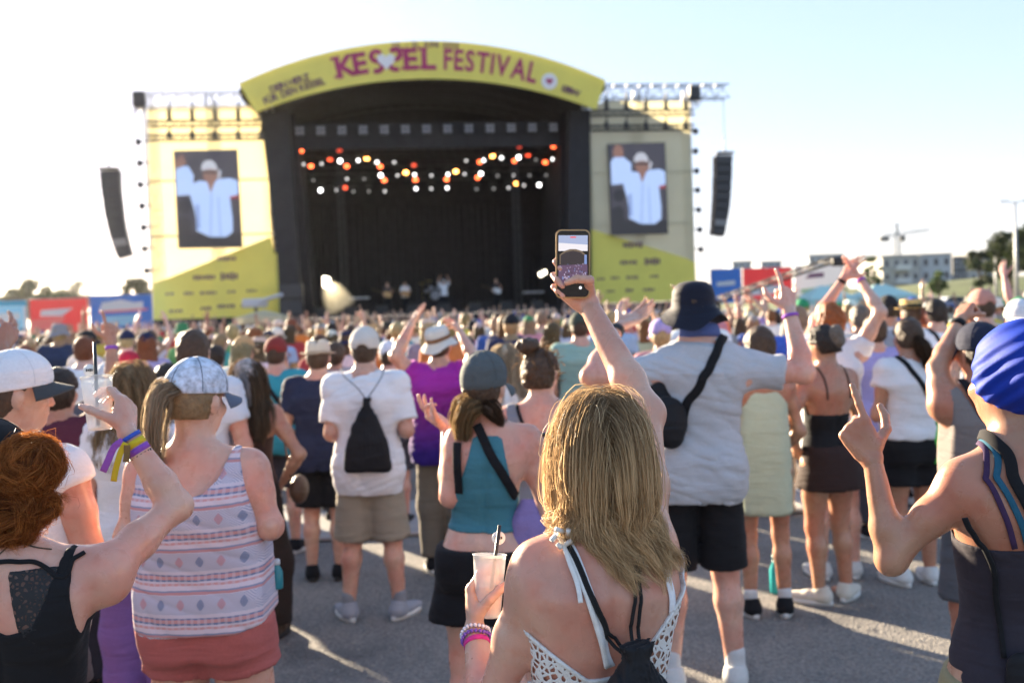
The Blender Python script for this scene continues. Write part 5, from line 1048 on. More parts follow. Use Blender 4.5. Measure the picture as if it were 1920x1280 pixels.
# ---------------- hair made of strands
def strands_mesh(name, G, per, spread, m, parent, cols, width=.0009, rnd_=None, tipclump=.5, wave=0, wavek=6, fly=0):
    """G guides (n,steps,3); per children each"""
    r = rnd_ or np.random.RandomState(1); n, st, _ = G.shape; I = np.repeat(np.arange(n), per); t = np.linspace(0, 1, st)[None, :, None]
    off = r.randn(len(I), 1, 3)*spread; prof = (1-tipclump*t); S = G[I]+off*prof
    if wave:
        ph = r.rand(len(I), 1, 3)*1.2+np.repeat(r.rand(n, 1, 3)*6.3, per, 0); S = S+wave*np.sin(wavek*2*math.pi*t+ph)*np.clip((t-.25)*2.2, 0, 1)
    if fly:
        m_ = (r.rand(len(I)) < .05)[:, None, None]; S = S+m_*fly*(np.cumsum(r.randn(len(I), st, 3)*.25, 1))
    T = np.gradient(S, axis=1); T /= np.linalg.norm(T, axis=2, keepdims=True)+1e-9; B = np.cross(T, r.randn(len(I), 1, 3)); B /= np.linalg.norm(B, axis=2, keepdims=True)+1e-9
    wd = width*(.6+.8*r.rand(len(I), 1, 1))*(1-.75*t**3); V = np.stack([S-B*wd, S+B*wd], 2).reshape(-1, 3); ns = len(I)
    b = (np.arange(ns)*st*2)[:, None]+(np.arange(st-1)*2)[None, :]; b = b.ravel(); Q = np.stack([b, b+1, b+3, b+2], 1)
    me = np_mesh(name, local_to(parent, V), Q); o = link(name, me, m, parent)
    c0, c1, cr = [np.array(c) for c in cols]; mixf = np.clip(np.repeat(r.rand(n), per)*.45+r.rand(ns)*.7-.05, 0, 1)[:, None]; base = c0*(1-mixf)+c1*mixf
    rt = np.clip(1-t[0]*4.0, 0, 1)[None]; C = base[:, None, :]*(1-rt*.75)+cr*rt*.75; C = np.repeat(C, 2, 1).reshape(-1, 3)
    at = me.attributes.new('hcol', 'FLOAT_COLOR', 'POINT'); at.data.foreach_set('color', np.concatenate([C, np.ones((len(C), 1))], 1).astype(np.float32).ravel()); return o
def grow(roots, dirs, lens, f, steps=18, grav=.5, stiff=.55, margin=.004, seed=0, jitter=.05, pull=None):
    r = np.random.RandomState(seed); n = len(roots); P = np.array(roots, float); D = np.array(dirs, float); out = [P.copy()]; ds = (np.array(lens)/(steps-1))[:, None]; lay = (margin*(1+2.2*r.rand(n)))
    for i in range(steps-1):
        D = D*stiff+np.array([0, 0, -1.])*grav+r.randn(n, 3)*jitter
        if pull is not None: D = D+pull(P, i/(steps-1))
        D /= np.linalg.norm(D, axis=1)[:, None]+1e-9; Pn = P+D*ds
        for _ in range(2):
            v = f(Pn); m_ = v < lay
            if m_.any():
                g = grad(f, Pn[m_]); g /= np.linalg.norm(g, axis=1)[:, None]+1e-9; Pn[m_] += g*(lay[m_]-v[m_])[:, None]
        D = Pn-P; D /= np.linalg.norm(D, axis=1)[:, None]+1e-9; P = Pn; out.append(P.copy())
    return np.stack(out, 1)
def scalp(p, n, cond, seed=0, gr=.004):
    """random roots on the skull; cond(r,f,u) on unit directions"""
    r = np.random.RandomState(seed); d = r.randn(n*6, 3); d /= np.linalg.norm(d, axis=1)[:, None]; d = d[cond(d[:, 0], d[:, 1], d[:, 2])][:n]; q = p.hs
    E = np.array([.075, .096, .092])+gr; A = np.stack([p.hr, p.hf, p.hu]); P = p.hp(0, -.008, .022)+(d*E*q)@A; N = (d/E)@A; N /= np.linalg.norm(N, axis=1)[:, None]; return P, N, d
def long_hair(p, key, n=160, per=30, length=(.35, .45), cols=None, seed=1, cond=None, wave=.003, wavek=4, field=None, part=0.0, width=.0009, spread=.008, name='hair', grav=.55, fly=.004, shell=True, out=.35, steps=18, pull=None, side=.75, tipclump=.45, jit=None, trim=None):
    cond = cond or (lambda r, f, u: (u > -.45) & ((f < .35) | (u > .62+.0*f)))
    P, N, d = scalp(p, n, cond, seed); rs = np.random.RandomState(seed+3); sd_ = np.where(d[:, 0]-part >= 0, 1., -1.)[:, None]
    D = N*out+p.hr*sd_*side+np.array([0, 0, -.35])-p.hf*.25; D /= np.linalg.norm(D, axis=1)[:, None]; ln = length[0]+(length[1]-length[0])*rs.rand(n)
    ln = ln*(trim(d) if trim else 1)*(.75+.25*np.clip((d[:, 2]+.4)/1.2, 0, 1)); G = grow(P, D, ln, field or p.body, steps, grav, .55, .005, seed, .05 if jit is None else jit, pull)
    c = cols or (np.array(HAIRC[key])*.75, np.array(HAIRC[key])*1.3, np.array(HAIRC[key])*.6)
    if shell: p.imp('hair_base', Fn(lambda P_: np.maximum(p.skull(.006)(P_), np.minimum(((P_-p.J['head'])@p.hf-.03*p.hs), .05*p.hs-((P_-p.J['head'])@p.hu))) if True else None, p.skull(.02).lo, p.skull(.02).hi), .008, hair_mat(key, 0))
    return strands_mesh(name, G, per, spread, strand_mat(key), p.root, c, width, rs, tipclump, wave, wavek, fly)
def ponytail(p, key, root, pts, n=40, per=40, rad=.02, seed=2, cols=None, width=.0009, wave=.002, name='ponytail', tip=.35):
    """strands following a drawn path"""
    r = np.random.RandomState(seed); C = resample(np.array(pts, float), 16); off = r.randn(n, 1, 3)*rad; prof = np.interp(np.linspace(0, 1, 16), [0, .12, .5, 1], [.45, 1, .9, tip])[None, :, None]; G = C[None]+off*prof+np.cumsum(r.randn(n, 16, 3)*.0012, 1)
    c = cols or (np.array(HAIRC[key])*.75, np.array(HAIRC[key])*1.3, np.array(HAIRC[key])*.7); o = strands_mesh(name, G, per, rad*.35, strand_mat(key), p.root, c, width, r, .2, wave, 3, .003)
    rad_ = np.interp(np.linspace(0, 1, 16), [0, .12, .5, 1], [.6, 1.1, 1, .3])*rad*1.0; mb = MB(); mb.tube(C, rad_, 10); p.mb('hair_core', mb, hair_mat(key, 0), True, parent=None if False else p.root); return o
# ------------------------------------------------------------------ props
cup_m = bpy.data.materials.new('frosted_cup'); cup_m.use_nodes = True
_b = cup_m.node_tree.nodes['Principled BSDF']; _b.inputs['Base Color'].default_value = (.86, .88, .86, 1); _b.inputs['Roughness'].default_value = .35; _b.inputs['Transmission Weight'].default_value = .0; _b.inputs['Alpha'].default_value = .46; _b.inputs['Specular IOR Level'].default_value = .5
drink_m = mat('orange_drink', (.92, .34, .0), .3, spec=.2, translucent=.45)
straw_m = mat('black_straw', (.02, .02, .022), .35)
tok_m = mat('white_token', (.72, .72, .72), .5)
def cup(base, top, r0, r1, label, fill=.3, straw=True, drink=True, token=True, strawto=None, tokat=None):
    b, t = np.array(base, float), np.array(top, float); ax = _n(t-b); h = np.linalg.norm(t-b); o = empty('plastic_cup', b, label=label, cat='cup')
    mb = MB(); mb.lathe((0, 0, 0), [(.001, .002), (r0*.96, .002), (r0, .006)]+[(r0+(r1-r0)*i/8, .006+(h-.006)*i/8) for i in range(1, 9)]+[(r1+.0018, h), (r1+.0018, h+.002), (r1-.0006, h+.002), (r1-.001, h-.004)], 36, ax, cap=False); mb.build('wall', cup_m, o, True)
    if drink:
        mb = MB(); f = fill; mb.lathe((0, 0, 0), [(.001, .0085), (r0-.0018, .0085), (r0+(r1-r0)*f-.0018, h*f), (.001, h*f)], 32, ax); mb.build('drink', drink_m, o, True)
    if straw:
        s1 = np.array(strawto, float)-b; mb = MB(); mb.bar(ax*.012+_n(np.cross(ax, s1))*.004, s1, .0042, 10); mb.build('straw', straw_m, o, True)
    if token:
        c = np.array(tokat, float)-b; mb = MB(); mb.lathe(c, [(.0005, -.0012), (.0145, -.0012), (.015, 0), (.0145, .0012), (.0005, .0012)], 24, (.1, -1, .05)); tk = mb.build('token', tok_m, o, True)
        mb = MB()
        for k in range(4): mb.box(c+np.array([-.0066+k*.0044, -.0022, .0005]), (.003, .0008, .0055 if k % 2 else .007))
        mb.build('token_mark', dark_m, o)
    return o
def bag_drawstring(p, top, bot, w0, w1, label, depth=.06, m=None, cords=None, fold=.004, cordm=None):
    top, bot = np.array(top, float), np.array(bot, float); o = empty('drawstring_bag', bot, label=label, cat='bag'); lat = p.torso.l1; m = m or cloth('black_nylon', (.012, .012, .014), rough=.6)
    L = Loft(bot, top, lat, lat, ((0, .06, .3, .75, .93, 1), (w1*.86, w1, w1*.92, w1*.45, w0, w0*1.25)), ((0, .06, .3, .75, 1), (depth*.35, depth*.6, depth*.75, depth*.5, w0*.9)), None, 2.2, 0, 0, 1)
    def fn(P):
        t, x, y = L.coords(P); return L(P)+fold*np.sin(x*210/(1.15-np.clip(t, 0, .95)))*np.clip(t-.2, 0, 1)+.004*vnoise(P, 22)+.003*(1-np.abs(vnoise(P*np.array([1, 1, .5]), 34)))
    V, Q = surface(Fn(fn, L.lo, L.hi), .005); link('sack', np_mesh('sack', local_to(o, V), Q), m, o)
    for i, c in enumerate(cords or []):
        P = resample(np.array(c, float), 40); 
        mb = MB(); mb.tube(local_to(o, P), .0036, 7); mb.build('cord', cordm or mat('black_cord', (.012, .012, .013), .8, bump=.6, bscale=500), o, True)
    return o
def wristband(p, side, frac, m, w_=.014, r=None, name='wristband', loose=.003, tail=None, label=None):
    E, W = p.J['el'+side], p.J['wr'+side]; d = _n(W-E); c = W-d*frac; rr = r or (.0385 if p.sex == 'f' else .044)*p.k*(.7+.3*p.g)*.66+loose
    mb = MB(); mb.lathe(c, [(rr, -w_/2), (rr+.0015, -w_/2), (rr+.0015, w_/2), (rr, w_/2)], 22, d); return p.mb(name, mb, m, True)
# ------------------------------------------------------------------ the woman with the phone, in focus
K = {}     # people by key
def tops(px, py, Y): q = PX(px, py, Y); return float(q[0]), float(q[1]), float(q[2])
white_cro = cloth('white_crochet', (.72, .71, .68)); black_c = cloth('black', (.012, .012, .014))
F1 = Person('blonde woman in a white crochet top holding up a phone in the foreground', *PX(1120, 1280, 1.95)[:2], H=1.60, girth=1.06, skin='light', h=.009, handh=.0034, face=(-.02, 1, .12),
            joints={'head': PX(1124, 842, 1.97), 'neck': PX(1122, 988, 1.94), 'shL': PX(1012, 1068, 1.93), 'shR': PX(1215, 1030, 1.99)})
F1.arm('L', PX(915, 1345, 1.97), PX(890, 1178, 2.14), 'CUP', F=(-.10, .55, .83), N=(1, .12, 0))
F1.arm('R', PX(1212, 775, 2.17), PX(1104, 573, 2.335), 'PHONE', F=(-.62, .10, .78), N=(-.25, -.97, 0))
F1.build(); K['F1'] = F1
nail_m = mat('nail', (.62, .34, .29), .18, spec=.6)
for sd in 'LR':
    for (Q_, D_, N_, r_) in F1.hands[sd][5].nails:
        mb = MB(); c_ = Q_-D_*.004-N_*r_*.62; S_ = np.cross(D_, N_); V = [c_-N_*r_*.42]
        for ring, hgt in ((.55, .36), (1.0, .12)):
            for i in range(12): a = 2*math.pi*i/12; V.append(c_-N_*r_*hgt+D_*math.cos(a)*.0066*ring+S_*math.sin(a)*.0052*ring)
        mb.add(V, [(0, 1+i, 1+(i+1) % 12) for i in range(12)]+[(1+i, 13+i, 13+(i+1) % 12, 1+(i+1) % 12) for i in range(12)]); F1.mb('nail', mb, nail_m)
# phone
def phone(p, c, label):
    o = empty('smartphone', c, label=label, cat='phone'); r_ = RGT; u_ = UPV; n_ = -FWD; u_ = _n(u_+n_*.10); n_ = _n(np.cross(r_, u_)); A = np.stack([r_, -n_, u_], 1)
    case = mat('phone_case', (.48, .33, .16), .3, translucent=.35); body = mat('phone_body', (.015, .015, .018), .15)
    def slab(w_, h_, r0, d0, d1, m, name, par=None, bev=.0015):
        P = []
        for cx, cz, a0 in ((w_/2-r0, h_/2-r0, 0), (-w_/2+r0, h_/2-r0, 90), (-w_/2+r0, -h_/2+r0, 180), (w_/2-r0, -h_/2+r0, 270)):
            for i in range(7): a = R(a0+15*i); P.append((cx+r0*math.cos(a), cz+r0*math.sin(a)))
        n = len(P); V = []
        for d, s_ in ((d0, 1-2*bev/w_), (d0+bev, 1), (d1-bev, 1), (d1, 1-2*bev/w_)): V += [A@np.array([x*s_, d, z*s_]) for x, z in P]
        F = [tuple(range(n)), tuple(range(4*n-1, 3*n-1, -1))]+[(j*n+i, (j+1)*n+i, (j+1)*n+(i+1) % n, j*n+(i+1) % n) for j in range(3) for i in range(n)]
        mb = MB(); mb.add(V, F); return mb.build(name, m, par or o)
    slab(.0795, .1585, .0135, -.0052, .0062, case, 'case'); slab(.0735, .1525, .011, -.0058, .0, body, 'body', None, .0008)
    em = lambda nm, c, e=1.0: mat('display_'+nm, (.01, .01, .01), .2, emit=e*.42, ecol=c)
    cols = [em('sky', srgb(150, 160, 190), .55), em('skylow', srgb(205, 200, 205), .6), em('stage', srgb(52, 46, 50), .5), em('crowd', srgb(92, 70, 96), .5), em('crowd_light', srgb(180, 165, 190), .5), em('bar', srgb(12, 12, 14), .5), em('red', srgb(200, 70, 80), .6), em('white', srgb(235, 235, 240), .7), em('tower', srgb(120, 140, 190), .5), em('arch', srgb(110, 95, 80), .5)]
    mb = MB(); w2, h2 = .0335, .0715
    def poly(P, mi, lay): mb.add([A@np.array([x*w2, -.0060-.00012*lay, z*h2]) for x, z in P], [tuple(range(len(P)))], mi)
    poly([(-1, -1), (1, -1), (1, 1), (-1, 1)], 5, 0); poly([(-1, .42), (1, .42), (1, .92), (-1, .92)], 0, 1); poly([(-1, .42), (1, .42), (1, .62), (-1, .68)], 1, 2)
    poly([(-.92, -.02), (.88, -.02), (.88, .3), (.6, .42), (.2, .48), (-.2, .48), (-.6, .42), (-.92, .3)], 9, 3); poly([(-.85, -.05), (.8, -.05), (.8, .28), (.5, .38), (0, .43), (-.5, .38), (-.85, .28)], 2, 4); poly([(-1, -.62), (1, -.62), (1, -.0), (-1, -.04)], 3, 5); poly([(.78, -.0), (.95, 0), (.95, .3), (.78, .3)], 8, 5)
    rs = random.Random(3)
    for i in range(90):
        x, z = rs.uniform(-.94, .94), rs.uniform(-.6, .02); s_ = .02+.05*(-z); poly([(x-s_, z-s_*.6), (x+s_, z-s_*.6), (x+s_*.6, z+s_*.6), (x-s_*.6, z+s_*.6)], (4, 2, 4, 8)[i % 4], 6+i % 3)
    poly([(-.2, .84), (.2, .84), (.2, .88), (-.2, .88)], 6, 7); poly([(.52+.1*math.cos(t), -.76+.05*math.sin(t)) for t in np.linspace(0, 6.28, 15)[:-1]], 7, 7)
    mb.build('display', cols, o); return o
_hd = F1.hands['R'][5]
phone(F1, PX(1074, 495, 2.303), 'lit smartphone in an amber case filming the stage, held up by the blonde woman')
# cup in her left hand
cup(PX(915, 1158, 2.155), PX(918, 1040, 2.175), .0275, .0362, 'half empty frosted plastic cup with orange drink in the blonde woman\'s hand', .46, True, True, True, PX(937, 984, 2.19), PX(935, 1008, 2.20))
# hair
blondec = (np.array((.22, .12, .052)), np.array((.92, .67, .38)), np.array((.10, .058, .032)))
_cond = lambda r, f, u: (u > -.40) & ((f < .30) | (u > .70))
_tip = PX(1152, 1110, 1.99)
def _pull(P, t):
    d = _tip-P; d[:, 2] = 0; return d*(0 if t < .4 else 5.)
long_hair(F1, 'blonde', 250, 36, (.31, .375), blondec, 11, _cond, wave=.0085, wavek=2.0, part=.10, width=.00055, spread=.0085, fly=.0035, jit=.018, steps=15, pull=_pull, side=.42, tipclump=.6, out=.12, trim=lambda d: np.where(d[:, 0] < -.35, .86, np.where(d[:, 0] > .5, .93, 1)))
long_hair(F1, 'blonde', 150, 38, (.365, .43), blondec, 12, lambda r, f, u: (u > -.1) & (f < 0.05), wave=.0085, wavek=2.3, part=.10, width=.00055, spread=.0085, shell=False, fly=.0035, jit=.018, steps=15, pull=_pull, side=.36, tipclump=.6, out=.10, trim=lambda d: np.where(d[:, 0] < -.3, .8, 1))
P_, N_, _d = scalp(F1, 70, _cond, 41, .010); strands_mesh('loose_hair', grow(P_, N_*.45+np.array([0, 0, -.4]), np.random.RandomState(4).uniform(.08, .24, 70), F1.body, 14, .42, .7, .009, 8, .10, _pull), 3, .005, strand_mat('blonde'), F1.root, (np.array((.5, .34, .17)), np.array((.95, .75, .48)), np.array((.4, .27, .14))), .00035)  # flyaway strands, glow of light from behind put into their lighter colour
# crochet top, straps, bag
def crochet_mat():
    m = mat('crochet_lace', (.74, .73, .70), .8, sheen=.2); n = m.node_tree; N = n.nodes; L = n.links; tc = N.new('ShaderNodeTexCoord'); vo = N.new('ShaderNodeTexVoronoi'); vo.feature = 'DISTANCE_TO_EDGE'; vo.inputs['Scale'].default_value = 85
    mp = N.new('ShaderNodeMapping'); mp.inputs['Scale'].default_value = (1, .5, .8); L.new(tc.outputs['Object'], mp.inputs[0]); L.new(mp.outputs[0], vo.inputs['Vector'])
    cr = N.new('ShaderNodeMath'); cr.operation = 'LESS_THAN'; cr.inputs[1].default_value = .17; L.new(vo.outputs['Distance'], cr.inputs[0]); L.new(cr.outputs[0], N['Principled BSDF'].inputs['Alpha'])
    bp = N.new('ShaderNodeBump'); bp.inputs['Strength'].default_value = .8; bp.inputs['Distance'].default_value = .004; bp.invert = True; L.new(vo.outputs['Distance'], bp.inputs['Height']); L.new(bp.outputs[0], N['Principled BSDF'].inputs['Normal']); return m
def _reg(t, x, y): return np.where(y < .03, t-(.52+np.where(x > 0, 2.1, 1.25)*np.maximum(0, np.abs(x+.01)-.035)), t-.74)*.6
F1.region_top('crochet_top', crochet_mat(), lambda t, x, y: np.maximum(_reg(t, x, y), np.abs(x)-.20), .006, .0045, hem=.12, amp=.002)
F1.region_top('crochet_edge', white_cro, lambda t, x, y: np.maximum(np.maximum(_reg(t, x, y), -_reg(t, x, y)-.011), np.abs(x)-.20), .0085, .0045, hem=.12, amp=0)
bra = cloth('white_strap', (.78, .79, .82), rough=.6)
F1.strap('crochet_strap', [PX(1050, 1004, 1.93), PX(1068, 1035, 1.85), PX(1092, 1095, 1.83), PX(1122, 1185, 1.83), PX(1142, 1255, 1.84)], white_cro, .010, .003, .005)
F1.strap('bra_strap', [PX(1062, 1003, 1.93), PX(1082, 1045, 1.85), PX(1106, 1110, 1.83), PX(1128, 1180, 1.83), PX(1150, 1258, 1.84)], bra, .013, .0015, .003)
F1.strap('bra_strap', [PX(1222, 968, 1.95), PX(1240, 1010, 1.9), PX(1254, 1065, 1.88), PX(1262, 1150, 1.88)], bra, .016, .0015, .003)
F1.strap('strap_tail', [PX(1055, 1008, 1.9), PX(1066, 1050, 1.84), PX(1082, 1092, 1.83), PX(1088, 1128, 1.83)], white_cro, .009, .003, .009)
mb = MB()
for a in range(5): mb.tube([PX(1052, 1004, 1.89)+np.array([.012*math.cos(a*1.3), -.012-.004*a, .012*math.sin(a*1.3)]), PX(1052, 1004, 1.88)+np.array([.02*math.cos(a*1.3+.8), -.016, .02*math.sin(a*1.3+.8)])], .005, 6)
F1.mb('strap_knot', mb, white_cro)
def on_back(p, pts, off=.006, n=30): return project(p.body, resample(np.array(pts, float), n), 3, off)
_ct = PX(1195, 1205, 1.80)
c1 = list(on_back(F1, [PX(1052, 1000, 1.95), PX(1078, 1050, 1.84), PX(1112, 1130, 1.82), PX(1150, 1205, 1.82)], .009))+[PX(1178, 1235, 1.795), PX(1192, 1222, 1.795)]
c2 = list(on_back(F1, [PX(1062, 1008, 1.93), PX(1088, 1060, 1.84), PX(1122, 1140, 1.82), PX(1160, 1210, 1.82)], .009))+[PX(1182, 1238, 1.795), PX(1196, 1220, 1.795)]
c3 = list(on_back(F1, [PX(1208, 985, 1.95), PX(1205, 1060, 1.84), PX(1196, 1130, 1.82), PX(1188, 1185, 1.82)], .009))+[PX(1188, 1225, 1.795)]
c4 = list(on_back(F1, [PX(1222, 985, 1.95), PX(1218, 1060, 1.84), PX(1210, 1130, 1.82), PX(1206, 1190, 1.82)], .009))+[PX(1202, 1225, 1.795)]
bag_drawstring(F1, PX(1192, 1206, 1.795), PX(1205, 1560, 1.78), .026, .15, 'black drawstring bag on the back of the blonde woman', .09, cords=[c1, c2, c3, c4], fold=.004)
jean = cloth('denim', (.05, .08, .15)); F1.shorts(jean, to=.4, loose=.012, h=.012)
F1.shoes(cloth('white_shoe', (.6, .6, .58)), mat('sole_white', (.6, .6, .58), .7), h=.012)
def beads(p, side, frac, m, n=22, r=.0045, rad=None):
    E, W = p.J['el'+side], p.J['wr'+side]; d = _n(W-E); c = W-d*frac; rr = rad or (.041*p.k*(.7+.3*p.g)*.66+.0045); u = _n(np.cross(d, [1, .2, .1])); v = np.cross(d, u); mb = MB()
    for i in range(n): a = 2*math.pi*i/n; mb.lathe(c+rr*(u*math.cos(a)+v*math.sin(a))+d*.002*math.sin(3*a), [(.0005, -r), (r*.7, -r*.7), (r, 0), (r*.7, r*.7), (.0005, r)], 7, d)
    o = p.mb('bead_bracelet', mb, m); tag(o, kind='stuff'); return o
beads(F1, 'L', .012, mat('bead_white', (.75, .73, .78), .25)); beads(F1, 'L', .026, mat('bead_purple', (.22, .09, .45), .3)); wristband(F1, 'L', .040, cloth('pink_band', (.6, .04, .25)), .012)

# ------------------------------------------------------------------ red haired woman with a raised cup, left
F2 = Person('red curly haired woman in a black tank top raising a plastic cup', *PX(30, 1280, 2.2)[:2], H=1.56, girth=1.0, skin='fair', h=.011, handh=.004, face=(-.35, .93, -.05),
            joints={'head': PX(-12, 892, 2.2), 'neck': PX(30, 1042, 2.18), 'shL': PX(-125, 1105, 2.22), 'shR': PX(196, 1072, 2.2), 'hipL': PX(-20, 1480, 2.25), 'hipR': PX(140, 1478, 2.25)})
F2.arm('R', PX(330, 948, 2.37), PX(238, 812, 2.36), 'CUP', F=(-.16, .42, .89), N=(-1, .28, 0))
F2.arm('L', 'low_front', show=False); F2.build(); K['F2'] = F2
cup(PX(188, 806, 2.375), PX(181, 708, 2.40), .0275, .036, 'nearly empty frosted plastic cup raised by the red haired woman', .1, True, False, True, PX(177, 642, 2.42), PX(168, 694, 2.41))
F2.region_top('tank_top', black_c, lambda t, x, y: np.maximum(np.where(y < .02, t-np.interp(x, [-.3, -.12, -.05, .03, .08, .105, .13, .2], [.9, .87, .82, .78, .80, .88, 1.04, 1.02]), t-.8)*.6, np.abs(x)-.175+.1*np.maximum(0, t-.75)), .006, .006, hem=-.05, amp=.003)
lace = mat('black_lace', (.016, .016, .018), .7); N = lace.node_tree.nodes; L = lace.node_tree.links; tc = N.new('ShaderNodeTexCoord'); vo = N.new('ShaderNodeTexVoronoi'); vo.feature = 'DISTANCE_TO_EDGE'; vo.inputs['Scale'].default_value = 95; L.new(tc.outputs['Object'], vo.inputs['Vector']); lt = N.new('ShaderNodeMath'); lt.operation = 'LESS_THAN'; lt.inputs[1].default_value = .2; L.new(vo.outputs['Distance'], lt.inputs[0]); mr = N.new('ShaderNodeMapRange'); mr.inputs[3].default_value = .45; L.new(lt.outputs[0], mr.inputs[0]); L.new(mr.outputs[0], N['Principled BSDF'].inputs['Alpha'])
F2.region_top('lace_panel', lace, lambda t, x, y: np.where(y < .02, np.maximum(np.maximum(np.abs(x-.075)-.018-.16*np.clip(t-.78, 0, .3), t-.99), .7-t), 1.), .004, .005, hem=.3, amp=0)
for pts in ([PX(-5, 1058, 2.14), PX(60, 1050, 2.1), PX(110, 1035, 2.1), PX(152, 1012, 2.14)],): F2.strap('bra_strap', pts, black_c, .010, .002, .003)
F2.strap('necklace', [PX(-10, 1035, 2.1), PX(20, 1000, 2.09), PX(60, 985, 2.1), PX(100, 1000, 2.14)], mat('thin_chain', (.1, .08, .06), .4, .8), .0025, .001, .001)
redc = (np.array((.14, .035, .008)), np.array((.58, .21, .05)), np.array((.12, .035, .01)))
F2.cap(cloth('black_cap', (.014, .013, .014)), -1, opening=True, turn=.9, base=.0, h=.006)
def curls(p, c, rad, n, per, ln, cols, key, seed, wave=.008, wk=4, name='curly_bun', width=.00045, down=0.0):
    r = np.random.RandomState(seed); d = r.randn(n, 3); d /= np.linalg.norm(d, axis=1)[:, None]; P = c+d*np.array(rad)*(.72+.28*r.rand(n, 1)); st = 16; G = [P]; ax = np.array([.5, -1., .4])+.45*r.randn(n, 3); D = np.cross(d, ax); D /= np.linalg.norm(D, axis=1)[:, None]+1e-6; cur = P.copy()
    for i in range(st-1):
        rel = cur-c; nn = rel/np.array(rad)**2; nn /= np.linalg.norm(nn, axis=1)[:, None]; D = D+.35*np.cross(nn, ax)*.5+np.array([0, 0, -down]); D = D-nn*(D*nn).sum(1)[:, None]*(.85 if not down else .5); D /= np.linalg.norm(D, axis=1)[:, None]; cur = cur+D*ln/st; q = np.sqrt((((cur-c)/np.array(rad))**2).sum(1))
        if not down: cur = c+(cur-c)/np.maximum(q, .5)[:, None]*np.clip(q, .7, 1.06)[:, None]
        G.append(cur.copy())
    return strands_mesh(name, np.stack(G, 1), per, .0055, strand_mat(key), p.root, cols, width, r, .3, wave, wk, .008)
_bc = PX(55, 872, 2.15); F2.imp('hair_core', Field([Ell(_bc, (.052, .05, .048), None, 0), Ell(PX(14, 950, 2.17), (.055, .04, .04), None, .02)]), .006, mat('hair_red_core', (.10, .028, .008), .8, noise=.5, scale=80, bump=.8, bscale=120))
curls(F2, _bc, (.062, .058, .057), 150, 34, .20, redc, 'red', 5)
curls(F2, PX(22, 950, 2.15), (.068, .045, .06), 110, 28, .14, redc, 'red', 6, down=.25, wave=.009, wk=3, name='nape_curls'); curls(F2, PX(78, 945, 2.16), (.035, .03, .03), 40, 24, .09, redc, 'red', 7, down=.2, wave=.007, wk=2.5, name='loose_curls')
F2.short_hair(mat('hair_red_core', (.10, .028, .008)), .012, -.09)
for fr, cm, w_ in ((.012, (.05, .10, .45), .010), (.030, (.62, .46, .03), .016), (.048, (.26, .08, .42), .015), (.062, (.015, .015, .015), .006)): wristband(F2, 'R', fr, cloth('band_%d' % int(fr*1000), cm), w_)
for nm, pts, cm, w_ in (('band_tail', [(230, 826), (214, 838), (203, 862), (193, 884)], (.30, .1, .46), .016), ('band_tail', [(236, 830), (226, 848), (217, 880), (213, 902)], (.60, .44, .03), .014), ('band_tail', [(238, 834), (238, 850), (236, 866)], (.2, .13, .05), .014)):
    P = resample(np.array([PX(x, y, 2.32) for x, y in pts]), 12); ribbon(nm, P, np.tile([.2, -1, .1], (12, 1)), w_, .001, cloth(nm+str(int(cm[0]*100)), cm), F2.root)
F2.shorts(black_c, to=1.9, loose=.01, h=.012, flare=0); F2.shoes(black_c, mat('sole_dark', (.03, .03, .03), .8), h=.012)

# ------------------------------------------------------------------ man with a white cap at the left edge
F3 = Person('man in a white cap with dark brim and white sleeveless shirt at the left edge', *PX(40, 1280, 3.0)[:2], H=1.71, sex='m', girth=1.08, skin='light', h=.012, handh=.007, face=(.78, .62, -.05),
            joints={'head': PX(27, 738, 3.0), 'neck': PX(16, 836, 3.02), 'shL': PX(-85, 885, 3.02), 'shR': PX(120, 885, 3.0)})
F3.arm('R', PX(172, 1045, 3.0), PX(150, 990, 3.22), 'REST'); F3.arm('L', 'low_front', show=False); F3.build()
F3.short_hair(hair_mat('brown'), .006, -.105, amp=.001, front=.02); F3.cap(cloth('white_cap', (.70, .70, .73)), 1, m2=cloth('white_cap', 0), brimm=cloth('dark_brim', (.05, .055, .06)), opening=False, turn=.1, tilt=.15, base=-.004, h=.005)
F3.tshirt(cloth('white_tee', (.72, .72, .74)), 'sleeveless_shirt', hem=-.03, sleeve=.12, loose=.02, neck=.085, amp=.006)
F3.shorts(cloth('grey_short', (.1, .1, .11)), h=.014); F3.shoes(cloth('white_shoe', 0), mat('sole_white', 0), h=.012)

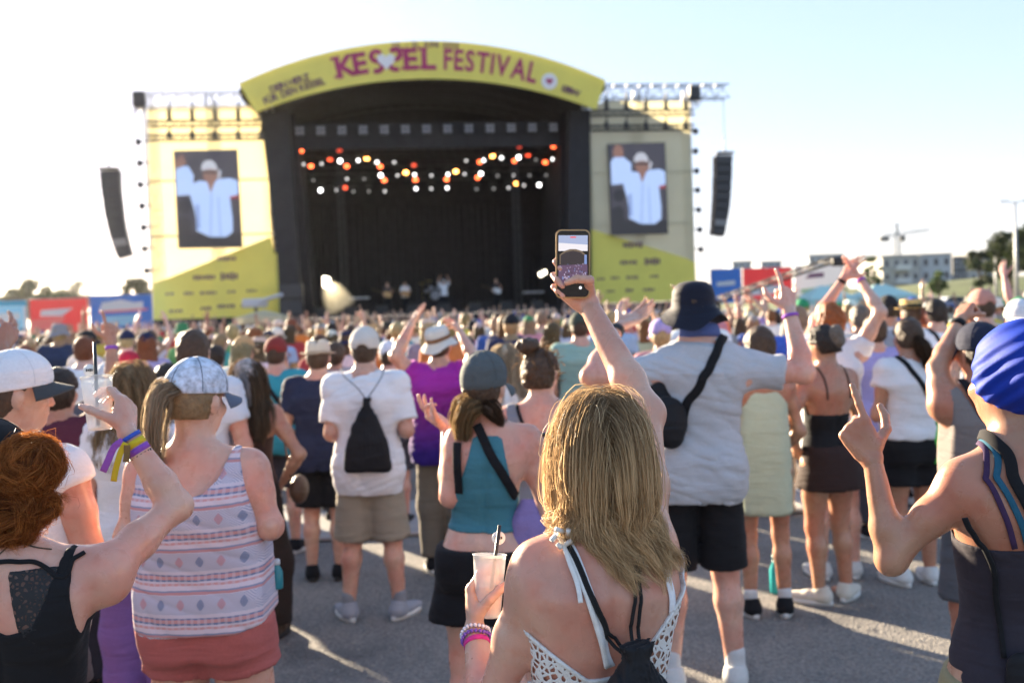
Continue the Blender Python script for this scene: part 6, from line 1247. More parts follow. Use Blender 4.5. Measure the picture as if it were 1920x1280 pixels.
# ------------------------------------------------------------------ woman in the patterned top
def pattern_mat():
    m = bpy.data.materials.new('patterned_fabric'); m.use_nodes = True; n = m.node_tree; N = n.nodes; L = n.links; b = N['Principled BSDF']; b.inputs['Roughness'].default_value = .85; b.inputs['Specular IOR Level'].default_value = .2; tc = N.new('ShaderNodeTexCoord'); sx = N.new('ShaderNodeSeparateXYZ'); L.new(tc.outputs['Object'], sx.inputs[0])
    def mth(op, a, b_=None, c_=None):
        q = N.new('ShaderNodeMath'); q.operation = op
        for i, v in enumerate((a, b_, c_)):
            if v is None: continue
            if isinstance(v, (int, float)): q.inputs[i].default_value = v
            else: L.new(v, q.inputs[i])
        return q.outputs[0]
    X, Z = sx.outputs['X'], sx.outputs['Z']
    nz = N.new('ShaderNodeTexNoise'); nz.inputs['Scale'].default_value = 30; L.new(tc.outputs['Object'], nz.inputs['Vector']); jit = mth('MULTIPLY', mth('SUBTRACT', nz.outputs['Fac'], .5), .006)
    fz = mth('FRACT', mth('MULTIPLY', mth('ADD', Z, jit), 8.2)); fx = mth('FRACT', mth('MULTIPLY', mth('ADD', X, jit), 17))
    cr = N.new('ShaderNodeValToRGB'); cr.color_ramp.interpolation = 'CONSTANT'; e = cr.color_ramp.elements
    st = [(0, (.66, .56, .62)), (.10, (.60, .32, .32)), (.16, (.62, .55, .62)), (.20, (.16, .20, .32)), (.25, (.58, .30, .30)), (.33, (.20, .23, .36)), (.37, (.62, .54, .60)), (.44, (.6, .55, .62)), (.90, (.52, .26, .27)), (.96, (.25, .28, .40))]
    while len(e) < len(st): e.new(.5)
    for i, (p, c) in enumerate(st): e[i].position = p; e[i].color = (*c, 1)
    L.new(fz, cr.inputs[0])
    # medallions in the wide pale band, small diamonds elsewhere
    dx = mth('ABSOLUTE', mth('SUBTRACT', fx, .5)); dz = mth('ABSOLUTE', mth('SUBTRACT', fz, .67)); r_ = mth('ADD', mth('MULTIPLY', dx, 2.2), mth('MULTIPLY', dz, 5.2))
    wv = mth('SINE', mth('MULTIPLY', r_, 20)); ring = mth('GREATER_THAN', wv, .15); inb = mth('LESS_THAN', dz, .22); core = mth('LESS_THAN', mth('ADD', mth('MULTIPLY', dx, 1.2), mth('MULTIPLY', dz, 1.9)), .27)
    sg = mth('GREATER_THAN', mth('FRACT', mth('MULTIPLY', X, 8.5)), .5)
    mc = N.new('ShaderNodeMix'); mc.data_type = 'RGBA'; L.new(sg, mc.inputs[0]); mc.inputs[6].default_value = (.15, .19, .31, 1); mc.inputs[7].default_value = (.50, .25, .28, 1)
    m1 = N.new('ShaderNodeMix'); m1.data_type = 'RGBA'; L.new(mth('MULTIPLY', mth('MULTIPLY', ring, inb), .75), m1.inputs[0]); L.new(cr.outputs[0], m1.inputs[6]); m1.inputs[7].default_value = (.22, .25, .38, 1)
    m2 = N.new('ShaderNodeMix'); m2.data_type = 'RGBA'; L.new(mth('MULTIPLY', core, .75), m2.inputs[0]); L.new(m1.outputs[2], m2.inputs[6]); L.new(mc.outputs[2], m2.inputs[7])
    ti = mth('GREATER_THAN', mth('SINE', mth('MULTIPLY', X, 330)), .2); m3 = N.new('ShaderNodeMix'); m3.data_type = 'RGBA'; L.new(mth('MULTIPLY', mth('MULTIPLY', ti, mth('LESS_THAN', fz, .40)), .35), m3.inputs[0]); L.new(m2.outputs[2], m3.inputs[6]); m3.inputs[7].default_value = (.62, .55, .62, 1)
    L.new(m3.outputs[2], b.inputs['Base Color']); return m
F4 = Person('woman in a pink and blue patterned sleeveless top and red shorts', *PX(398, 1280, 3.0)[:2], H=1.63, girth=1.2, skin='fair', h=.012, handh=.007, face=(.38, .92, -.08), yaw=-.04, stance=.07,
            joints={'head': PX(368, 750, 3.0), 'neck': PX(362, 848, 2.98), 'shL': PX(275, 885, 3.0), 'shR': PX(466, 880, 3.0)})
F4.arm('L', PX(240, 1005, 2.97), PX(262, 960, 3.25), 'REST'); F4.arm('R', PX(506, 985, 2.96), PX(492, 965, 3.22), 'REST'); F4.build(); K['F4'] = F4
F4.region_top('patterned_top', pattern_mat(), lambda t, x, y: np.maximum(np.where(y < .02, t-np.interp(np.abs(x), [0, .06, .10, .135, .2], [.80, .82, .88, 1.03, 1.0]), t-.82)*.6, np.maximum(np.abs(x)-.205+np.maximum(0, t-.55)*.12, (.125-.25*np.minimum(x*x*6, .1)*np.sign(.01)-t+.9*x*x)*.5)), .010, .007, loose=.026, hem=.08, amp=.007, flare=.05)
F4.shorts(cloth('red_shorts', (.44, .125, .115)), to=.36, loose=.024, flare=.008, amp=.004, waist=.14)
mb = MB(); F4.cap(cloth('patterned_cap', (.52, .58, .68), noise=.45, scale=45), 1, m2=cloth('cap_navy', (.10, .12, .17)), opening=True, base=.002, turn=.0, h=.005)
F4.short_hair(hair_mat('dark_blonde'), .008, -.06, amp=.002); ponytail(F4, 'ash', None, [F4.hp(0, -.10, .035), F4.hp(-.02, -.145, .02), F4.hp(-.035, -.15, -.06), F4.hp(-.05, -.13, -.14), F4.hp(-.06, -.11, -.20)], 50, 40, .014, cols=(np.array((.20, .14, .085)), np.array((.55, .45, .32)), np.array((.3, .22, .14))))
F4.shoes(cloth('white_shoe', 0), mat('sole_white', 0), h=.012)
b0 = PX(520, 1080, 3.06); o = empty('water_bottle', b0, label='small teal water bottle at the hip of the patterned top woman', cat='bottle'); o.scale = (.75,)*3; teal = mat('teal_plastic', (.03, .22, .26), .3)
mb = MB(); mb.lathe((0, 0, -.07), [(.02, .02), (.023, .03), (.023, .09), (.012, .115), (.012, .125)], 18); mb.build('body', teal, o, True); mb = MB(); mb.lathe((0, 0, .05), [(.014, 0), (.014, .018), (.010, .022)], 16); mb.build('lid', mat('bottle_lid', (.6, .62, .65), .4), o, True)

# ------------------------------------------------------------------ woman with grey cap and teal crop top
F9 = Person('woman in a grey cap and teal crop top with one hand raised', *PX(915, 1280, 3.7)[:2], H=1.585, girth=.98, skin='fair', h=.012, handh=.005, face=(.35, .93, .05),
            joints={'head': PX(908, 722, 3.7), 'neck': PX(912, 802, 3.68), 'shL': PX(862, 826, 3.68), 'shR': PX(988, 824, 3.7)})
F9.arm('L', PX(843, 930, 3.66), PX(838, 802, 3.82), 'PINCH', F=(-.75, .2, .62), N=(.55, -.35, .75)); F9.arm('R', 'low_front', show=False); F9.build(); K['F9'] = F9
tealc = cloth('teal_top', (.055, .19, .24))
F9.region_top('crop_top', tealc, lambda t, x, y: np.maximum(np.where(y < .02, t-np.interp(np.abs(x), [0, .04, .058, .075, .11, .14, .2], [.97, .97, .95, .82, .60, .53, .5]), t-.75)*.6, np.abs(x)-.19), .007, .007, hem=.33, amp=.003)
F9.shorts(cloth('black', 0), to=.55, loose=.035, flare=.03, waist=.22)
greycap = cloth('grey_cap', (.085, .10, .105)); F9.cap(greycap, 1, m2=greycap, opening=False, base=-.025, turn=.0, h=.006); F9.short_hair(hair_mat('brown'), .007, -.10, amp=.002)
ponytail(F9, 'dark_blonde', None, [F9.hp(0, -.10, -.07), F9.hp(-.03, -.13, -.08), F9.hp(-.055, -.12, -.13), F9.hp(-.06, -.11, -.19), F9.hp(-.065, -.10, -.22)], 40, 36, .020); ponytail(F9, 'brown', None, [F9.hp(.03, -.09, -.07), F9.hp(.06, -.09, -.09), F9.hp(.085, -.05, -.15)], 30, 30, .014, seed=4)
o = empty('shoulder_bag', PX(985, 1000, 3.75), label='lilac cloth bag hanging at the hip of the teal top woman', cat='bag'); lil = cloth('lilac_cloth', (.24, .19, .42))
F9.strap('dummy', [PX(893, 795, 3.6), PX(920, 850, 3.55), PX(950, 900, 3.55), PX(982, 945, 3.6)], black_c, .034, .003, .010, parent=o).name = 'strap'
F9.strap('dummy', [PX(858, 830, 3.6), PX(857, 870, 3.58), PX(860, 925, 3.6)], black_c, .03, .003, .012, parent=o).name = 'strap'
L_ = Loft(PX(990, 1040, 3.66), PX(990, 935, 3.66), (1, 0, 0), (1, 0, 0), ((0, .5, 1), (.07, .065, .025)), ((0, .5, 1), (.03, .035, .012)), None, 2.2, 0, 0, 1); V, Q = surface(Fn(lambda P: L_(P)+.006*vnoise(P*np.array([1, 1, .3]), 40), L_.lo, L_.hi), .007); link('pouch', np_mesh('pouch', local_to(o, V), Q), lil, o)
F9.shoes(cloth('black', 0), mat('sole_dark', 0), h=.012)

# ------------------------------------------------------------------ tall man with navy bucket hat
F12 = Person('tall man in a navy bucket hat and pale grey tee with both arms raised', *PX(1318, 1280, 4.5)[:2], H=1.90, sex='m', girth=1.0, armg=.95, skin='fair', h=.014, handh=.006, yaw=-.03, stance=.03,
             joints={'head': PX(1300, 578, 4.5), 'neck': PX(1312, 634, 4.48), 'shL': PX(1220, 700, 4.48), 'shR': PX(1402, 694, 4.48)})
F12.arm('L', PX(1108, 706, 4.46), PX(1160, 612, 4.68), 'OPEN', F=(.75, .3, .35), N=(.2, -.3, .9)); F12.arm('R', PX(1508, 700, 4.46), PX(1480, 585, 4.55), 'POINT', F=(.05, .35, .93), N=(-.5, .8, 0)); F12.build(); K['F12'] = F12
F12.tshirt(cloth('pale_grey_tee', (.46, .48, .51)), hem=-.06, sleeve=.62, loose=.018, amp=.012, neck=.085, h=.010)
F12.shorts(cloth('black_shorts', (.014, .014, .016)), to=.95, loose=.022, flare=.015, waist=.10); F12.short_hair(hair_mat('brown'), .008, -.09)
navy = cloth('navy_hat', (.010, .012, .024), rough=.7); F12.lathe_hat(navy, [(.150, -.075), (.146, -.072), (.118, -.03), (.098, -.008), (.096, .02), (.093, .06), (.082, .088), (.058, .104), (.028, .110), (.004, .111)], 'bucket_hat', 1, 1.12, (0, 0), .016, (0, -.008, .012))
F12.tshirt(cloth('blue_bandana', (.08, .12, .30)), 'bandana', hem=.90, sleeve=.0, loose=.012, neck=.066) if False else None
mb = MB(); mb.lathe(F12.J['neck']+np.array([0, 0, .03]), [(.085, -.035), (.094, -.02), (.088, .02), (.078, .03)], 24, (0, .2, 1), sx=1.0, sy=1.0); F12.mb('neckerchief', mb, cloth('blue_bandana', (.08, .12, .30)))
wristband(F12, 'L', .03, mat('watch_black', (.015, .015, .018), .4), .03, name='watch'); wristband(F12, 'R', .02, cloth('purple_band', (.3, .1, .5)), .014)
o = empty('crossbody_bag', PX(1245, 800, 4.3), label='black crossbody bag under the arm of the tall man', cat='bag')
F12.strap('strap', [PX(1364, 616, 4.45), PX(1348, 660, 4.3), PX(1320, 720, 4.25), PX(1285, 775, 4.25), PX(1258, 812, 4.28)], black_c, .040, .003, .036, parent=o)
V, Q = surface(Field([Cone(PX(1252, 780, 4.33), PX(1262, 820, 4.31), .085, .045, .03, ((.3, -1, 0), .45)), Cone(PX(1238, 740, 4.40), PX(1252, 800, 4.33), .06, .085, .04, ((.3, -1, 0), .45))]), .008); link('pouch', np_mesh('pouch', local_to(o, V), Q), cloth('black_nylon', (.012, .012, .014)), o)
F12.shoes(cloth('white_shoe', 0), mat('sole_white', 0), cloth('white_sock', (.6, .6, .6)), h=.01)

# ------------------------------------------------------------------ woman with blue turban pointing, right edge
F17 = Person('woman in a royal blue headscarf and dark camisole pointing a finger, right edge', *PX(1880, 1280, 2.2)[:2], H=1.66, armg=.86, girth=1.0, skin='tan', h=.010, handh=.0038, face=(-.24, .96, .02), yaw=.06,
             joints={'head': PX(1898, 712, 2.2), 'neck': PX(1915, 835, 2.18), 'shL': PX(1806, 905, 2.16), 'shR': PX(2090, 905, 2.2), 'hipL': PX(1845, 1300, 2.22), 'hipR': PX(1990, 1300, 2.24)})
F17.arm('L', PX(1672, 1046, 2.18), PX(1636, 862, 2.22), 'POINT', F=(-.40, .22, .89), N=(.35, .9, 0)); F17.arm('R', 'low_front', show=False); F17.build(); K['F17'] = F17
def turban(p, m):
    c = p.hp(0, -.03, .035); q = p.hs; A = (p.hr, _n(p.hf-.35*p.hu), _n(p.hu+.35*p.hf)); F = Field([Ell(c, np.array([.094, .118, .108])*q, A, 0), Ell(p.hp(0, -.11, .02), np.array([.07, .06, .085])*q, A, .05), Ell(p.hp(0, -.02, -.01), np.array([.101, .055, .06])*q, A, .04)])
    def fn(P):
        r, f, u = (P-c)@p.hr/q, (P-c)@p.hf/q, (P-c)@p.hu/q; w_ = u*1.0+.55*f+.25*np.abs(r); v = F(P)+.0026*q*np.sin(w_*170+2.2*vnoise(P, 12))*np.clip(.4+r*r*60, .4, 1)+.0025*vnoise(P, 14)
        return np.maximum(v, (-.085+.75*np.maximum(f, -.08)-u)*q)
    lo, hi = F.bounds(); p.imp('headscarf', Fn(fn, lo, hi), .0045, m)
turban(F17, cloth('royal_blue', (.006, .035, .34), rough=.65, sheen=0, folds=.1))
cami = cloth('charcoal_camisole', (.035, .03, .04)); F17.region_top('camisole', cami, lambda t, x, y: np.maximum(np.where(y < .02, t-.685, t-.74-.0*x)*.6, np.abs(x)-.20), .006, .006, hem=.02, amp=.004)
F17.strap('strap', [PX(1838, 832, 2.2), PX(1855, 850, 2.1), PX(1880, 910, 2.05), PX(1915, 1045, 2.05)], cloth('plum', (.05, .025, .07)), .012, .002, .003)
F17.strap('bra_strap', [PX(1848, 828, 2.2), PX(1872, 850, 2.1), PX(1902, 910, 2.05), PX(1945, 1045, 2.05)], cloth('petrol', (.02, .10, .16)), .014, .002, .003)
def _bk(p, x, t): return p.torso.a+p.torso.ax*p.torso.L*t+p.torso.l1*x+p.back*.15
F17.strap('strap', [_bk(F17, .10, .97)-F17.back*.08, _bk(F17, .105, .9), _bk(F17, .10, .8), _bk(F17, .09, .66)], cloth('plum', 0), .012, .002, .003)
F17.strap('bra_strap', [_bk(F17, .085, .97)-F17.back*.08, _bk(F17, .088, .9), _bk(F17, .08, .8), _bk(F17, .065, .66)], cloth('petrol', 0), .014, .002, .003)
F17.shorts(cloth('khaki', (.26, .23, .13)), 'khaki_trousers', to=1.9, loose=.03, flare=.01, waist=.20, h=.011)
o = empty('crossbody_bag', PX(1900, 1250, 2.1), label='black bag strap and pouch on the back of the blue headscarf woman', cat='bag'); F17.strap('strap', [PX(1858, 826, 2.2), PX(1890, 850, 2.1), PX(1925, 910, 2.05), PX(1980, 1050, 2.05)], black_c, .024, .003, .006, parent=o); F17.strap('strap', [PX(1806, 980, 2.08), PX(1825, 1060, 2.05), PX(1850, 1140, 2.05), PX(1890, 1225, 2.06)], black_c, .012, .003, .009, parent=o)
V, Q = surface(Field([Cone(PX(1915, 1250, 2.10), PX(1920, 1290, 2.10), .032, .04, .03, ((0, 1, 0), .5))]), .006); link('pouch', np_mesh('pouch', local_to(o, V), Q), cloth('black_nylon', 0), o)
F17.shoes(cloth('black', 0), mat('sole_dark', 0), h=.012)
# ------------------------------------------------------------------ people in the middle distance
CL = lambda n, c, **k: cloth(n, c, **k)
WHT = CL('white_tee', (.72, .72, .74)); SOLEW = mat('sole_white', 0); SOLED = mat('sole_dark', 0); BLK = black_c
def mid(label, px, py, Y, sex='f', g=1.0, skin='light', yaw=0.0, face=None, L='low_front', Rr='low_front', h=.021, hh=.008, joints=None, H=None, stance=0, group=None, lean=0, handL='REST', handR='REST'):
    x, y, z = tops(px, py, Y); p = Person(label, x, y, H or z, yaw, sex, g, skin, joints, face=face, h=h, handh=hh, stance=stance, group=group, lean=lean)
    for sd, a, hp in (('L', L, handL), ('R', Rr, handR)):
        if isinstance(a, str): p.arm(sd, a, pose=hp, show=a not in ('low_front', 'front'))
        else: p.arm(sd, PX(*a[0]), PX(*a[1]), hp, *(a[2:] if len(a) > 2 else ()))
    p.build(); return p
def gradient_mat(name, z0, z1, stops):
    m = cloth(name, (.5, .5, .5)); N = m.node_tree.nodes; L = m.node_tree.links; tc = N.new('ShaderNodeTexCoord'); sx = N.new('ShaderNodeSeparateXYZ'); L.new(tc.outputs['Object'], sx.inputs[0]); mr = N.new('ShaderNodeMapRange'); mr.inputs[1].default_value = z0; mr.inputs[2].default_value = z1; L.new(sx.outputs['Z'], mr.inputs[0]); cr = N.new('ShaderNodeValToRGB'); e = cr.color_ramp.elements
    while len(e) < len(stops): e.new(.5)
    for i, (p, c) in enumerate(stops): e[i].position = p; e[i].color = (*c, 1)
    L.new(mr.outputs[0], cr.inputs[0]); L.new(cr.outputs[0], N['Principled BSDF'].inputs['Base Color']); return m
# girl with headscarf and long brown hair
p = mid('girl with a patterned headscarf, long brown hair and flared brown trousers', 462, 690, 5.4, g=.95, skin='tan', L='low_front', Rr='hip', H=1.52)
p.region_top('dark_top', CL('brown_top', (.05, .03, .025)), lambda t, x, y: np.maximum((t-.7)*.6, np.abs(x)-.19), .006, hem=.2); p.shorts(CL('dark_brown', (.028, .018, .014)), 'flared_trousers', to=1.95, loose=.02, flare=.045)
long_hair(p, 'brown', 90, 20, (.36, .46), seed=21, wave=.004, wavek=3, width=.0014, spread=.010, cols=(np.array((.07, .042, .025)), np.array((.20, .135, .08)), np.array((.06, .04, .03))))
p.imp('headscarf', Fn(lambda P, p=p: np.maximum(np.maximum(p.skull(.02)(P)+.003*vnoise(P, 40), -((P-p.J['head'])@p.hu-.02)), (P-p.J['head'])@p.hf-.08), p.skull(.03).lo, p.skull(.03).hi), .008, mat('scarf_pattern', (.30, .27, .26), .8, noise=.8, scale=60))
ponytail(p, 'grey_brown', None, [p.hp(0, -.11, .05), p.hp(.02, -.135, .0), p.hp(.03, -.13, -.08), p.hp(.04, -.12, -.14)], 14, 20, .012, width=.003, cols=(np.array((.2, .18, .18)), np.array((.5, .47, .47)), np.array((.3, .28, .28))), name='scarf_tail')
p.shoes(CL('sandal_brown', (.07, .045, .03)), SOLED, h=.01)
o = empty('handbag', p.L(.22, .08, .80), label='brown handbag at the side of the girl with the headscarf', cat='bag'); V, Q = surface(Field([Ell(p.L(.24, .08, .80), (.05, .11, .08), None, 0)]), .012); link('pouch', np_mesh('pouch', local_to(o, V), Q), CL('brown_leather', (.09, .05, .03), rough=.5), o); ribbon('strap', resample(np.array([p.L(.22, .0, .86), p.L(.2, -.03, 1.05), p.L(.17, .0, 1.32)]), 12), np.tile([1., 0, 0], (12, 1)), .02, .003, CL('brown_leather', 0), o)
# man in navy tee with cream hat
p = mid('man in a navy tee, black shorts and a cream brimmed hat', 595, 640, 6.6, 'm', 1.0, 'light', L='low_front', Rr='low_front'); p.tshirt(CL('navy_tee', (.022, .026, .055)), loose=.02, sleeve=.6, h=.014); p.shorts(BLK, to=.85, loose=.03, waist=.2); p.short_hair(hair_mat('brown'), .006, -.10, amp=.002)
creamh = CL('cream_hat', (.55, .49, .40)); p.lathe_hat(creamh, [(.128, .022), (.128, .019), (.092, .012), (.088, .03), (.085, .07), (.078, .105), (.05, .118), (.02, .115), (.003, .112)], 'brimmed_hat', 1, 1.15, (.05, 0), .006, (0, -.008, .012), pinch=.03, band=(.090, .015, .0885, .035), bandm=CL('tan_band', (.35, .28, .2))); p.shoes(BLK, SOLED, h=.012)
# man in white tee with drawstring bag
p = mid('man in a white tee, beige shorts and pale cap with a black sack bag', 682, 618, 5.7, 'm', 1.02, 'light', L=((622, 812, 5.65), (640, 790, 5.9)), Rr=((762, 806, 5.65), (748, 790, 5.9)), stance=.05); p.tshirt(WHT, loose=.022, sleeve=.78, hem=-.10, amp=.010, h=.011, neck=.085); p.shorts(CL('beige', (.30, .255, .195)), to=1.0, loose=.035, flare=.015, waist=.16)
p.short_hair(hair_mat('brown'), .006, -.10, amp=.002); p.cap(CL('ecru_cap', (.58, .55, .50)), 1, opening=True, base=-.012, h=.007); p.toe = {'L': _n(np.array([-.5, 1, 0])), 'R': _n(np.array([.55, 1, 0]))}; p.shoes(CL('grey_canvas', (.30, .31, .35)), SOLEW, CL('grey_sock', (.25, .25, .27)), h=.008)
bz = 5.52; bag_drawstring(p, PX(686, 745, bz), PX(690, 886, bz-.02), .022, .135, 'black drawstring bag on the back of the man in the white tee', .06, cords=[[PX(686, 748, bz), PX(668, 725, bz+.0), PX(645, 705, bz+.05), PX(640, 690, bz+.12)], [PX(688, 748, bz), PX(704, 725, bz), PX(716, 705, bz+.05), PX(720, 690, bz+.12)]], fold=.005, cordm=mat('grey_cord', (.2, .2, .22), .8))
# man in purple gradient shirt
p = mid('man in a magenta to indigo shirt and white bucket hat, arms raised', 822, 616, 6.7, 'm', 1.08, 'light', L=((742, 668, 6.65), (772, 606, 6.85)), Rr=((888, 672, 6.65), (862, 622, 6.85)), handL='OPEN', handR='REST', face=(.1, 1, .1)); zb = p.H
p.tshirt(gradient_mat('magenta_gradient', .50*zb, .80*zb, [(0, (.035, .015, .18)), (.45, (.16, .02, .19)), (1, (.34, .025, .31))]), loose=.032, sleeve=.45, hem=-.06, amp=.013, h=.013); p.shorts(CL('khaki_grey', (.16, .135, .105)), 'trousers', to=1.93, loose=.022, flare=.015, waist=.2); p.short_hair(hair_mat('brown'), .006, -.08)
p.lathe_hat(CL('offwhite_hat', (.60, .57, .52)), [(.135, -.03), (.133, -.028), (.105, .005), (.092, .02), (.09, .05), (.086, .085), (.074, .108), (.03, .114), (.003, .114)], 'bucket_hat', 1, 1.12, (-.12, -.18), .01, (0, -.008, .02), band=(.0925, .022, .0905, .05), bandm=CL('brown_band', (.20, .09, .04))); p.shoes(BLK, SOLEW, h=.012)
# brunette with bun and grey tank
p = mid('brunette woman with a high bun in a grey tank top with black trim', 1012, 655, 4.4, skin='fair', face=(.4, .9, 0)); p.region_top('tank_top', CL('grey_tank', (.20, .21, .24)), lambda t, x, y: np.maximum(np.where(y < .02, t-np.interp(np.abs(x), [0, .06, .09, .12], [.82, .83, .9, 1.02]), t-.8)*.6, np.abs(x)-.17), .007, h=.009, hem=.1)
p.strap('trim', [p.L(-.105, -.03, 1.42*p.k), p.L(-.07, -.12, 1.33*p.k), p.L(0, -.13, 1.305*p.k), p.L(.07, -.12, 1.33*p.k), p.L(.105, -.03, 1.42*p.k)], BLK, .014, .002, .009); p.short_hair(hair_mat('brown'), .012, -.07, amp=.005, sc=50, h=.006); p.imp('bun', Fn(lambda P, E=Ell(p.hp(-.035, -.06, .135), (.052, .048, .042), None, 0): E(P)+.006*vnoise(P, 55), p.hp(-.035, -.06, .135)-.07, p.hp(-.035, -.06, .135)+.07), .006, hair_mat('brown')); p.shorts(CL('denim', 0), to=.4); p.shoes(CL('white_shoe', 0), SOLEW, h=.014)
P_, N_, _d = scalp(p, 60, lambda r, f, u: u > -.5, 9, .012); strands_mesh('loose_hair', grow(P_, N_*.5+np.array([0, 0, .5]), np.full(60, .07), p.body, 8, -.2, .6, .004, 3, .5), 8, .004, strand_mat('brown'), p.root, (np.array((.1, .06, .03)), np.array((.25, .15, .08)), np.array((.08, .05, .03))), .0007)
# blonde long hair further on
p = mid('woman with long ash blonde hair in a white top', 946, 648, 6.4, skin='fair'); p.tshirt(WHT, sleeve=.3); p.shorts(BLK, to=.4); long_hair(p, 'ash', 70, 20, (.34, .42), seed=23, wave=.003, width=.0016, spread=.010); p.shoes(CL('white_shoe', 0), SOLEW, h=.016)
# woman in black camisole and brown skirt
p = mid('tanned woman in a black camisole and dark brown mini skirt with white sneakers', 1545, 612, 5.7, g=1.0, skin='tan', yaw=.35, face=(-.6, .8, -.2), L='hip', Rr='low_front'); p.region_top('camisole', BLK, lambda t, x, y: np.maximum((t-np.where(y < 0, .58, .72))*.6, np.abs(x)-.2), .008, hem=.1, amp=.004)
for sx in (-.075, .085): p.strap('strap', [p.L(sx, .0, 1.45*p.k), p.L(sx, -.09, 1.38*p.k), p.L(sx, -.12, 1.26*p.k)], BLK, .008, .002, .003)
p.skirt(CL('dark_brown_skirt', (.035, .02, .018)), z1=.42, top=.28, wide=.04); p.short_hair(hair_mat('dark'), .016, -.06, amp=.006, sc=45); p.imp('hair_twist', Fn(lambda P, E=Ell(p.hp(.0, -.10, .03), (.05, .045, .075), None, 0): E(P)+.008*vnoise(P, 45), p.hp(0, -.1, .03)-.1, p.hp(0, -.1, .03)+.1), .008, hair_mat('grey_brown')); p.toe = {'L': _n(np.array([-.8, .5, 0])), 'R': _n(np.array([.6, .8, 0]))}; p.shoes(CL('cream_shoe', (.58, .55, .48)), SOLEW, h=.008)
# clapping woman
p = mid('auburn haired woman in a white shirt clapping with arms high', 1556, 570, 6.2, g=1.05, skin='fair', L=((1530, 600, 6.35), (1582, 522, 6.3)), Rr=((1650, 585, 6.15), (1612, 522, 6.3)), handL='OPEN', handR='OPEN', joints={'shR': PX(1612, 655, 6.2), 'shL': PX(1518, 655, 6.2)}); p.tshirt(WHT, sleeve=.3, loose=.02); p.shorts(CL('denim', 0), to=.5); p.short_hair(hair_mat('red'), .02, -.09, amp=.008, sc=40); wristband(p, 'R', .02, CL('purple_band', 0), .016); wristband(p, 'L', .02, BLK, .018); p.shoes(CL('white_shoe', 0), SOLEW, h=.016)
# woman in white blouse with crossbody bag
p = mid('woman in a white blouse and black shorts with a long braid', 1703, 598, 6.0, g=1.05, skin='tan', L='front', Rr='low_front', yaw=.15); p.tshirt(WHT, 'blouse', sleeve=.4, loose=.03, hem=.22, amp=.010); p.shorts(BLK, to=.55, loose=.03, flare=.02, waist=.3); p.short_hair(hair_mat('brown'), .014, -.07, amp=.005, sc=45); ponytail(p, 'brown', None, [p.hp(.0, -.10, .0), p.hp(.03, -.13, -.08), p.hp(.06, -.13, -.2), p.hp(.10, -.12, -.32)], 30, 24, .02, width=.0014); p.shoes(CL('white_shoe', 0), SOLEW, h=.014)
o = empty('crossbody_bag', p.L(.18, -.1, .98), label='black crossbody bag of the woman in the white blouse', cat='bag'); p.strap('strap', [p.L(-.09, -.02, 1.46*p.k), p.L(-.05, -.12, 1.36*p.k), p.L(.05, -.14, 1.2*p.k), p.L(.16, -.12, 1.06*p.k)], BLK, .03, .003, .034, parent=o); V, Q = surface(Field([Ell(p.L(.23, -.06, .98*p.k), (.07, .09, .11), None, 0)]), .012); link('pouch', np_mesh('pouch', local_to(o, V), Q), CL('black_nylon', 0), o)
o = empty('green_bottle', PX(1757, 830, 5.9), label='bright green bottle held beside the black shorts', cat='bottle'); mb = MB(); mb.lathe((0, 0, -.12), [(.032, 0), (.034, .01), (.034, .16), (.014, .21), (.014, .23)], 16); mb.build('body', mat('green_plastic', (.03, .55, .05), .3), o, True); mb = MB(); mb.lathe((0, 0, .11), [(.017, 0), (.017, .02)], 12); mb.build('lid', mat('green_lid', (.02, .3, .03), .4), o, True)
# man with navy cap, arms up, right
p = mid('tanned man in a dark navy cap and taupe tank top lifting both hands', 1838, 612, 4.1, 'm', 1.0, 'tan', L=((1758, 690, 4.15), (1800, 600, 4.3)), Rr=((1905, 720, 4.2), (1850, 640, 4.4)), handL='FIST', yaw=.1); p.region_top('tank_top', CL('taupe_tank', (.20, .17, .16)), lambda t, x, y: np.maximum(np.where(y < .02, t-np.interp(np.abs(x), [0, .06, .1, .13], [.72, .75, .85, 1.02]), t-.8)*.6, np.abs(x)-.18), .008, h=.011, hem=.0, loose=.02); p.cap(CL('navy_cap', (.018, .022, .045)), 1, opening=True, base=-.005, h=.007); p.short_hair(hair_mat('dark'), .006, -.09); p.shorts(CL('grey_short', 0), to=.9); wristband(p, 'L', .03, BLK, .03, name='watch'); p.strap('strap', [p.L(-.09, -.02, 1.45*p.k), p.L(-.07, -.13, 1.3*p.k), p.L(-.06, -.14, 1.1*p.k)], BLK, .03, .003, .012); p.shoes(BLK, SOLEW, h=.016)
# woman in pale green dress
q = mid('woman in a pale mint shift dress right of the tall man', 1424, 615, 5.5, g=.76, skin='tan', L='low_front', Rr='low_front'); q.skirt(CL('mint_dress', (.48, .52, .38)), 'dress', z1=.36, top=.86, wide=.02); q.short_hair(hair_mat('brown'), .018, -.12, amp=.006); q.shoes(BLK, SOLEW, CL('white_sock', 0), h=.009)
o = empty('drink_bottle', PX(1456, 1112, 5.9)*np.array([1, 1, 0]), label='turquoise drinking bottle standing on the ground beside the pale dresses', cat='bottle'); mb = MB(); mb.lathe((0, 0, .002), [(.034, 0), (.038, .01), (.038, .14), (.02, .19), (.02, .2)], 18); mb.build('body', mat('turquoise_plastic', (.02, .35, .36), .3), o, True); mb = MB(); mb.lathe((0, 0, .2), [(.022, 0), (.022, .03), (.01, .035)], 14); mb.build('lid', mat('turquoise_lid', (.02, .25, .27), .4), o, True)
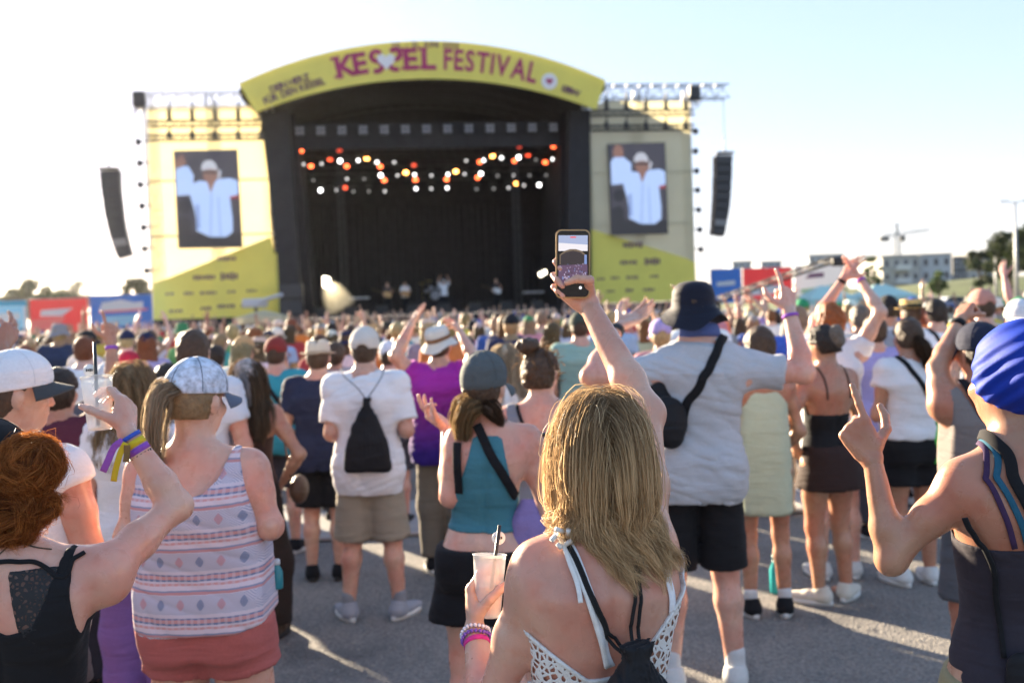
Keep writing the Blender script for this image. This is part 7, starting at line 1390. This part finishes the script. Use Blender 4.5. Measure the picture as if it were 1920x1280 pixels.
# further named people: (label, px, py, Y, sex, girth, skin, hat, hair, top colour, bottom colour, arms, yaw)
MORE = [
 ('man in a straw boater hat and grey shirt', 1708, 562, 8.5, 'm', 1, 'light', ('boater', (.55, .38, .14)), 'brown', (.3, .32, .36), (.05, .05, .06), 'low_front', 'low_front', 0),
 ('dark haired man in a white tee with a black strap', 1754, 560, 8.3, 'm', 1, 'light', None, 'dark', (.7, .7, .74), (.05, .05, .08), 'low_front', 'low_front', .1),
 ('man in a pink corduroy cap and light blue shirt', 1842, 545, 7.4, 'm', 1.05, 'light', ('cap', (.50, .24, .19), 1), 'brown', (.38, .47, .60), (.2, .18, .15), 'low_front', 'low_front', .1),
 ('person in a white cap at the right edge above the blue headscarf', 1912, 566, 6.4, 'm', 1, 'tan', ('cap', (.66, .66, .69), -1), 'brown', (.62, .63, .66), (.05, .05, .06), 'low_front', 'low_front', 0),
 ('man in a dark green cap and mint tee', 1086, 588, 8.4, 'm', 1.05, 'light', ('cap', (.05, .065, .05), 1), 'brown', (.26, .42, .36), (.05, .05, .06), 'low_front', 'low_front', 0),
 ('man in a red bandana cap and teal tee with a black strap', 516, 636, 7.4, 'm', 1.05, 'light', ('cap', (.22, .035, .03), 1), 'brown', (.04, .28, .34), (.05, .05, .06), 'low_front', 'low_front', 0),
 ('tall dark haired man in a white tee beside the patterned cap', 360, 619, 5.2, 'm', 1, 'light', None, 'brown', (.6, .62, .68), (.05, .06, .1), 'low_front', 'low_front', 0),
 ('person in a maroon tee pointing up with one arm', 108, 692, 4.6, 'f', 1.1, 'tan', None, 'dark', (.09, .022, .04), (.03, .03, .04), 'low_front', 'point', 0),
 ('woman with long dark blonde hair in a white top near the raised cup', 246, 684, 4.2, 'f', 1, 'fair', None, 'long', (.66, .66, .72), (.22, .12, .35), 'low_front', 'low_front', 0),
 ('person in a red cap among the crowd on the left', 238, 662, 8.6, 'm', 1, 'light', ('cap', (.42, .02, .05), 1, .9), 'brown', (.4, .4, .45), (.05, .05, .06), 'low_front', 'low_front', 0),
 ('man in a white and black cap behind the raised straw', 206, 684, 6.2, 'm', 1, 'light', ('cap', (.6, .6, .62), -1), 'dark', (.1, .1, .12), (.05, .05, .06), 'low_front', 'low_front', 0),
 ('man in a plain white tee left of the tall dark haired man', 312, 684, 6.3, 'm', 1.1, 'light', None, 'dark', (.7, .71, .76), (.05, .05, .06), 'low_front', 'low_front', 0),
 ('dark haired man in a blue shirt behind the headscarf girl', 404, 648, 8.8, 'm', 1, 'light', None, 'dark', (.09, .19, .38), (.05, .05, .06), 'low_front', 'low_front', 0),
 ('person in a white cap right of the man with the drawstring bag', 728, 644, 8.2, 'm', 1, 'light', ('cap', (.66, .66, .69), 1), 'brown', (.08, .08, .1), (.05, .05, .06), 'low_front', 'low_front', 0),
 ('person with brown hair between the cream hat and the white cap', 628, 642, 8.4, 'f', 1, 'tan', None, 'brown', (.35, .33, .36), (.05, .05, .06), 'low_front', 'low_front', 0),
 ('person in a lavender shirt behind the clapping woman', 1640, 592, 7.2, 'f', 1.05, 'light', None, 'brown', (.30, .28, .55), (.05, .05, .06), 'low_front', 'low_front', 0),
 ('person off the left edge making a ring sign with the fingers', -62, 640, 3.7, 'm', 1, 'bronze', None, 'dark', (.2, .2, .22), (.05, .05, .06), 'low_front', ((-42, 740, 3.65), (2, 652, 3.8)), 0),
 ('man in a dark cap left of the straw boater', 1666, 556, 9.4, 'm', 1, 'tan', ('cap', (.02, .02, .022), 1), 'dark', (.4, .42, .45), (.05, .05, .06), 'low_front', 'low_front', 0),
 ('person in a lilac cap beside the navy bucket hat', 1238, 602, 7.6, 'f', 1, 'light', ('cap', (.38, .30, .55), 1), 'blonde', (.45, .2, .24), (.05, .05, .06), 'low_front', 'up', 0),
 ('man with curly dark hair behind the lavender shirt', 1612, 572, 8.6, 'm', 1, 'tan', None, 'grey_brown', (.6, .55, .5), (.05, .05, .06), 'low_front', 'low_front', 0),
]
def hat_on(p, hat, h=.009):
    kind, col = hat[0], hat[1]; m = CL('hat_%d_%d_%d' % tuple(int(c*255) for c in col), col)
    if kind == 'cap': p.cap(m, hat[2], opening=hat[2] > 0, base=-.004, h=h, turn=hat[3] if len(hat) > 3 else 0)
    elif kind == 'boater': p.lathe_hat(m, [(.135, .03), (.135, .026), (.095, .026), (.09, .03), (.088, .10), (.084, .106), (.003, .107)], 'straw_hat', 1, 1.14, (.03, 0), .002, (0, -.008, .02), band=(.092, .032, .0905, .06), bandm=BLK)
    elif kind == 'bucket': p.lathe_hat(m, [(.138, -.035), (.135, -.033), (.105, .0), (.094, .018), (.091, .05), (.086, .09), (.072, .11), (.03, .116), (.003, .116)], 'bucket_hat', 1, 1.12, (0, 0), .008, (0, -.008, .015))
    elif kind == 'fedora': p.lathe_hat(m, [(.13, .02), (.13, .017), (.093, .012), (.089, .03), (.085, .08), (.076, .108), (.04, .118), (.003, .113)], 'brimmed_hat', 1, 1.14, (.05, 0), .006, (0, -.008, .015), pinch=.025)
for (lab, px, py, Y, sex, g, skin, hat, hair, tc_, bc_, aL, aR, yaw) in MORE:
    hr = {'point': 'POINT'}.get(aR if isinstance(aR, str) else '', 'PINCH' if not isinstance(aR, str) else 'OPEN')
    p = mid(lab, px, py, Y, sex, g, skin, yaw, None, aL, aR, h=.02, hh=.009, handR=hr); p.tshirt(CL('top_%d_%d_%d' % tuple(int(c*255) for c in tc_), tc_), loose=.022, h=.021); p.shorts(CL('low_%d_%d_%d' % tuple(int(c*255) for c in bc_), bc_), to=.85 if sex == 'm' else 1.9, h=.024, waist=.18); p.shoes(BLK, SOLEW, h=.018)
    if hair == 'long': long_hair(p, 'dark_blonde', 80, 22, (.36, .44), seed=31, wave=.003, width=.0014, spread=.010, cols=(np.array((.16, .105, .055)), np.array((.42, .3, .17)), np.array((.2, .14, .08))))
    else: p.short_hair(hair_mat(hair), .014 if hat is None else .007, -.085 if sex == 'm' else -.12, amp=.005 if hat is None else .002, sc=50)
    if hat: hat_on(p, hat)
    if 'strap' in lab: p.strap('strap', [p.L(-.1, -.02, 1.46*p.k), p.L(-.05, -.13, 1.36*p.k), p.L(.05, -.14, 1.2*p.k), p.L(.16, -.12, 1.04*p.k)], BLK, .03, .003, .026)
    if aR == 'point': wristband(p, 'R', .03, CL('purple_band', 0), .016)
# ------------------------------------------------------------------ the crowd behind: copies of a dozen people
def omat(n, rough=.85, translucent=0): return mat(n, (.5, .5, .5), rough, objcol=True, noise=.12, scale=30, spec=.2)
SHIRT, LOWER, HATM, HAIRM, SKINM = omat('crowd_top'), omat('crowd_bottom'), omat('crowd_hat'), omat('crowd_hair', .6), mat('crowd_skin', (.5, .3, .2), .5, objcol=True, noise=.1, scale=10, sss=.1)
PROTO = []
def proto(sex, L, Rr, hat, hair, top='tee', g=1.0):
    p = Person('x', 0, -30-2*len(PROTO), 1.7, 0, sex, g, 'light', h=.027, handh=.012)
    for sd, a in (('L', L), ('R', Rr)): p.arm(sd, a, pose='OPEN' if a in ('up', 'upstraight', 'overhead') else 'POINT' if a == 'point' else 'REST', show=a not in ('front', 'low_front'))
    p.build(); p.tshirt(SHIRT, sleeve=.5 if top == 'tee' else .12, h=.026, loose=.024, amp=.008); p.shorts(LOWER, to=.9 if sex == 'm' else 1.9, h=.03, waist=.16)
    if hair == 'short': p.short_hair(HAIRM, .014 if not hat else .008, -.09, h=.018)
    else:
        p.short_hair(HAIRM, .018, -.11, h=.018); p.imp('long_hair', Fn(lambda P, L_=Loft(p.hp(0, -.085, -.32), p.hp(0, -.06, .06), p.X, p.X, ((0, .3, 1), (.06, .10, .085)), ((0, .3, 1), (.02, .04, .045)), None, 2.2, 0, 0, 1): L_(P)+.008*vnoise(P*np.array([1, 1, .3]), 40), p.hp(-.12, -.14, -.34), p.hp(.12, .02, .1)), .016, HAIRM)
    if hat == 'cap': p.cap(HATM, 1, opening=False, h=.016)
    elif hat == 'capback': p.cap(HATM, -1, opening=False, h=.016)
    elif hat == 'bucket': p.lathe_hat(HATM, [(.138, -.035), (.105, .0), (.092, .03), (.086, .09), (.06, .112), (.003, .116)], 'bucket_hat', 1, 1.12, (0, 0), .008, (0, -.008, .015), n=18)
    elif hat == 'straw': p.lathe_hat(HATM, [(.15, .02), (.1, .022), (.09, .03), (.087, .09), (.06, .108), (.003, .107)], 'straw_hat', 1, 1.12, (.04, 0), .004, (0, -.008, .02), n=18)
    for o in p.root.children:
        m = o.data.materials[0] if o.data.materials else None
        if o.name.startswith('body'): o.data.materials.clear(); o.data.materials.append(SKINM)
    PROTO.append((p, sex, L, Rr, hat, hair))
for a in (('m', 'low_front', 'low_front', None, 'short'), ('m', 'low_front', 'low_front', 'cap', 'short'), ('f', 'low_front', 'low_front', None, 'long'), ('f', 'low_front', 'low_front', 'cap', 'long', 'tank'), ('m', 'low_front', 'low_front', 'bucket', 'short', 'tee', 1.1),
          ('f', 'up', 'up', None, 'long', 'tank'), ('m', 'low_front', 'upstraight', None, 'short'), ('f', 'clap', 'clap', None, 'short', 'tank'), ('m', 'upstraight', 'low_front', 'capback', 'short'), ('f', 'low_front', 'phone', 'straw', 'long'), ('m', 'overhead', 'overhead', 'cap', 'short'), ('f', 'low_front', 'point', 'bucket', 'long', 'tank')): proto(*a)
rs = random.Random(77)
TOPS = [('white', (.68, .68, .71)), ('white', (.62, .63, .66)), ('black', (.02, .02, .024)), ('navy', (.03, .04, .09)), ('azure', (.3, .42, .58)), ('grey', (.25, .26, .29)), ('pink', (.55, .25, .3)), ('red', (.4, .05, .05)), ('teal', (.06, .28, .3)), ('green', (.1, .25, .12)), ('lilac', (.36, .3, .55)), ('beige', (.45, .38, .3)), ('yellow', (.6, .45, .08)), ('orange', (.6, .16, .05)), ('blue', (.05, .12, .4))]
HATS = [('white', (.66, .65, .64)), ('white', (.6, .6, .6)), ('black', (.02, .02, .022)), ('cream', (.55, .48, .38)), ('navy', (.02, .025, .06)), ('blue', (.04, .1, .4)), ('red', (.35, .03, .04)), ('green', (.03, .22, .1)), ('straw', (.5, .36, .16)), ('grey', (.25, .25, .26))]
HRS = [('dark', (.025, .018, .014)), ('brown', (.07, .042, .025)), ('brown', (.09, .055, .032)), ('blonde', (.36, .25, .13)), ('fair', (.25, .17, .09)), ('auburn', (.16, .06, .025))]
SKN = [SKINS['fair'], SKINS['light'], SKINS['light'], SKINS['tan'], SKINS['tan'], SKINS['bronze']]
taken = [(o.location.x, o.location.y) for o in bpy.data.objects if o.name.startswith('person') and o.type == 'EMPTY' and o.location.y > 0]
for t_ in ('camera_crane', 'camera_jib', 'control_tent'): taken.append(tuple(bpy.data.objects[t_].location[:2]))
spots = []
def free(x, y, d):
    return all((x-a)**2+(y-b)**2 > d*d for a, b in taken)
cells = {}
def try_spot(x, y, d):
    k = (int(x//1.0), int(y//1.0))
    for i in (-1, 0, 1):
        for j in (-1, 0, 1):
            for (a, b) in cells.get((k[0]+i, k[1]+j), ()):
                if (a-x)**2+(b-y)**2 < d*d: return False
    cells.setdefault(k, []).append((x, y)); return True
for a, b in taken: cells.setdefault((int(a//1), int(b//1)), []).append((a, b))
for i in range(9000):
    y = 7.3+(53-7.3)*rs.random()**.62; hw = .60*y+1.5; x = rs.uniform(-hw, hw); d = .62 if y < 30 else .72
    uu = (x-S0[0])*UA[0]+(y-S0[1])*UA[1]; vv = (x-S0[0])*VA[0]+(y-S0[1])*VA[1]
    if vv > -3.2: continue
    if x > 9 and y > 24+rs.random()*8: continue
    if y < 15 and x < 3.2 and rs.random() > (.6 if y < 9.2 else .38): continue
    if try_spot(x, y, d): spots.append((x, y))
spots.sort(key=lambda q: math.hypot(*q))
N_IND = 300-len([1 for o in bpy.data.objects if o.name.startswith('person') and o.type == 'EMPTY' and o.location.y > 0])-4
inview = [q for q in spots if -.53*q[1]-.8 < q[0] < .53*q[1]+.8]
near, far = inview[:N_IND], inview[N_IND:]; outside = [q for q in spots if q not in set(inview)]
FEAT = [(170, 'by red banner'), (292, 'by blue banner'), (525, 'below left tower'), (690, 'before stage left'), (900, 'before stage middle'), (1105, 'before stage right'), (1310, 'below right tower'), (1490, 'by right fence'), (1700, 'by mint tents'), (5000, 'by the houses')]
POSE = {('low_front', 'low_front'): '', ('up', 'up'): ', both arms up', ('low_front', 'upstraight'): ', right arm up', ('clap', 'clap'): ', clapping overhead', ('upstraight', 'low_front'): ', left arm up', ('low_front', 'phone'): ', hand held forward', ('overhead', 'overhead'): ', hands above head', ('low_front', 'point'): ', pointing up'}
made = []
wts = [18, 15, 17, 12, 8, 1, 2, 1, 1.5, 2, .6, 1.5]
for (x, y) in near:
    k = rs.choices(range(len(PROTO)), wts)[0]; p, sex, L, Rr, hat, hair = PROTO[k]; tn, tc_ = rs.choice(TOPS); hn, hc = rs.choice(HATS); rn, rc = rs.choice(HRS); sk = rs.choice(SKN); lc = rs.choice([(.03, .03, .035), (.05, .07, .12), (.3, .26, .2), (.12, .12, .13)])
    if hat == 'straw': hn, hc = rs.choice([('straw', (.5, .36, .16)), ('cream', (.55, .48, .38))])
    o = p.root.copy(); COL.objects.link(o); s_ = (1.66 if sex == 'f' else 1.76)/1.7*rs.uniform(.94, 1.04)*.985
    o.location = (x, y, ground_z(y)); o.rotation_euler = (0, 0, rs.gauss(-math.atan2(x-S0[0], S0[1]-y)*-.0, .25)); o.scale = (s_, s_, s_); jit = lambda c: tuple(max(.01, v*rs.uniform(.85, 1.12)) for v in c)
    cT, cH, cR, cS, cL = jit(tc_), jit(hc), jit(rc), jit(sk), jit(lc)
    mp = {'crowd_top': cT, 'crowd_bottom': cL, 'crowd_hat': cH, 'crowd_hair': cR, 'crowd_skin': cS}
    for ch in p.root.children:
        c = ch.copy(); COL.objects.link(c); c.parent = o; c.color = (*mp.get(ch.data.materials[0].name, cT), 1)
        for g2 in ch.children: d2 = g2.copy(); COL.objects.link(d2); d2.parent = c; d2.color = (*mp.get(g2.data.materials[0].name, cH), 1)
    px_, py_ = proj((x, y, 1.6)); zone = next(z for lim, z in FEAT if px_ < lim)
    head = ('%s %s' % (hn, {'cap': 'cap', 'capback': 'reversed cap', 'bucket': 'bucket hat', 'straw': 'brimmed hat'}[hat])) if hat else '%s %s hair' % (rn, 'long' if hair == 'long' else 'short')
    made.append((o, 'person in %s top, %s%s, %s' % (tn, head, POSE[(L, Rr)], zone), px_, y))
by = {}
for m_ in made: by.setdefault(m_[1], []).append(m_)
for lab, ms in by.items():
    ms.sort(key=lambda q: q[2])
    for i, (o, l, _, _) in enumerate(ms): tag(o, l if len(ms) == 1 else l+', %s from left' % ORD[min(i, 15)], 'person', 'people in the crowd')
for p, *_ in PROTO:
    for ch in list(p.root.children):
        for g2 in list(ch.children): bpy.data.objects.remove(g2)
        bpy.data.objects.remove(ch)
    bpy.data.objects.remove(p.root)
# the far crowd reads as one mass: one object
def low_person(arms):
    mb = MB(); mb.lathe((0, 0, 0), [(.12, .0), (.15, .5), (.16, .95), (.15, 1.15), (.2, 1.36), (.1, 1.44)], 8, mi=0, sx=.62, sy=1.0) if False else mb.lathe((0, 0, 0), [(.10, .0), (.15, .8), (.16, 1.0), (.145, 1.12), (.185, 1.33), (.16, 1.40), (.06, 1.46)], 6, (0, 0, 1), 0)
    V = np.array(mb.v); V[:, 1] *= .62; mb.v = [tuple(v) for v in V]
    mb.tube([(0, 0, 1.43), (0, .01, 1.52)], [.05, .05], 6, 1); mb.lathe((0, .01, 1.59), [(.02, -.12), (.06, -.08), (.076, 0), (.07, .06), (.04, .1), (.005, .11)], 6, (0, 0, 1), 2); mb.lathe((0, .05, 1.57), [(.01, -.11), (.05, -.05), (.05, .03), (.01, .06)], 6, (0, 0, 1), 1)
    for sg, up in ((-1, arms & 1), (1, arms & 2)):
        if up: mb.tube([(sg*.18, 0, 1.36), (sg*.27, .08, 1.60), (sg*.2, .12, 1.84), (sg*.19, .13, 2.0)], [.05, .042, .03, .035], 5, 1)
        else: mb.tube([(sg*.19, 0, 1.36), (sg*.24, -.02, 1.08), (sg*.16, .16, 1.0)], [.055, .045, .03], 5, 1)
    tri = []
    return np.array(mb.v), mb.f, mb.m
LOWP = [low_person(a) for a in (0, 0, 0, 0, 0, 0, 0, 0, 0, 1, 2, 3)]
shade_crowd = []  # unseen people beyond the left edge, added to keep sun off the ground
for i in range(400):
    y = rs.uniform(2.5, 20); x = -.56*y-rs.uniform(2.2, 10)
    if try_spot(x, y, .85): shade_crowd.append((x, y))
Vs, Fl, Cs = [], [], []; n = 0
for (x, y) in far+outside[:110]+shade_crowd:
    V, F, Mi = rs.choice(LOWP); a = rs.gauss(0, .3); s_ = rs.uniform(.93, 1.05); c, sn = math.cos(a), math.sin(a); W = np.stack([V[:, 0]*c-V[:, 1]*sn, V[:, 0]*sn+V[:, 1]*c, V[:, 2]], 1)*s_+np.array([x, y, ground_z(y)]); cols = [rs.choice(TOPS)[1], rs.choice(SKN), rs.choice(HATS)[1] if rs.random() < .45 else rs.choice(HRS)[1]]
    vc = np.zeros((len(V), 3)); 
    for f, mi in zip(F, Mi):
        for i in f: vc[i] = cols[mi]
    Vs.append(W); Cs.append(vc); Fl += [tuple(i+n for i in f) for f in F]; n += len(V)
me = bpy.data.meshes.new('crowd'); me.from_pydata(np.concatenate(Vs).tolist(), [], Fl); me.polygons.foreach_set('use_smooth', np.ones(len(me.polygons), bool)); at = me.attributes.new('ccol', 'FLOAT_COLOR', 'POINT'); C4 = np.concatenate(Cs); at.data.foreach_set('color', np.concatenate([C4, np.ones((len(C4), 1))], 1).astype(np.float32).ravel())
link('crowd', me, mat('far_crowd', (.5, .5, .5), .8, attr='ccol'), None, kind='stuff', label='dense far crowd standing before the stage, with unseen people added left to block sun', cat='crowd')
# ------------------------------------------------------------------ the band
def on_stage(px_, v): u, _ = SP(px_, 560, v); return S0+UA*u+VA*v
def performer(label, px_, v, H, L, Rr, top, low, hair, yaw=math.pi+.14, hat=None):
    q = on_stage(px_, v); p = Person(label, q[0], q[1], H, yaw, 'm', 1.0, 'light', h=.026, handh=.011, z=DECK+.004); p.arm('L', L); p.arm('R', Rr); p.build(); p.tshirt(CL('stage_'+label.split()[0]+label.split()[3], top), h=.026, sleeve=.9, loose=.024); p.shorts(BLK, 'trousers', to=1.95, h=.03); p.short_hair(hair_mat(hair), .012, -.08, h=.02); p.shoes(BLK, SOLED, h=.025)
    if hat: hat_on(p, hat, .02)
    return p
def guitar(p, label, col, elec=False):
    o = empty('guitar', p.L(0, .2, 1.08), math.atan2(p.X[1], p.X[0]), label=label, cat='guitar'); mb = MB(); bod = [(.3, .0), (.26, .14), (.1, .17), (-.02, .13), (-.14, .16), (-.24, .1), (-.27, 0), (-.24, -.1), (-.14, -.16), (-.02, -.13), (.1, -.17), (.26, -.14)]
    rot = lambda x, y, z: (x*.94-z*.34, y, x*.34+z*.94); mb.prism([(-x*.9, z) for x, z in bod], -.04, .05, rot); mb.build('body', mat('guitar_'+label.split()[0], col, .3), o); mb = MB(); mb.prism([(.2, -.025), (.85, -.02), (.85, .02), (.2, .025)], .052, .075, rot); mb.build('neck', mat('guitar_neck', (.1, .06, .03), .4), o); mb = MB(); mb.prism([(.85, -.035), (1.0, -.03), (1.0, .03), (.85, .035)], .05, .07, rot); mb.build('headstock', mat('guitar_neck', 0), o)
performer('singer in a white shirt with both arms raised on the stage', 833, 1.6, 1.82, 'up', 'up', (.72, .72, .75), None, 'brown', hat=('cap', (.6, .6, .62), 1))
p = performer('guitarist in a dark shirt left on the stage', 727, 2.6, 1.80, 'bent', 'low_front', (.06, .05, .05), None, 'brown'); guitar(p, 'pale wooden acoustic guitar of the dark shirted guitarist', (.5, .3, .12))
p = performer('guitarist in a white shirt beside the singer', 760, 2.2, 1.78, 'bent', 'low_front', (.66, .64, .62), None, 'dark'); guitar(p, 'brown acoustic guitar of the white shirted guitarist', (.42, .22, .08))
p = performer('bassist in a black shirt right on the stage', 931, 2.4, 1.82, 'bent', 'low_front', (.02, .02, .022), None, 'grey_brown'); guitar(p, 'white bass guitar of the bassist', (.65, .65, .65))

# thin haze added for glare towards the sun and lifted stage blacks
hz = bpy.data.materials.new('glare_haze'); hz.use_nodes = True; N = hz.node_tree.nodes; N.remove(N['Principled BSDF']); pv = N.new('ShaderNodeVolumePrincipled'); pv.inputs['Color'].default_value = (.90, .94, 1, 1); pv.inputs['Density'].default_value = HAZE; pv.inputs['Anisotropy'].default_value = .7
hz.node_tree.links.new(pv.outputs[0], N['Material Output'].inputs['Volume'])
mb = MB(); mb.box((0, 1400, 24.5), (3040, 3240, 51)); mb.build('haze', hz, kind='stuff', label='thin haze added over the field for sun glare', cat='haze')
